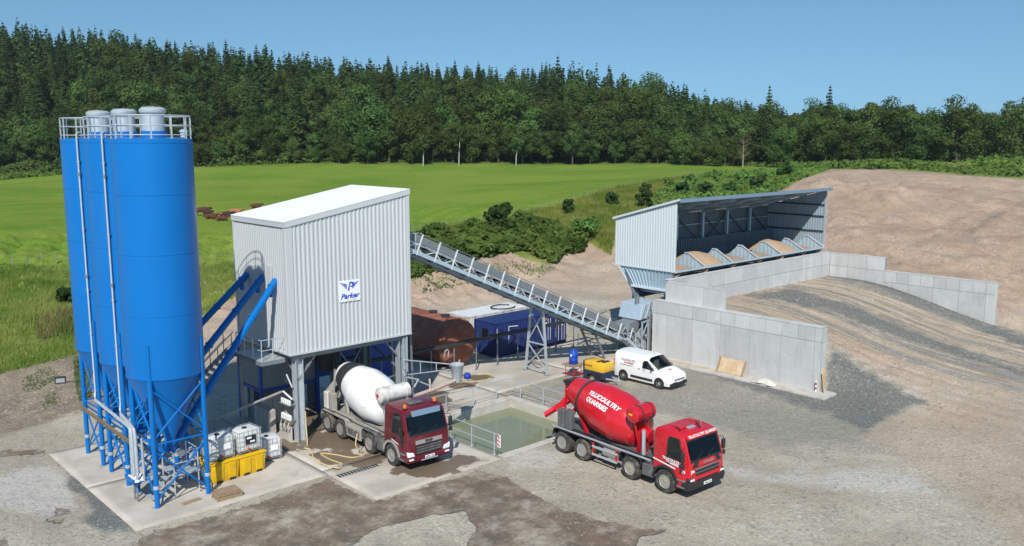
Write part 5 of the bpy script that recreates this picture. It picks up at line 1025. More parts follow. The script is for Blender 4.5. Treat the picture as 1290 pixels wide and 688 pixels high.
def mixer_lorry(name, label, pos, rz, ax, style):
    red = style == 'red'; body = M['red'] if red else M['dred']; drumc = M['red'] if red else M['white']; ch = M['cgrey'] if red else M['dusty']; rim = M['alu']
    t = thing(name, label, 'lorry', (pos[0],pos[1],.02), rz, 'concrete mixer lorries')
    Bm = lambda: MB()
    bd = lambda b, nm, m, par=None, **k: b.build(nm, m, par or t, world=False, **k)
    r = .525
    # chassis
    for x in (-.42,.42): bd(Bm().b2((x-.05,1.2,.78),(x+.05,ax[3]+.75,1.04)), 'chassis_rail', ch)
    bd(Bm().b2((-.55,2.2,1.04),(.55,ax[3]+.7,1.14)), 'sub_frame', M['cgrey'] if red else M['dusty'])
    for s in ax: bd(Bm().tube([(-1.0,s,r),(1.0,s,r)], .09, 8), 'axle', M['dark'])
    for k, s in enumerate(ax):
        for sd in (-1,1): wheel(t, sd*1.24, s, r, .32 if k < 2 else .58, sd, rim, M['brass'] if red and k < 2 else None, .07 if k < 2 else .16)
    # mudguards
    for sd in (-1,1):
        x0, x1 = (sd*.66, sd*1.25)
        arc_guard(t, ax[2]-.62, ax[3]+.62, 1.14, x0, x1, M['black'] if red else M['dusty'], drop=.3)
        arc_guard(t, ax[1]-.64, ax[1]+.64, 1.16, sd*.86, sd*1.25, M['black'] if red else M['cgrey'], drop=.42)
        if red:
            for z in (.48,.86): bd(Bm().b2((sd*1.2-.025,ax[1]+.8,z),(sd*1.2+.025,ax[2]-.68,z+.10)), 'side_guard', M['galv'])
            for s in (ax[1]+.85,ax[2]-.75): bd(Bm().b2((sd*1.16-.03,s,.45),(sd*1.16+.03,s+.08,1.08)), 'guard_bracket', body)
            bd(Bm().tube([(sd*.95,ax[1]+.95,.78),(sd*.95,ax[1]+1.75,.78)], .24, 16), 'fuel_tank', M['alu'], smooth=True)
            bd(Bm().b2((sd*.8-.2,ax[1]+1.85,.6),(sd*.8+.2,ax[2]-.85,1.0)), 'battery_box', M['cgrey'], bevel=.02)
            bd(Bm().b2((sd*1.2-.03,2.15,1.2),(sd*1.2+.03,ax[3]+.7,1.26)), 'deck_edge', M['galv'])
        else:
            bd(Bm().b2((sd*1.2-.03,ax[1]+.75,.42),(sd*1.2+.03,ax[2]-.68,.98)), 'side_panel', M['dusty'], bevel=.01)
            for k in range(2): bd(Bm().b2((sd*1.24-.012,ax[1]+.9+k*.6,.55),(sd*1.24+.012,ax[1]+1.42+k*.6,.85)), 'side_vent', M['cgrey'])
            bd(Bm().b2((sd*.95-.25,ax[1]+.8,.5),(sd*.95+.25,ax[2]-.75,1.0)), 'fuel_tank', M['dusty'], bevel=.03)
            bd(Bm().tube([(sd*1.1,2.6,1.3),(sd*1.1,ax[3]+.5,1.32)], .05, 6), 'deck_edge', M['dusty'])
        bd(Bm().b2((sd*.62,ax[0]+.72,.45) if sd > 0 else (-1.2,ax[0]+.72,.45), (1.2,ax[1]-.7,.98) if sd > 0 else (-.62,ax[1]-.7,.98)), 'side_locker', M['cgrey'], bevel=.03)
    bd(Bm().b2((-1.2,ax[3]+.68,.62),(1.2,ax[3]+.76,.80)), 'rear_bar', M['cgrey'])
    for x in (-1.0,.8): bd(Bm().b2((x,ax[3]+.74,.82),(x+.22,ax[3]+.8,.95)), 'tail_lamp', M['rtext'])
    # cab
    L = 2.0; f0 = ax[0]; archR = .63
    arch = [(f0+archR*math.cos(a), .52+archR*math.sin(a)) for a in np.linspace(0, math.pi, 9)]
    zw, zt_, zr = (1.72,2.56,2.78) if red else (1.74,2.62,2.86)
    prof = [(.10,.44),(.03,.62),(.0,1.1),(.07,zw),(.36,zt_),(.52,zr-.1),(.75,zr-.03),(1.85,zr+.05),(L-.02,zr-.06),(L,zr-.25),(L,1.0)]+[(min(a,L-.003) if a > L else a, z) for a, z in arch if z > .9 or a < f0]+[(f0-archR,.44)]
    def hw(s, z): return 1.215-.105*max(0,min(1,(z-1.75)/1.0))-.09*max(0,min(1,(.2-s)/.2))
    n_ = len(prof); V = [(-hw(s,z),s,z) for s, z in prof]+[(hw(s,z),s,z) for s, z in prof]
    cab = loc_bmesh(V, [tuple(range(n_)), tuple(range(2*n_-1,n_-1,-1))]+[(i,n_+i,n_+(i+1)%n_,(i+1)%n_) for i in range(n_)], 'cab', body, t, bevel=.045)
    # open the windscreen aperture and fit out the cab
    bm = bmesh.new(); bm.from_mesh(cab.data); best = max((f for f in bm.faces if f.normal.y < -.5 and f.normal.z > .1 and zw < f.calc_center_median().z < zt_), key=lambda f: f.calc_area())
    bmesh.ops.inset_region(bm, faces=[best], thickness=.07); bmesh.ops.delete(bm, geom=[best], context='FACES'); bm.to_mesh(cab.data); bm.free()
    it = bd(Bm().add([(-1.08,.35,1.2),(1.08,.35,1.2),(1.08,1.8,1.2),(-1.08,1.8,1.2),(-1.0,.42,zt_+.02),(1.0,.42,zt_+.02),(1.0,1.8,zt_+.1),(-1.0,1.8,zt_+.1)],[(0,1,2,3),(4,7,6,5),(2,6,7,3),(0,3,7,4),(1,5,6,2)]), 'cab_lining', M['trim'], cab)
    for x in (-.55,.55): bd(Bm().b2((x-.25,1.0,1.25),(x+.25,1.5,1.5)).b2((x-.25,1.36,1.5),(x+.25,1.5,2.15)).b2((x-.13,1.38,2.17),(x+.13,1.48,2.34)), 'seat', M['seat'], it)
    bd(Bm().prism([(-1.04,.16,1.45),(-1.04,.16,zw+.02),(-1.04,.62,zw-.02),(-1.04,.68,1.45)], (2.08,0,0)), 'dashboard', M['seat'], it)
    bd(Bm().tube([(-.55+.21*math.cos(a),.74-.07*math.sin(a),zw+.02+.20*math.sin(a)) for a in np.linspace(0,2*math.pi,17)], .018, 5), 'steering_wheel', M['black'], it)
    # windscreen and its frame
    def front_panel(za, zb, xa, xb, off, th, nm, m, par, bev=.0):
        sa = np.interp(za,[1.1,zw,zt_],[.0,.07,.36]); sb = np.interp(zb,[1.1,zw,zt_],[.0,.07,.36])
        d = Vector((0,sb-sa,zb-za)).normalized(); nn = Vector((0,-d.z,d.y))
        P = [Vector((-xa,sa,za)),Vector((xa,sa,za)),Vector((xb,sb,zb)),Vector((-xb,sb,zb))]
        P = [p+nn*off for p in P]; return bd(Bm().prism(P, nn*th), nm, m, par, bevel=bev)
    for za_, zb_, nm_ in ((zw-.08,zw+.02,'lower_seal'),(zt_-.07,zt_+.04,'upper_seal')): front_panel(za_, zb_, 1.07, 1.05, -.005, .02, nm_, M['black'], cab)
    ws = front_panel(zw-.0, zt_-.05, 1.03, .975, .004, .008, 'windscreen', M['cglass'], cab)
    for k in (-.5,.25): bd(Bm().bar((k-.25,.04,zw-.0),(k+.35,.14,zw+.25),.02), 'wiper', M['black'], ws)
    if red:
        bd(Bm().prism([(-1.0,.30,zt_+.02),(1.0,.30,zt_+.02),(.98,.42,zr-.08),(-.98,.42,zr-.08)], (0,-.03,.01)), 'header_panel', body, cab)
        text_on('TILLICOULTRY QUARRIES', .165, (0,.315,zt_+.12), (1,0,0), (0,.5,1), M['wtext'], cab, world=False, bold=.004, sx=.98)
    else:
        bd(Bm().prism([(-.78,.16,zt_-.06),(.78,.16,zt_-.06),(.80,.24,zt_+.2),(-.80,.24,zt_+.2)], (0,.03,.0)), 'sun_visor', M['chrome'], cab, bevel=.01)
    # side windows
    for sd in (-1,1):
        def sp(s, z, o=.006): return (sd*(hw(s,z)+o), s, z)
        W = [sp(.40,zw+.02),sp(1.20,zw-.02),sp(1.20,zt_-.12),sp(1.12,zt_-.03),sp(.66,zt_-.03)]
        bd(Bm().prism([sp(.34,zw-.04,.0),sp(1.26,zw-.08,.0),sp(1.26,zt_-.1,.0),sp(1.15,zt_+.03,.0),sp(.62,zt_+.03,.0)], (sd*.008,0,0)), 'window_seal', M['black'], cab)
        bd(Bm().prism([(a+sd*.004,b_,c) for a,b_,c in W], (sd*.008,0,0)), 'side_window', M['glass'], cab)
        bd(Bm().b2((sd*1.215-.012,1.05,1.38),(sd*1.215+.012,1.25,1.44)), 'door_handle', M['black'], cab)
        for z0 in (.52,.80): bd(Bm().b2((sd*1.2-.04,.22,z0),(sd*1.2+.05,f0-archR-.02,z0+.05)), 'step', M['galvd'], cab)
        a0 = np.linspace(R(8),R(172),9); b = Bm()
        for p, q_ in zip(a0[:-1],a0[1:]):
            A = [(sd*1.2,f0+(archR)*math.cos(p),.52+archR*math.sin(p)),(sd*1.2,f0+(archR+.11)*math.cos(p),.52+(archR+.11)*math.sin(p)),(sd*1.2,f0+(archR+.11)*math.cos(q_),.52+(archR+.11)*math.sin(q_)),(sd*1.2,f0+archR*math.cos(q_),.52+archR*math.sin(q_))]; b.prism(A, (sd*.05,0,0))
        bd(b, 'wheel_arch', M['black'] if red else M['dusty'], cab)
        mr = bd(Bm().b2((sd*1.40-.09,.16,1.72),(sd*1.40+.09,.30,2.16)), 'mirror', M['black'], cab, bevel=.03); bd(Bm().b2((sd*1.40-.09,.15,1.46),(sd*1.40+.09,.28,1.66)), 'wide_mirror', M['black'], mr, bevel=.03)
        bd(Bm().tube([(sd*1.1,.38,2.3),(sd*1.42,.24,2.26),(sd*1.42,.24,1.5),(sd*1.15,.3,1.42)], .018, 6), 'mirror_arm', M['black'], mr)
        if red:
            bd(Bm().prism([sp(.75,1.23,.004),sp(L-.02,1.40,.004),sp(L-.02,1.45,.004),sp(.75,1.29,.004)], (sd*.006,0,0)), 'white_stripe', M['wtext'], cab)
            ux = (0,1,.06) if sd > 0 else (0,-1,-.06)
            text_on('TILLICOULTRY', .155, (sd*1.226,.95,1.575), ux, (0,0,1), M['wtext'], cab, world=False, bold=.006)
            text_on('QUARRIES', .145, (sd*1.226,.90,1.44), ux, (0,0,1), M['wtext'], cab, world=False, bold=.006)
        else: bd(Bm().prism([sp(.7,1.2,.004),sp(1.3,1.32,.004),sp(1.3,1.36,.004),sp(.7,1.24,.004)], (sd*.006,0,0)), 'white_stripe', M['wtext'], cab)
    # face
    if red:
        front_panel(1.42, 1.68, .98, .78, .004, .03, 'upper_grille', M['black'], cab); front_panel(1.44,1.66,.62,.52,.03,.02,'badge_panel', body, cab)
        text_on('SCANIA', .17, (0,-.045,1.56), (1,0,0), (0,.08,1), M['chrome'], cab, 'badge', world=False, bold=.004, sx=1.1)
        for z in (1.06,1.21): bd(Bm().b2((-.78,-.028,z),(.78,.05,z+.11)), 'grille_slat', M['black'], cab); bd(Bm().b2((-.80,-.036,z+.112),(.80,.04,z+.132)), 'grille_trim', M['galvd'], cab)
        bd(Bm().b2((-.95,-.03,.86),(.95,.1,1.02)), 'lower_grille', body, cab, bevel=.02)
        for s_ in (-1,1): bd(Bm().prism([(s_*.78,-.035,.80),(s_*.98,-.035,.86),(s_*.98,-.035,1.12),(s_*.86,-.035,1.14)], (0,.08,0)), 'bumper_wing', body, cab)
        bp = bd(Bm().prism([(-1.2,.02,.42),(1.2,.02,.42),(1.23,-.04,.58),(1.23,-.04,.82),(-1.23,-.04,.82),(-1.23,-.04,.58)], (0,.42,0)), 'bumper', M['black'], cab, bevel=.03)
        pl_ = bd(Bm().b2((-.26,-.07,.56),(.26,-.045,.68)), 'number_plate', M['plate'], bp)
        for k in range(7):
            if k != 4: bd(Bm().b2((-.22+k*.062,-.074,.59),(-.18+k*.062,-.071,.65)), 'plate_mark', M['ink'], pl_)
        text_on('79', .2, (-.98,.0,1.24), (1,-.15,0), (0,.05,1), M['wtext'], cab, 'fleet_number', world=False, bold=.012); text_on('79', .2, (-1.205,.32,1.22), (0,-1,0), (0,0,1), M['wtext'], cab, 'fleet_number', world=False, bold=.008)
        for s_ in (-1,1): hl = bd(Bm().b2((s_*1.02-.17,-.035,.84),(s_*1.02+.17,.2,1.0)), 'headlight', M['black'], cab, bevel=.03); bd(Bm().b2((s_*1.02-.13,-.045,.87),(s_*1.02+.13,.0,.97)), 'lens', M['lens'], hl, bevel=.01)
        bd(Bm().b2((-.2,.85,zr+.0),(.2,1.05,zr+.07)), 'roof_vent', M['galv'], cab); bd(Bm().bar((.35,.7,zr),(.55,1.1,zr+.1),.05), 'aerial_mount', M['black'], cab); bd(Bm().tube([(.5,.8,zr+.02),(.45,.75,zr+.35)], .012, 5), 'aerial', M['galv'], cab)
        bd(Bm().bar((-.75,.9,zr+.02),(-.45,1.45,zr+.055),.04), 'roof_bar', M['black'], cab); bd(Bm().b2((-.55,1.0,zr+.02),(.55,1.7,zr+.07)), 'roof_hatch', body, cab, bevel=.03)
    else:
        front_panel(1.26,1.45,.74,.74,.004,.035,'chrome_bar', M['chrome'], cab); text_on('DAF', .16, (0,-.05,1.355), (1,0,0), (0,.08,1), M['ink'], cab, 'badge', world=False, bold=.008, sx=1.3)
        bd(Bm().b2((-.72,-.02,.78),(.72,.08,1.23)), 'grille', M['black'], cab)
        for k in range(3): bd(Bm().b2((-.70,-.04,.86+k*.12),(.70,.0,.92+k*.12)), 'grille_slat', M['cgrey'], cab)
        bp = bd(Bm().prism([(-1.16,.02,.42),(1.16,.02,.42),(1.22,-.05,.56),(1.22,-.03,.74),(-1.22,-.03,.74),(-1.22,-.05,.56)], (0,.40,0)), 'bumper', body, cab, bevel=.03)
        bd(Bm().b2((-.45,-.065,.47),(.45,-.04,.52)), 'bumper_lip', M['galv'], bp); pl_ = bd(Bm().b2((-.26,-.085,.56),(.26,-.06,.68)), 'number_plate', M['plate'], bp)
        for k in range(7):
            if k != 4: bd(Bm().b2((-.22+k*.062,-.089,.59),(-.18+k*.062,-.086,.65)), 'plate_mark', M['ink'], pl_)
        for s_ in (-1,1):
            hl = bd(Bm().prism([(s_*.80,-.05,.74),(s_*1.16,-.03,.74),(s_*1.19,-.02,1.0),(s_*.86,-.045,.92)], (0,.12,0)), 'headlight', M['lens'], cab, bevel=.02); bd(Bm().b2((s_*1.0-.12,-.062,.58),(s_*1.0+.12,-.02,.66)), 'fog_lamp', M['lens'], cab)
        for x, s in ((-.85,.68),(.85,.74)): bc = bd(Bm().lathe([(.09,0),(.09,.05)], (x,s,zr-.02), n=14), 'beacon', M['black'], cab); bd(Bm().lathe([(.085,.05),(.08,.17),(.05,.21),(.01,.22)], (x,s,zr-.02), n=14), 'lens', M['orange'], bc, smooth=True)
        bd(Bm().b2((-.38,.95,zr+.0),(.38,1.4,zr+.06)), 'roof_hatch', M['cgrey'], cab, bevel=.03)
    # mixer drum
    ds = ax[1]+(.32 if red else -.15); O = Vector((0, ds, 1.92 if red else 1.98)); A_ = Vector((0, math.cos(R(12.5)), math.sin(R(12.5)))); D_ = [(.02,-.12),(.45,-.1),(.72,.0),(.90,.2),(1.17,1.25),(1.18,1.4),(1.18,2.35),(1.16,2.5),(.70,4.35),(.66,4.5),(.62,4.5),(.55,4.3)]
    sc = 1.0 if red else 1.0
    dr = bd(Bm().lathe(D_, O, A_, n=56, cap=False), 'mixer_drum', drumc, smooth=True, ang=R(28))
    tr_ = 3.55; bd(Bm().lathe([(.89,tr_-.06),(.955,tr_-.05),(.955,tr_+.05),(.86,tr_+.06)], O, A_, n=56, cap=False), 'roller_ring', M['dark'], dr, smooth=True, ang=R(28))
    def rad(tt): return float(np.interp(tt, [d for _, d in D_[:10]], [q for q, _ in D_[:10]]))
    e1 = Vector((-1,0,0)); e2 = Vector((0,-A_.z,A_.y))
    def on_drum(a, b_, tc, ph, o=.012): tt = tc-a; rr = rad(tt); f_ = ph+b_/1.17; return O+A_*tt+(e1*math.cos(f_)+e2*math.sin(f_))*(rr+o)
    def drum_text(s, size, tc, ph, m, shear=.25, bold=.01, sx=1.):
        V, Fc = text_geo(s, size, shear, bold); bm = bmesh.new(); vs_ = [bm.verts.new((a*sx,b_,0)) for a, b_, _ in V]
        for f_ in Fc:
            try: bm.faces.new([vs_[i] for i in f_])
            except Exception: pass
        bmesh.ops.triangulate(bm, faces=bm.faces)
        for _ in range(2): bmesh.ops.subdivide_edges(bm, edges=[e for e in bm.edges if e.calc_length() > .07], cuts=1); bmesh.ops.triangulate(bm, faces=bm.faces)
        bm.verts.index_update(); VV = [on_drum(v.co.x, v.co.y, tc, ph) for v in bm.verts]; FF = [tuple(v.index for v in f_.verts) for f_ in bm.faces]; bm.free()
        return MB().add(VV, FF).build('lettering', m, dr, world=False)
    if red:
        drum_text('TILLICOULTRY', .31, 1.98, R(44), M['wtext'], bold=.010, sx=.98); drum_text('QUARRIES', .31, 2.22, R(27.5), M['wtext'], bold=.010, sx=.98)
    else:
        b = Bm(); 
        for k in range(20): a0_, a1_ = 2*math.pi*k/20, 2*math.pi*(k+.5)/20; b.add([on_drum(q*math.cos(p),q*math.sin(p),.95,R(12),.008) for p, q in ((a0_,.27),(a1_,.27),(a1_,.30),(a0_,.30))],[(0,1,2,3)])
        bd(b, 'faint_roundel', M['gtext'], dr)
        bd(Bm().lathe([(.735,4.2),(.80,4.0),(.93,3.6),(1.0,3.3),(1.01,3.3),(.94,3.62),(.82,4.05),(.75,4.25)], O, A_, n=48, cap=False), 'drum_collar', M['dark'], dr, smooth=True)
    # pedestals, gearbox
    for sd in (-1,1): bd(Bm().bar((sd*.5,ds-.15,1.1),(sd*.3,ds-.2,2.0),.14,.2).bar((sd*.5,ds-.6,1.1),(sd*.3,ds-.25,1.9),.1,.14), 'front_pedestal', body if red else M['dusty'])
    bd(Bm().tube([O-A_*.55,O-A_*.05], .3, 18), 'gearbox', M['red'] if red else M['dusty'], smooth=True); bd(Bm().tube([(-.8,2.2,1.2),(-.8,2.2,2.5)], .1, 10), 'exhaust_stack', M['galvd']); bd(Bm().tube([(-.75,ds-.7,1.15),(-.75,ds-.7,2.3)], .09, 10), 'filter_canister', M['galv'])
    rs_ = random.Random(9 if red else 4)
    for k in range(6): p = Vector((rs_.uniform(-.8,.8),ds-.5+rs_.uniform(-.2,.3),1.2)); bd(Bm().tube([p,p+Vector((rs_.uniform(-.1,.1),rs_.uniform(-.1,.1),.4)),p+Vector((rs_.uniform(-.2,.2),rs_.uniform(0,.3),.8))], .028, 5), 'hydraulic_hose', M['black'])
    # water tank across, behind the cab
    ts, tz = ds+.28, 3.02 if red else 3.0
    x0, x1 = (-1.22,.05) if red else (-.95,.75)
    tk = bd(Bm().lathe([(.05,-.03),(.30,.0),(.38,.05),(.38,x1-x0-.05),(.30,x1-x0),(.02,x1-x0+.03)], (x0,ts-.65,tz), (1,0,0), n=28), 'water_tank', M['red'] if red else M['dwhite'], smooth=True, ang=R(40))
    for xx in (x0+.35,x1-.25): bd(Bm().lathe([(.382,-.03),(.40,-.03),(.40,.03),(.382,.03)], (xx,ts-.65,tz), (1,0,0), n=28, cap=False), 'tank_band', M['dark'] if red else M['dwhite'], tk)
    if red: bd(Bm().b2((x0-.045,ts-.72,tz-.03),(x0-.03,ts-.5,tz+.05)), 'tank_label', M['cyel'], tk)
    else: bd(Bm().lathe([(.1,0),(.1,.012)], (x0-.035,ts-.65,tz), (-1,0,0), n=16), 'tank_label', M['rtext'], tk)
    for xx in (x0+.2,x1-.2): bd(Bm().bar((xx*.6,ts-.65,1.2),(xx,ts-.65,tz-.3),.07), 'tank_stand', M['red'] if red else M['dusty'])
    # rear stand, hopper, chute
    re = O+A_*4.3; rs0 = ax[3]-.25
    for sd in (-1,1):
        bd(Bm().bar((sd*.62,rs0-.9,1.14),(sd*.55,re.y-.55,re.z-.75),.12,.16).bar((sd*.62,rs0+.55,1.1),(sd*.55,re.y-.3,re.z-.7),.12,.16), 'rear_stand', M['red'] if red else M['dusty'])
        bd(Bm().bar((sd*.85,re.y+.15,1.2),(sd*.6,re.y+.3,re.z+.35),.07), 'ladder_rail', M['red'] if red else M['dusty'])
        bd(Bm().b2((sd*1.08-.14,ax[3]-.62,1.28),(sd*1.08+.14,ax[3]-.16,2.22)), 'rear_locker', M['cgrey'] if red else M['dusty'], bevel=.03); bd(Bm().b2((sd*1.08-.14,ax[3]-.10,1.28),(sd*1.08+.14,ax[3]+.34,2.16)), 'rear_locker', M['cgrey'] if red else M['dwhite'], bevel=.03)
    bd(Bm().add([(-.42,re.y+.75,re.z+.5),(.42,re.y+.75,re.z+.5),(.45,re.y+.05,re.z+.62),(-.45,re.y+.05,re.z+.62),(-.3,re.y+.55,re.z+.1),(.3,re.y+.55,re.z+.1),(.35,re.y+.2,re.z+.15),(-.35,re.y+.2,re.z+.15)],[(0,1,5,4),(1,2,6,5),(2,3,7,6),(3,0,4,7)]), 'charging_hopper', M['dark'])
    ca, cb = Vector((-.1,re.y+.45,re.z-.45)), Vector((-1.15,re.y+1.25,1.55)) if red else Vector((-.6,re.y+1.1,1.5))
    dv = (cb-ca); sdv = dv.cross(Vector((0,0,1))).normalized(); uv = sdv.cross(dv).normalized(); ring = [sdv*(.25*math.cos(a))+uv*(-.25*math.sin(a)+.1) for a in np.linspace(0,math.pi,9)]
    V = [ca+q_ for q_ in ring]+[cb+q_*.85 for q_ in ring]; bd(Bm().add(V, [(i,i+1,10+i,9+i) for i in range(8)]), 'discharge_chute', M['red'] if red else M['dusty'], smooth=True)
    bd(Bm().bar((-.55,re.y+.25,re.z-.3),(-.85,re.y+.75,1.9),.12,.3), 'chute_shield', M['red'] if red else M['dusty'])
    return t
mixer_lorry('mixer_lorry', 'bright red concrete mixer lorry with white lettering on its drum', (30.55,20.66), R(-2.65), (1.30,3.33,6.40,7.77), 'red')
mixer_lorry('mixer_lorry', 'maroon-cabbed concrete mixer lorry with a plain white drum parked under the white tower', (23.72,31.30), R(-2.8), (1.33,3.36,6.2,7.53), 'maroon')

# van
def van():
    t = thing('panel_van', 'small white panel van with maroon lettering parked by the concrete wall', 'van', (42.95,31.28,.02), R(1.2))
    St = [0,.06,.2,.6,.98,1.2,1.45,1.72,1.95,2.3,2.9,3.6,4.15,4.34,4.4]
    zz = {0:(.30,.48,.64,.72,.74,.75),1:(.27,.5,.74,.82,.85,.86),2:(.24,.52,.84,.93,.96,.98),3:(.22,.55,.93,1.05,1.09,1.11),4:(.22,.55,.99,1.12,1.17,1.20),5:(.22,.55,1.0,1.28,1.38,1.41),6:(.22,.55,1.01,1.46,1.60,1.63),7:(.22,.55,1.02,1.60,1.76,1.79)}
    hh = {0:(.60,.72,.72,.62,.42,0),1:(.74,.82,.81,.70,.5,0),2:(.83,.89,.875,.77,.57,0),3:(.88,.92,.905,.81,.64,0),4:(.89,.925,.915,.83,.68,0),5:(.89,.925,.915,.82,.66,0),6:(.89,.925,.915,.81,.65,0),7:(.89,.925,.915,.80,.64,0)}
    zf = (.22,.55,1.03,1.64,1.80,1.85); hf = (.89,.925,.92,.82,.66,0); V = []; n_ = 11
    for i, s in enumerate(St):
        z = zz.get(i, zf); h = hh.get(i, hf)
        if i == len(St)-1: h = tuple(q*.96 for q in h); z = (.30,)+z[1:4]+(1.76,1.80)
        row = [(-h[j],s,z[j]) for j in range(6)]+[(h[j],s,z[j]) for j in range(4,-1,-1)]; V += row
    body, glass = [], []
    for i in range(len(St)-1):
        for j in range(n_-1):
            f_ = (i*n_+j, i*n_+j+1, (i+1)*n_+j+1, (i+1)*n_+j); (glass if 4 <= i <= 6 and 3 <= j <= 6 else body).append(f_)
        body.append((i*n_+n_-1, i*n_, (i+1)*n_, (i+1)*n_+n_-1))
    body += [tuple(range(n_)), tuple(range(len(V)-n_, len(V)))[::-1]]
    bo = MB().add(V, body).build('body', M['white'], t, world=False, smooth=True, ang=R(38))
    MB().add([(a*.97,b_+.0,c-.012) for a,b_,c in V], [f_ for f_ in glass]).build('windscreen', M['cglass'], bo, world=False, smooth=True)
    it = MB().add([(-.82,.98,.9),(.82,.98,.9),(.82,2.3,.5),(-.82,2.3,.5),(-.62,1.8,1.72),(.62,1.8,1.72),(.66,2.3,1.76),(-.66,2.3,1.76)],[(0,1,2,3),(2,6,7,3),(4,7,6,5)]).build('cab_lining', M['trim'], bo, world=False)
    MB().prism([(-.78,.99,.95),(-.78,1.02,1.10),(-.78,1.4,1.08),(-.78,1.45,.9)], (1.56,0,0)).build('dashboard', M['seat'], it, world=False)
    for x in (-.4,.4): MB().b2((x-.23,1.7,.6),(x+.23,2.1,.85)).b2((x-.22,2.0,.85),(x+.22,2.12,1.42)).build('seat', M['seat'], it, world=False)
    for sd in (-1,1): MB().prism([(sd*.80,1.0,.9),(sd*.80,2.28,.6),(sd*.72,2.28,1.6),(sd*.68,1.75,1.62)], (sd*.01,0,0)).build('door_lining', M['trim'], it, world=False)
    def hz(z): return float(np.interp(z,[.55,1.03,1.64],[.925,.92,.82]))
    for sd in (-1,1):
        sp = lambda s, z, o=.004: (sd*(hz(z)+o), s, z)
        MB().prism([sp(1.20,1.06),sp(2.16,1.06),sp(2.16,1.40),sp(2.05,1.55),sp(1.80,1.56)], (sd*.006,0,0)).build('side_window', M['glass'], bo, world=False)
        MB().prism([sp(1.35,.36,.0),sp(3.05,.36,.0),sp(3.05,.50,.0),sp(1.35,.50,.0)], (sd*.02,0,0)).build('side_rub_strip', M['black'], bo, world=False)
        MB().prism([sp(2.9,1.02),sp(3.9,1.02),sp(3.9,1.05),sp(2.9,1.05)], (sd*.006,0,0)).build('door_track', M['black'], bo, world=False)
        for s in (2.02,2.4): MB().box((sd*.925,s,.98),(.03,.16,.04)).build('door_handle', M['black'], bo, world=False)
        for s in (.85,3.635): 
            MB().lathe([(.375,0),(.375,.02),(.30,.02)], (sd*.905,s,.335), (sd,0,0), n=28).build('wheel_arch', M['black'], bo, world=False)
            wheel(t, sd*.935, s, .32, .2, sd, M['alu'], None, .03)
        MB().b2((sd*1.0-.1,1.28,1.08),(sd*1.0+.1,1.42,1.24)).build('mirror', M['black'], bo, world=False, bevel=.03)
        hl = MB().prism([(sd*.52,.035,.74),(sd*.80,.10,.76),(sd*.88,.30,.86),(sd*.6,.14,.84)], (0,-.03,.015)).build('headlight', M['lens'], bo, world=False)
        MB().b2((sd*.86-.05,4.37,.85),(sd*.86+.05,4.42,1.3)).build('tail_lamp', M['rtext'], bo, world=False)
        ux = (0,1,0) if sd > 0 else (0,-1,0)
        text_on('TILLICOULTRY', .17, (sd*.895,3.28,1.36), ux, (-sd*.16,0,1), M['mtext'], bo, world=False, bold=.004); text_on('QUARRIES', .16, (sd*.915,3.22,1.19), ux, (-sd*.16,0,1), M['mtext'], bo, world=False, bold=.004)
        text_on('TILLICOULTRY QUARRIES', .07, (sd*.932,1.75,.86), ux, (0,0,1), M['gtext'], bo, world=False)
    MB().prism([(-.80,-.01,.24),(.80,-.01,.24),(.84,-.02,.42),(.62,-.03,.50),(-.62,-.03,.50),(-.84,-.02,.42)], (0,.14,0)).build('lower_bumper', M['black'], bo, world=False, bevel=.02)
    MB().b2((-.5,-.02,.60),(.5,.03,.66)).build('grille', M['black'], bo, world=False); pl_ = MB().b2((-.26,-.045,.48),(.26,-.02,.58)).build('number_plate', M['plate'], bo, world=False)
    text_on('79', .24, (-.1,.62,1.125), (1,0,0), (0,1,.28), M['rtext'], bo, 'fleet_number', world=False, bold=.01)
    MB().tube([(0,1.85,1.84),(0,2.0,2.0)], .008, 5).build('aerial', M['black'], bo, world=False)
van()
# ------------------------------------------------------------------ smaller yard objects
t = thing('air_compressor', 'yellow and dark blue towed air compressor parked beside the white van', 'compressor', (40.55,35.7,.02), R(2))
t.scale = (.9,.9,.9); bd = lambda b, nm, m, par=None, **k: b.build(nm, m, par or t, world=False, **k)
can = bd(MB().b2((-.6,-.85,.86),(.6,.85,1.52)), 'canopy', M['cyel'], bevel=.06, seg=2, smooth=True)
bd(MB().b2((-.615,-.9,.40),(.615,.86,.86)), 'lower_body', pm('navy_paint', (.02,.03,.07,1), .5), bevel=.03)
bd(MB().b2((-.62,.86,.5),(.62,.98,1.5)), 'rear_panel', M['black'], bevel=.04)
bd(MB().b2((-.45,-.3,1.52),(.2,-.1,1.56)), 'vent', M['black'], can); bd(MB().b2((-.3,-.7,1.52),(.3,-.45,1.58)), 'exhaust_cover', M['black'], can)
text_on('KAESER', .17, (-.605,.42,1.2), (0,-1,0), (0,0,1), M['ink'], can, world=False, bold=.004); bd(MB().b2((-.606,.68,1.15),(-.602,.8,1.27)), 'emblem', M['rtext'], can)
for sd in (-1,1): wheel(t, sd*.72, .05, .31, .19, sd, M['alu'], None, .03); arc_guard(t, -.32, .42, .68, sd*.6, sd*.8, M['black'])
bd(MB().bar((-.35,-.9,.45),(0,-1.9,.42),.07).bar((.35,-.9,.45),(0,-1.9,.42),.07), 'drawbar', M['galv']); bd(MB().tube([(0,-1.75,.03),(0,-1.75,.7)], .035, 7), 'jockey_stand', M['galv'])
for k in range(3): bd(MB().b2((-.625,-.6+k*.35,.5),(-.612,-.35+k*.35,.75)), 'side_vent', M['black'])
t = thing('hose_trolley', 'red tubular trolley frame with a timber top beside the compressor', 'trolley', (40.1,37.5,.02))
for x in (39.75,40.45):
    for y in (37.15,37.85): MB().tube([(x,y,.02),(x,y,.86)], .025, 6).build('leg', M['red'], t)
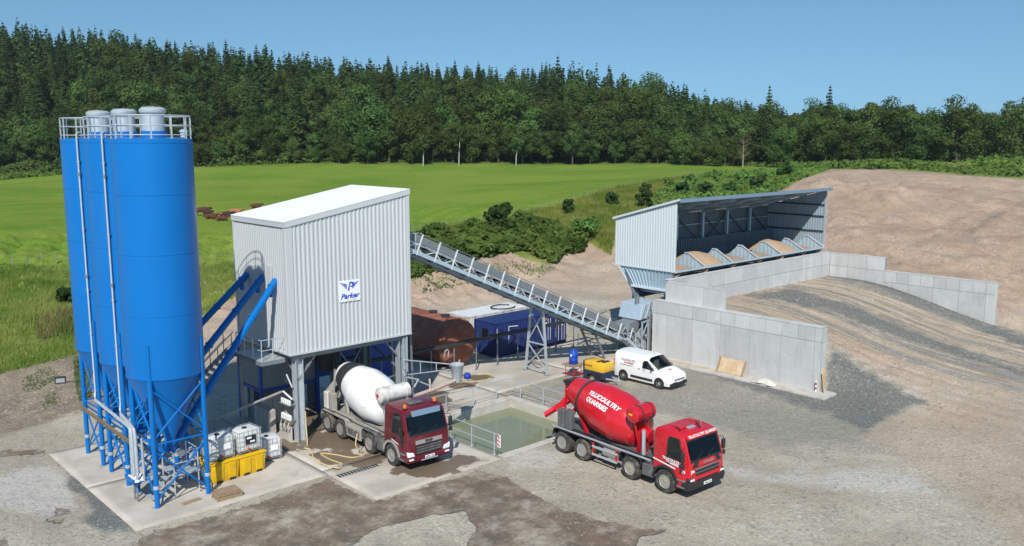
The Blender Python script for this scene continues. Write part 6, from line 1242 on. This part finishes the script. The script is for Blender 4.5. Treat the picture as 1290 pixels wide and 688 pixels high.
for z in (.3,.8): MB().tube([(39.75,37.15,z),(40.45,37.15,z),(40.45,37.85,z),(39.75,37.85,z),(39.75,37.15,z)], .02, 6).build('hoop', M['red'], t)
MB().tube([(39.75,37.15,.3),(40.45,37.15,.8)], .02, 6).build('brace', M['red'], t)
for k in range(5): MB().b2((39.55+k*.23,36.95,.87),(39.76+k*.23,38.05,.92)).build('board', M['wood'], t)
t = thing('steel_barrel', 'blue barrel standing on the red trolley beside the compressor', 'barrel', (40.1,37.5,.92))
MB().lathe([(.27,.92),(.285,.94),(.285,1.2),(.295,1.215),(.285,1.23),(.285,1.5),(.295,1.515),(.285,1.53),(.285,1.78),(.27,1.8),(.26,1.78),(.02,1.77)], (40.1,37.5,0), n=28).build('shell', M['drumblue'], t, smooth=True); MB().b2((39.8,37.38,1.45),(39.815,37.5,1.6)).build('sticker', M['wtext'], t)
def ibc(label, x, y, z, rz, tagged):
    t = thing('ibc_tank', label, 'liquid tank', (x,y,z), rz, 'caged plastic liquid tanks'); bd = lambda b, nm, m, par=None, **k: b.build(nm, m, par or t, world=False, **k)
    for q in (-.5,0,.5): bd(MB().b2((q-.06,-.48,0),(q+.06,.48,.1)), 'pallet_foot', M['galvd'])
    bd(MB().b2((-.58,-.49,.1),(.58,.49,.14)), 'pallet_deck', M['galvd'])
    bt = bd(MB().b2((-.55,-.46,.145),(.55,.46,1.08)), 'bottle', M['hdpe'], bevel=.07, seg=3, smooth=True); bd(MB().lathe([(.12,1.08),(.12,1.12),(.1,1.13)], (0,0,0), n=16), 'lid', M['black'], bt); bd(MB().lathe([(.05,0),(.05,.12)], (-.1,-.47,.24), (0,-1,0), n=10), 'outlet_valve', M['rtext'], bt)
    for zz in (.2,.42,.64,.86,1.08): bd(MB().tube([(-.585,-.495,zz),(.585,-.495,zz),(.585,.495,zz),(-.585,.495,zz),(-.585,-.495,zz)], .011, 4), 'cage_hoop', M['galv'])
    for k in range(6):
        q = -.5+k*.2
        for sgn in (-1,1): bd(MB().tube([(q*1.1,sgn*.5,.14),(q*1.1,sgn*.5,1.1)], .011, 4), 'cage_bar', M['galv'])
        if k < 5:
            for sgn in (-1,1): bd(MB().tube([(sgn*.59,-.42+k*.21,.14),(sgn*.59,-.42+k*.21,1.1)], .011, 4), 'cage_bar', M['galv'])
    if tagged:
        lb = bd(MB().b2((-.25,-.52,.45),(.28,-.508,.85)), 'label_plate', M['ink']); bd(MB().b2((-.18,-.525,.70),(.05,-.521,.79)), 'label_text', M['wtext'], lb); bd(MB().b2((-.02,-.525,.52),(.22,-.521,.60)), 'label_text', M['wtext'], lb)
    else: bd(MB().b2((0,-.515,.5),(.38,-.505,.75)), 'label_plate', M['wtext'])
def bund(label, x, y, rz):
    t = thing('spill_bund', label, 'bund', (x,y,.034), rz, 'yellow spill bunds'); bd = lambda b, nm, m, par=None, **k: b.build(nm, m, par or t, world=False, **k)
    b = MB(); a, c, h = .60, .62, .92
    b.add([(-a,-c,.0),(a,-c,.0),(a,c,.0),(-a,c,.0),(-a-.06,-c-.06,h),(a+.06,-c-.06,h),(a+.06,c+.06,h),(-a-.06,c+.06,h)],[(0,3,2,1),(4,5,6,7),(0,1,5,4),(1,2,6,5),(2,3,7,6),(3,0,4,7)]); bd(b, 'sump', M['yellow'], bevel=.04, seg=2, smooth=True)
    bd(MB().b2((-a-.09,-c-.09,h-.05),(a+.09,c+.09,h+.02)), 'rim', M['yellow'], bevel=.02)
    for sg in (-1,1):
        for q in (-.3,.3): bd(MB().prism([(q-.17,sg*(c+.012),.12),(q+.17,sg*(c+.012),.12),(q+.19,sg*(c+.05),.84),(q-.19,sg*(c+.05),.84)], (0,sg*.045,0)), 'side_rib', M['yellow'], bevel=.02)
    for q in (-.32,.32): bd(MB().b2((q-.14,-c-.02,.0),(q+.14,-c+.1,.09)), 'fork_slot', M['black'])
bund('yellow plastic spill bund beside the silo leg, under a grimy caged tank', 16.0, 36.78, R(3)); bund('yellow plastic spill bund under the caged tank that has a black label', 17.32, 36.85, R(4))
ibc('grimy caged white liquid tank on the yellow bund beside the silo leg', 15.98, 36.8, .96, R(3), False); ibc('clean caged white liquid tank with a black label on the yellow bund', 17.32, 36.86, .96, R(4), True)
ibc('caged white liquid tank standing on the concrete beside the traffic cone', 18.75, 37.6, .034, R(-6), False); ibc('caged white liquid tank standing on the concrete in shade behind the bunds', 17.3, 39.6, .034, R(5), False)
t = thing('timber_pallet', 'small weathered timber pallet on the slab beside the yellow bund', 'pallet', (15.3,34.5,.034), R(-2))
for q in (-.28,0,.28): MB().b2((-.55,q-.05,0),(.55,q+.05,.2)).build('bearer', M['wood'], t, world=False)
for k in range(6): MB().b2((-.55+k*.187,-.36,.2),(-.39+k*.187,.36,.24)).build('slat', M['wood'], t, world=False)
for k in range(2): MB().b2((-.5+k*.03,-.3,.24+k*.05),(.5-k*.04,.3,.285+k*.05)).build('board', M['wood'], t, world=False)
tag(MB().bar((13.55,34.95,.06),(14.35,35.05,.06),.22,.05).build('plank', M['wood']), 'short weathered plank lying on the slab between the silo legs', 'plank')
t = thing('traffic_cone', 'small orange traffic cone beside the caged tank near the tower leg', 'cone', (19.45,37.8,.034))
MB().b2((-.2,-.2,0),(.2,.2,.04)).build('base', M['black'], t, world=False); c_ = MB().lathe([(.14,.04),(.04,.72),(.03,.74)], n=16).build('cone', M['cone'], t, world=False, smooth=True); MB().lathe([(.107,.3),(.08,.46)], n=16, cap=False).build('white_band', M['wtext'], c_, world=False)
# loose stones and rubble bits on the yard
r = np.random.default_rng(4); b = MB(); spots = []
def near_px(x, y, sx, sy, k):
    for _ in range(k): spots.append(at_z(x+r.normal()*sx, y+r.normal()*sy))
near_px(740,652,40,14,70); near_px(700,660,25,14,40); near_px(560,606,50,12,30); near_px(420,650,80,18,20); near_px(1090,560,40,14,110); near_px(1040,525,40,16,110); near_px(640,600,40,14,25); near_px(960,600,120,40,60); near_px(110,660,30,12,30); near_px(680,490,20,8,60); near_px(1100,490,40,18,110)
for p in spots:
    z = ghz(p[0], p[1]); s = float(r.uniform(.012,.042)); a = r.uniform(0,6.28)
    b.add([(p[0]+s*math.cos(a),p[1]+s*math.sin(a),z),(p[0]-s*math.sin(a),p[1]+s*math.cos(a),z),(p[0]-s*math.cos(a),p[1]-s*math.sin(a),z),(p[0]+s*math.sin(a),p[1]-s*math.cos(a),z),(p[0],p[1],z+s*.9)],[(0,1,4),(1,2,4),(2,3,4),(3,0,4)])
o = stuff(b.build('loose_stones', M['stone'])); o['label'] = 'scattered pale stones on the yard around the puddle and the wall'; o['category'] = 'stones'
# ------------------------------------------------------------------ vegetation
def quads_mesh(name, C, N, S, m, seed, tri=False, up=None, aspect=1.):
    """leaf-sized faces: centres C, normals N, sizes S"""
    g = np.random.default_rng(seed); k = len(C); N = N/np.maximum(np.linalg.norm(N, axis=1, keepdims=True), 1e-6)
    ref = g.normal(size=(k,3)); a = np.cross(N, ref); a /= np.maximum(np.linalg.norm(a, axis=1, keepdims=True), 1e-6); b = np.cross(N, a)
    S = S[:,None]; j = lambda: g.uniform(.7,1.25,size=(k,1))
    P = [C-a*S*j()-b*S*j()*aspect, C+a*S*j()-b*S*j()*aspect, C+a*S*j()+b*S*j()*aspect, C-a*S*j()+b*S*j()*aspect]
    V = np.stack(P, 1).reshape(-1, 3); Fq = np.arange(4*k).reshape(-1, 4)
    me = np_mesh(name, V, Fq); me.materials.append(m); return me
def spruce_geo(seed, h, r, nq):
    g = np.random.default_rng(seed); t_ = 1-np.sqrt(g.uniform(0,1,nq)*.97+.0); z = h*(.10+.90*t_)
    nl = int(h/.8); z = np.round(z/h*nl)/nl*h+g.normal(0,.12,nq); z = np.clip(z, .06*h, h)
    L = r*np.power(np.clip(1-z/h, 0, 1), .85)*(1+.16*np.sin(z*2.3+seed))+.08; nb = 9
    ph = np.floor(g.uniform(0,nb,nq))/nb*2*np.pi+np.floor(z*1.3)*1.9+g.normal(0,.17,nq)
    bl = L*(.68+.4*((np.sin(ph*3.1+z*1.7+seed)+1)/2)); f = np.sqrt(g.uniform(.05,1,nq))
    rad = bl*f; zz = z-rad*.30*(1+.3*g.normal(size=nq))+.10*rad*f
    C = np.stack([rad*np.cos(ph), rad*np.sin(ph), zz], 1); N = np.stack([.55*np.cos(ph), .55*np.sin(ph), np.full(nq,.8)], 1)+g.normal(0,.26,(nq,3))
    S = .12+.24*g.uniform(0,1,nq)*(.5+.7*(1-z/h)); return C, N, S
def broad_geo(seed, h, r, nq, base=.16, nc=26, leaf=.34):
    g = np.random.default_rng(seed); cz = h*(base+(1-base)*.52); rz = h*(1-base)*.5
    d = g.normal(size=(nc,3)); d /= np.linalg.norm(d, axis=1, keepdims=True); q = g.uniform(.35,.9,nc)[:,None]
    cc = d*q*np.array([r,r,rz]); cr = g.uniform(.26,.46,nc)*r
    k = g.integers(0, nc, nq); dd = g.normal(size=(nq,3)); dd /= np.linalg.norm(dd, axis=1, keepdims=True); dd[:,2] = dd[:,2]*.8+.12
    C = cc[k]+dd*(cr[k]*np.power(g.uniform(.25,1,nq), .4))[:,None]; C[:,2] += cz; C[:,2] = np.maximum(C[:,2], .03*h+.2)
    return C, dd+g.normal(0,.30,(nq,3)), g.uniform(.55,1.1,nq)*leaf
def trunk_mesh(h, r, m, limbs, seed, spread):
    g = random.Random(seed); b = MB(); b.tube([(0,0,-.6),(.05,0,h*.3),(-.05,.05,h*.62),(0,0,h*.92)], [r,r*.8,r*.5,r*.12], 7)
    for i in range(limbs):
        a = g.uniform(0,6.28); z = h*g.uniform(.25,.62); L = spread*g.uniform(.45,.8); b.tube([(0,0,z),(L*.5*math.cos(a),L*.5*math.sin(a),z+L*.35),(L*math.cos(a),L*math.sin(a),z+L*.75)], [r*.4,r*.25,r*.07], 5)
    me = b.mesh('trunk', smooth=True); me.materials.append(m); return me
SPR = []
for i in range(6):
    h = 22; r = (5.0,4.4,5.6,4.6,5.2,6.0)[i]; SPR.append((quads_mesh('crown', *spruce_geo(100+i, h, r, 4200), M['spruce'], i), trunk_mesh(h, .26, M['bark'], 0, i, 1), h))
BRD = []
for i in range(7):
    h = (15,13,16,14,17,12,15)[i]; r = (5.2,4.6,4.4,5.6,5.0,4.8,3.9)[i]
    BRD.append((quads_mesh('crown', *broad_geo(200+i, h, r, 5200, (.0,.03,.06,.0,.04,.0,.08)[i], (40,34,36,46,42,36,32)[i], .19), M['broad'], i), trunk_mesh(h, .24, M['bark'], 7, i, r), h))
def px_base(px, v): # a place on the land under pixel column px at forward distance v
    q = at_v(px, 200, v); return q[0], q[1], ghz(q[0], q[1])
def plant_tree(kind, protos, i, px, v, s, label, group, sx=1., name=None):
    x, y, z = px_base(px, v); me, tr, h = protos[i % len(protos)]
    t = thing(name or kind, label, 'tree', (x,y,z), rt.uniform(0,6.28), group); t.scale = (s*sx, s*sx, s)
    obj_from(me, 'crown', parent=t); obj_from(tr, 'trunk', parent=t); return t
rt = random.Random(12); nS = nB = 0
GRP_S = ('dark green spruce in the conifer wood on the rise beyond the grass field', 'spruces of the wood'); GRP_B = ('round-crowned broadleaf tree along the edge of the wood beyond the grass field', 'broadleaf trees at the wood edge')
SKY = [(-300,30),(0,34),(50,29),(130,38),(200,50),(260,57),(340,62),(400,66),(460,72),(520,80),(600,84),(650,84),(700,80),(760,86),(800,96),(850,103),(900,118),(950,128),(1000,128),(1050,124),(1100,130),(1140,122),(1200,120),(1290,116),(1500,112)]
def sky_y(px): return float(np.interp(px, [a for a, _ in SKY], [b for _, b in SKY]))
spots = []
for row in range(19):
    v = 303+row*7.4; step = 7.2*1104/v
    px = -40+rt.uniform(0,step)
    while px < 1330:
        spots.append((px+rt.uniform(-.35,.35)*step, v+rt.uniform(-3,3))); px += step*rt.uniform(.8,1.2)
spots.sort(key=lambda q: q[1])
def fit_h(px, v, lo, hi):                     # tree height that keeps the crest of the wood on its outline
    x, y, z = px_base(px, v); cap = CAM_H+(175-sky_y(px))*v/FPX-z; return min(hi, cap+min(1.4,rt.gauss(-1.6,1.9))) if cap > lo else None
rest = []
for px, v in spots:
    if px > 1060 and v > 345: continue
    h = fit_h(px, v, 7, rt.choice((rt.uniform(12,18),rt.uniform(18,26),rt.uniform(19,27))) if px < 900 else rt.uniform(15,21))
    if h is None or h < 8: continue
    front = v < 316
    if (px > 940 and rt.random() < .62 or v < 370 and rt.random() < .3) and nB < 190:
        nB += 1; plant_tree('broadleaf_tree', BRD, rt.randrange(7), px, v, h/15.*.95, *GRP_B)
    elif nS < 292 and (front or v < 400 and rt.random() < .52):
        nS += 1; plant_tree('spruce_tree', SPR, rt.randrange(6), px, v, h/22., *GRP_S, sx=rt.uniform(.85,1.15))
    else: rest.append((px, v, h))
# edge of the wood: broadleaf trees in front of the spruces
for lay, (v0, hm, st) in enumerate(((298,1.22,27),(291,.85,29))):
    px = -30
    while px < 1320:
        px += st*rt.uniform(.75,1.25)
        v = v0+rt.uniform(-3,3); k = (.95+.25*math.sin(px*.013)+.15*math.sin(px*.041+1))*hm
        if 620 < px < 1000 and lay == 0: k *= 1.1
        if 180 < px < 200: continue
        h = 15*k*rt.uniform(.8,1.15); plant_tree('broadleaf_tree', BRD, rt.randrange(7), px, v, h/15., *GRP_B, sx=rt.uniform(.95,1.25)); nB += 1
# the nearer grove on the right of the field
for px, v, h, i in ((985,276,15,0),(1010,282,17,3),(1040,272,18,4),(1065,268,16,0),(1095,270,19,3),(1125,266,20,4),(1150,262,19,0),(1178,268,20,3),(1205,262,20,4),(1232,266,19,1),(1260,262,20,3),(1288,266,21,4),(1310,260,20,0),(880,284,13,5),(905,280,12,1),(860,286,14,3),(930,282,10,5)):
    plant_tree('broadleaf_tree', BRD, i, px, v, h/15.*.9, 'full dark broadleaf tree in the grove behind the sand heap', 'grove behind the sand heap', sx=1.1)
for px, h, l in ((702,26,'tall spruce whose tip stands clear above the crest of the wood'),(966,27,'tall ragged spruce standing above the trees at the end of the field'),(1041,26,'slender spire-topped spruce rising from the grove behind the sand heap')):
    x, y, z = px_base(px, 330 if px < 800 else 290); v_ = 330 if px < 800 else 290; hh = CAM_H+(175-(72 if px < 800 else 108))*v_/FPX-z
    t = plant_tree('spruce_tree', SPR, 3, px, v_, hh/22., l, None, sx=.8)
# far trees of the wood: real crowns, one mass
Cs, Ns, Ss = [], [], []
for j, (px, v, h) in enumerate(rest):
    x, y, z = px_base(px, v); C, N, S = spruce_geo(400+j % 9, h, 5.0*h/22, 420); ca, sa_ = math.cos(j*1.7), math.sin(j*1.7)
    C2 = np.stack([C[:,0]*ca-C[:,1]*sa_+x, C[:,0]*sa_+C[:,1]*ca+y, C[:,2]+z], 1); N2 = np.stack([N[:,0]*ca-N[:,1]*sa_, N[:,0]*sa_+N[:,1]*ca, N[:,2]], 1); Cs.append(C2); Ns.append(N2); Ss.append(S*1.9)
o = stuff(obj_from(quads_mesh('spruce_wood', np.concatenate(Cs), np.concatenate(Ns), np.concatenate(Ss), M['spruce'], 77), 'spruce_wood')); o['label'] = 'massed dark spruces of the wood covering the hill'; o['category'] = 'wood'
# pale birch stems, a dead tree
for px, h in ((533,11),(578,13),(650,9)):
    x, y, z = px_base(px, 286); t = thing('birch_tree', 'slim birch with a bare pale trunk at the edge of the wood', 'tree', (x,y,z), 0, 'pale birches at the wood edge')
    MB().tube([(0,0,-.4),(.2,.1,h*.3),(.5,0,h*.62),(.4,.1,h*.9)], [.18,.15,.11,.04], 7).build('trunk', M['birch'], t, world=False, smooth=True); C, N, S = broad_geo(int(px), h, 2.8, 1500, .32, 14, .2); obj_from(quads_mesh('crown', C, N, S, M['broad'], 3), 'crown', parent=t)
x, y, z = px_base(936, 272); t = thing('dead_tree', 'bare grey dead tree at the end of the grass field', 'tree', (x,y,z))
b = MB().tube([(0,0,-.3),(.1,0,3),(.2,.1,6),(.1,.2,8.6)], [.25,.2,.13,.03], 6); b.build('trunk', M['dead'], t, world=False)
b = MB(); g = random.Random(8)
for i in range(34):
    a = g.uniform(0,6.28); z0 = g.uniform(2.4,8); L = g.uniform(.8,2.3); e = (L*math.cos(a), L*math.sin(a), z0+L*.7); b.tube([(0.1,0,z0),e], [.06,.015], 4)
    for q in range(2): b.tube([e,(e[0]+g.uniform(-.5,.5),e[1]+g.uniform(-.5,.5),e[2]+g.uniform(.2,.8))], [.02,.008], 3)
stuff(b.build('branches', M['dead'], t, world=False))
# bushes on the bank
def ground_at_px(x, y, v0=50, v1=330):
    d = ray(x, y); v = np.arange(v0, v1, .8); P = CC+d*(v/(d[0]*F2[0]+d[1]*F2[1]))[:,None]
    k = np.nonzero(P[:,2] <= hgrid(P[:,0], P[:,1]))[0]; return P[k[0] if len(k) else -1]
def bush(name, label, px, py, w_, h_, m, nq=900, leaf=.16, spr=False, nc=16):
    q = ground_at_px(px, py); t = thing(name, label, 'bush', (q[0],q[1],ghz(q[0],q[1])-.1), 0, 'hawthorn shrubs behind the bin shed' if 'ragged' in label else None)
    C, N, S = (spruce_geo(int(px), h_, w_/2, nq) if spr else broad_geo(int(px), h_, w_/2, nq, .0, nc, leaf)); obj_from(quads_mesh('foliage', C, N, S*(.7 if spr else 1), m, 5), 'foliage', parent=t)
    MB().tube([(0,0,-.2),(0,0,h_*.5)], [.09,.03], 6).build('stem', M['bark'], t, world=False)
bush('shrub', 'large dark green shrub standing above the brambles on the bank beyond the conveyor', 634, 297, 4.3, 4.2, M['dbush'], 1500)
bush('shrub', 'small upright dark shrub on the grassy bank edge beside the fence', 716, 272, 2.1, 2.6, M['dbush'], 700)
bush('shrub', 'low rounded shrub on the rough grass bank beside the small conifer', 771, 258, 2.6, 1.9, M['dbush'], 700)
bush('young_conifer', 'small dense conifer on the bank just behind the pale bin shed', 813, 263, 2.9, 4.4, M['dbush'], 1400, spr=False, nc=22)
bush('shrub', 'dark low shrub on the rough bank at the bank end of the silos', 84, 384, 2.4, 1.5, M['dbush'], 600)
bush('shrub', 'tall bramble shrub on the bank below the grass field near the dirt track', 735, 300, 4.2, 2.6, M['bush'], 900)
rb_ = random.Random(31)
for k_, (px_, py_) in enumerate(((842,236),(858,246),(872,232),(888,248),(905,230),(918,244),(936,232),(955,238),(972,226),(990,224))):
    bush('shrub', 'ragged hawthorn shrub on the scrubby bank behind the bin shed roof', px_, py_, rb_.uniform(2.2,3.8), rb_.uniform(1.5,2.8), M['dbush' if k_ % 2 else 'bush'], 420, .2)
# bramble cover, long grass, far hedges: countless leaves
def scatter(poly, n_, v0, v1, seed):
    P = np.array(poly, float); g = np.random.default_rng(seed); u0, u1 = (P[:,0].min()-645)/FPX, (P[:,0].max()-645)/FPX
    v = np.sqrt(g.uniform(v0**2, v1**2, n_*9)); u = g.uniform(u0, u1, n_*9)*v*1.02; X = F2[0]*v+R2[0]*u; Y = F2[1]*v+R2[1]*u
    Z = hgrid(X, Y); a, b_ = to_px(np.stack([X,Y,Z],1)); k = sdf(poly, a, b_) > 0; X, Y, Z = X[k][:n_], Y[k][:n_], Z[k][:n_]; return X, Y, Z
def cover(name, label, poly, n_, v0, v1, seed, hmax, size, m, lump=3.):
    X, Y, Z = scatter(poly, n_, v0, v1, seed); g = np.random.default_rng(seed+1); k = len(X); lh = np.clip(fbm(X/lump, Y/lump, 3, seed)*1.7-.25, .08, 1)*hmax
    f = np.sqrt(g.uniform(0,1,k)); C = np.stack([X, Y, Z+lh*f], 1); N = np.stack([g.normal(0,.5,k)-.3, g.normal(0,.5,k)-.3, np.full(k,.8)], 1)
    o = stuff(obj_from(quads_mesh(name, C, N, g.uniform(.6,1.2,k)*size, m, seed), name)); o['label'] = label; o['category'] = 'plants'
BR = [(515,310),(555,294),(610,287),(660,276),(690,285),(720,296),(742,306),(735,320),(712,322),(700,334),(688,330),(672,322),(650,318),(628,322),(605,328),(575,334),(545,346),(516,352)]
cover('bramble_cover', 'thick green brambles covering the bank beyond the conveyor', BR, 26000, 78, 135, 31, 1.7, .19, M['bush'])
cover('bramble_cover', 'low green scrub along the bank behind the bin shed roof', [(818,262),(838,232),(900,222),(1000,214),(1045,214),(1005,228),(985,240),(930,256),(870,262)], 6500, 110, 235, 33, 1.2, .22, M['bush'])
cover('hedge_scrub', 'low scrub and bracken along the far edge of the grass field', [(-60,232),(-60,222),(100,213),(250,206),(420,202),(640,199),(860,202),(960,208),(1010,210),(1100,209),(1290,212),(1290,224),(1220,221),(1150,220),(1090,213),(1000,213),(860,205),(640,203),(420,205),(250,211),(100,219)], 12000, 165, 300, 35, 1.7, .34, M['bush'])
cover('wood_undergrowth', 'dense leafy undergrowth filling the foot of the wood', [(-60,226),(100,216),(250,209),(420,204),(640,201.5),(860,204),(960,207),(960,185),(640,180),(250,188),(-60,200)], 26000, 286, 302, 37, 4.6, .30, M['broad'], 5.)
cover('sapling_scrub', 'green scrub on the low hump beyond the sand heap', [(1060,212),(1150,214),(1230,222),(1290,224),(1290,204),(1255,203),(1200,212),(1100,208)], 5000, 130, 260, 36, 1.6, .3, M['bush'])
def long_grass(label, poly, n_, v0, v1, seed, hmax, wd, m, dens=None):
    X, Y, Z = scatter(poly, n_, v0, v1, seed); g = np.random.default_rng(seed+2)
    if dens is not None: k = fbm(X/2.5, Y/2.5, 3, seed+9) > dens; X, Y, Z = X[k], Y[k], Z[k]
    k = len(X); h = hmax*g.uniform(.4,1,k)*(0.4+fbm(X/4,Y/4,3,seed)); a = g.uniform(0,6.28,k); l = g.uniform(.1,.5,k)*h; a2 = g.uniform(0,6.28,k)
    A = np.stack([X-wd*np.cos(a), Y-wd*np.sin(a), Z-.05],1); B = np.stack([X+wd*np.cos(a), Y+wd*np.sin(a), Z-.05],1); T = np.stack([X+l*np.cos(a2), Y+l*np.sin(a2), Z+h],1)
    me = np_mesh('long_grass', np.stack([A,B,T],1).reshape(-1,3), np.arange(3*k).reshape(-1,3), 3); me.materials.append(m); o = stuff(obj_from(me, 'long_grass')); o['label'] = label; o['category'] = 'grass'
LB = [(-60,338),(97,335),(180,334),(259,335),(300,330),(300,372),(255,398),(180,430),(97,447),(60,457),(0,472),(-60,480)]
long_grass('long rough grass on the bank at the end of the silo row', LB, 80000, 50, 92, 51, .6, .022, M['lgrass'])
long_grass('patch of brown weeds in the rough grass beside the silos', [(40,405),(75,392),(100,380),(112,400),(108,428),(80,422),(50,432)], 1700, 52, 78, 52, .6, .03, M['heather'], .5)
for k_, pl_ in enumerate(([(20,482),(60,462),(80,470),(50,492),(24,496)],[(88,452),(112,448),(115,500),(100,506),(92,478)],[(45,505),(70,495),(78,508),(56,516)])): cover('weed_cover', ('low weeds on the dirt bank below the long grass','thick weeds on the dirt bank behind the silo legs','small weed patch low on the bare dirt bank')[k_], pl_, (420,1500,200)[k_], 44, 60, 53+k_, .22, .032, M['bush'], .8)
long_grass('rough yellow grass along the fence and slope between field and dirt track', [(500,300),(560,288),(610,281),(700,260),(770,239),(870,221),(900,222),(840,232),(818,262),(776,285),(770,322),(742,306),(720,296),(690,285),(660,276),(610,287),(555,296)], 42000, 100, 195, 54, .8, .06, M['lgrass'])
long_grass('rough grass and bracken on the bank behind the bin shed roof', [(818,262),(838,232),(900,222),(1000,214),(1045,214),(1005,228),(985,240),(930,256),(870,262)], 14000, 110, 235, 58, 1.0, .08, M['lgrass'])
cover('weed_cover', 'sparse green weeds on the sandy bank beyond the conveyor', [(520,352),(560,340),(600,335),(660,330),(700,338),(680,350),(640,346),(600,356),(530,372)], 900, 74, 105, 55, .3, .07, M['bush'])
# field fence
t = thing('field_fence', 'line of pale timber posts with wire along the edge of the grass field', 'fence', tuple(ground_at_px(555,291)))
lx = np.concatenate([np.linspace(-20,400,24), np.linspace(420,900,58)]); ly = np.interp(lx, [a for a,_ in FENCE], [b_ for _,b_ in FENCE]); prev = None; pm_ = MB().b2((-.045,-.045,-.2),(.045,.045,1.0)).mesh('post'); pm_.materials.append(M['post'])
Fp = []
for a, b_ in zip(lx, ly):
    q = ground_at_px(a, b_-.5, 60, 230); q = Vector((q[0], q[1], ghz(q[0], q[1]))); o = obj_from(pm_, 'post', parent=t, loc=tuple(q-t.location)); Fp.append(q)
for h_ in (.55,1.05):
    MB().tube([p+Vector((0,0,h_)) for p in Fp], .012, 3).build('wire', M['galvd'], t)
# cattle
def cow(label, px, py, face, lying, col, s=1.):
    q = ground_at_px(px, py, 90, 220); t = bpy.data.meshes.new('cow'); zb = .62 if lying else 1.05
    Vv = [((-.75,0,zb),.34),((-.3,0,zb-.02),.42),((.25,0,zb-.02),.43),((.7,0,zb+.04),.36),((1.05,0,zb+.16),.2),((1.3,0,zb+.20 if not lying else zb+.3),.17),((1.62,0,zb+.08 if not lying else zb+.2),.11)]
    E_ = [(i,i+1) for i in range(6)]; n0 = 7
    def add(p, r, to): Vv.append((p, r)); E_.append((to, len(Vv)-1)); return len(Vv)-1
    for sx, root in ((-.72,0),(.62,3)):
        for sy in (-.22,.22):
            if lying: k = add((sx+.1,sy*1.5,.3), .17, root); k = add((sx+.5,sy*1.9,.15), .09, k); add((sx+.2,sy*2.0,.09), .06, k)
            else: k = add((sx,sy,zb-.35), .15, root); k = add((sx+(.06 if sx < 0 else -.02),sy,.45), .085, k); k = add((sx,sy,.1), .06, k); add((sx+.05,sy,.03), .075, k)
    k = add((-1.05,0,zb+.12), .06, 0); k = add((-1.12,0,zb-.3), .03, k); add((-1.12,0,max(.1,zb-.65)), .045, k)
    for sy in (-.2,.2): add((1.27,sy*1.3,zb+.36), .04, 5)
    t.from_pydata([p for p, _ in Vv], E_, []); o = tag(obj_from(t, 'cow', pm('cow_'+col[0], col[1], .9, var=.2, vs=2)), label, 'cow', 'cattle in the grass field'); o.location = (q[0], q[1], ghz(q[0],q[1])-.02); o.rotation_euler = (0,0,face); o.scale = (s,s,s)
    md = o.modifiers.new('skin', 'SKIN'); md.use_smooth_shade = True
    for i, (_, r) in enumerate(Vv): t.skin_vertices[0].data[i].radius = (r, r*1.0); t.skin_vertices[0].data[i].use_root = (i == 2)
    sb = o.modifiers.new('sub', 'SUBSURF'); sb.levels = 1; sb.render_levels = 1
BRN, TAN, DRK = ('brown', (.085,.028,.016,1)), ('tan', (.32,.14,.065,1)), ('dark', (.045,.02,.014,1))
for c in (('dark brown cow standing at the silo end of the herd',255,272,R(-20),False,BRN,0.98),('dark cow standing close beside the blue silo with the herd',262,273.5,R(150),False,DRK,0.86),('brown cow lying in the grass in front of the standing cows',265,276.5,R(-35),True,BRN,0.90),('tan calf lying beside the herd in the grass',275,273.5,R(-80),True,TAN,0.66),('dark cow lying at the middle of the herd',285,273.5,R(-30),True,DRK,0.86),('red-brown cow lying lowest on the field in the herd',278.5,278.5,R(-30),True,BRN,0.82),('pale tan cow lying just beside the white tower roof',296,270.5,R(-40),True,TAN,0.94),('lone red-brown cow lying beyond the corner of the white tower roof',322,262.5,R(-40),True,BRN,0.86)): cow(*c)
t = thing('bulk_bag', 'white bulk bag lying on the dirt track beside the pale bin shed', 'bag', tuple(ground_at_px(802,331)))
MB().lathe([(.02,-.02),(.55,.0),(.62,.3),(.5,.7),(.3,.85),(.02,.88)], n=9).build('bag', M['sack'], t, world=False, smooth=True)
# ------------------------------------------------------------------ thin summer haze
zlo = float(fz.min())-1.0; zhi = float(fz.max())+34
hz_ = MB().b2((-75,-75,zlo),(float(gx_[-1])+20,float(gy_[-1])+20,zhi)).build('haze', bpy.data.materials.new('haze_air')); stuff(hz_)
hm = hz_.data.materials[0]; hm.use_nodes = True; ht = hm.node_tree; ht.nodes.clear()
pv = ht.nodes.new('ShaderNodeVolumePrincipled'); pv.inputs['Color'].default_value = (.85,.90,.95,1); pv.inputs['Density'].default_value = .00010; pv.inputs['Anisotropy'].default_value = .2
ho = ht.nodes.new('ShaderNodeOutputMaterial'); ht.links.new(pv.outputs[0], ho.inputs['Volume'])
hz_['label'] = 'thin pale summer haze in the air over the whole site'; hz_['category'] = 'haze'
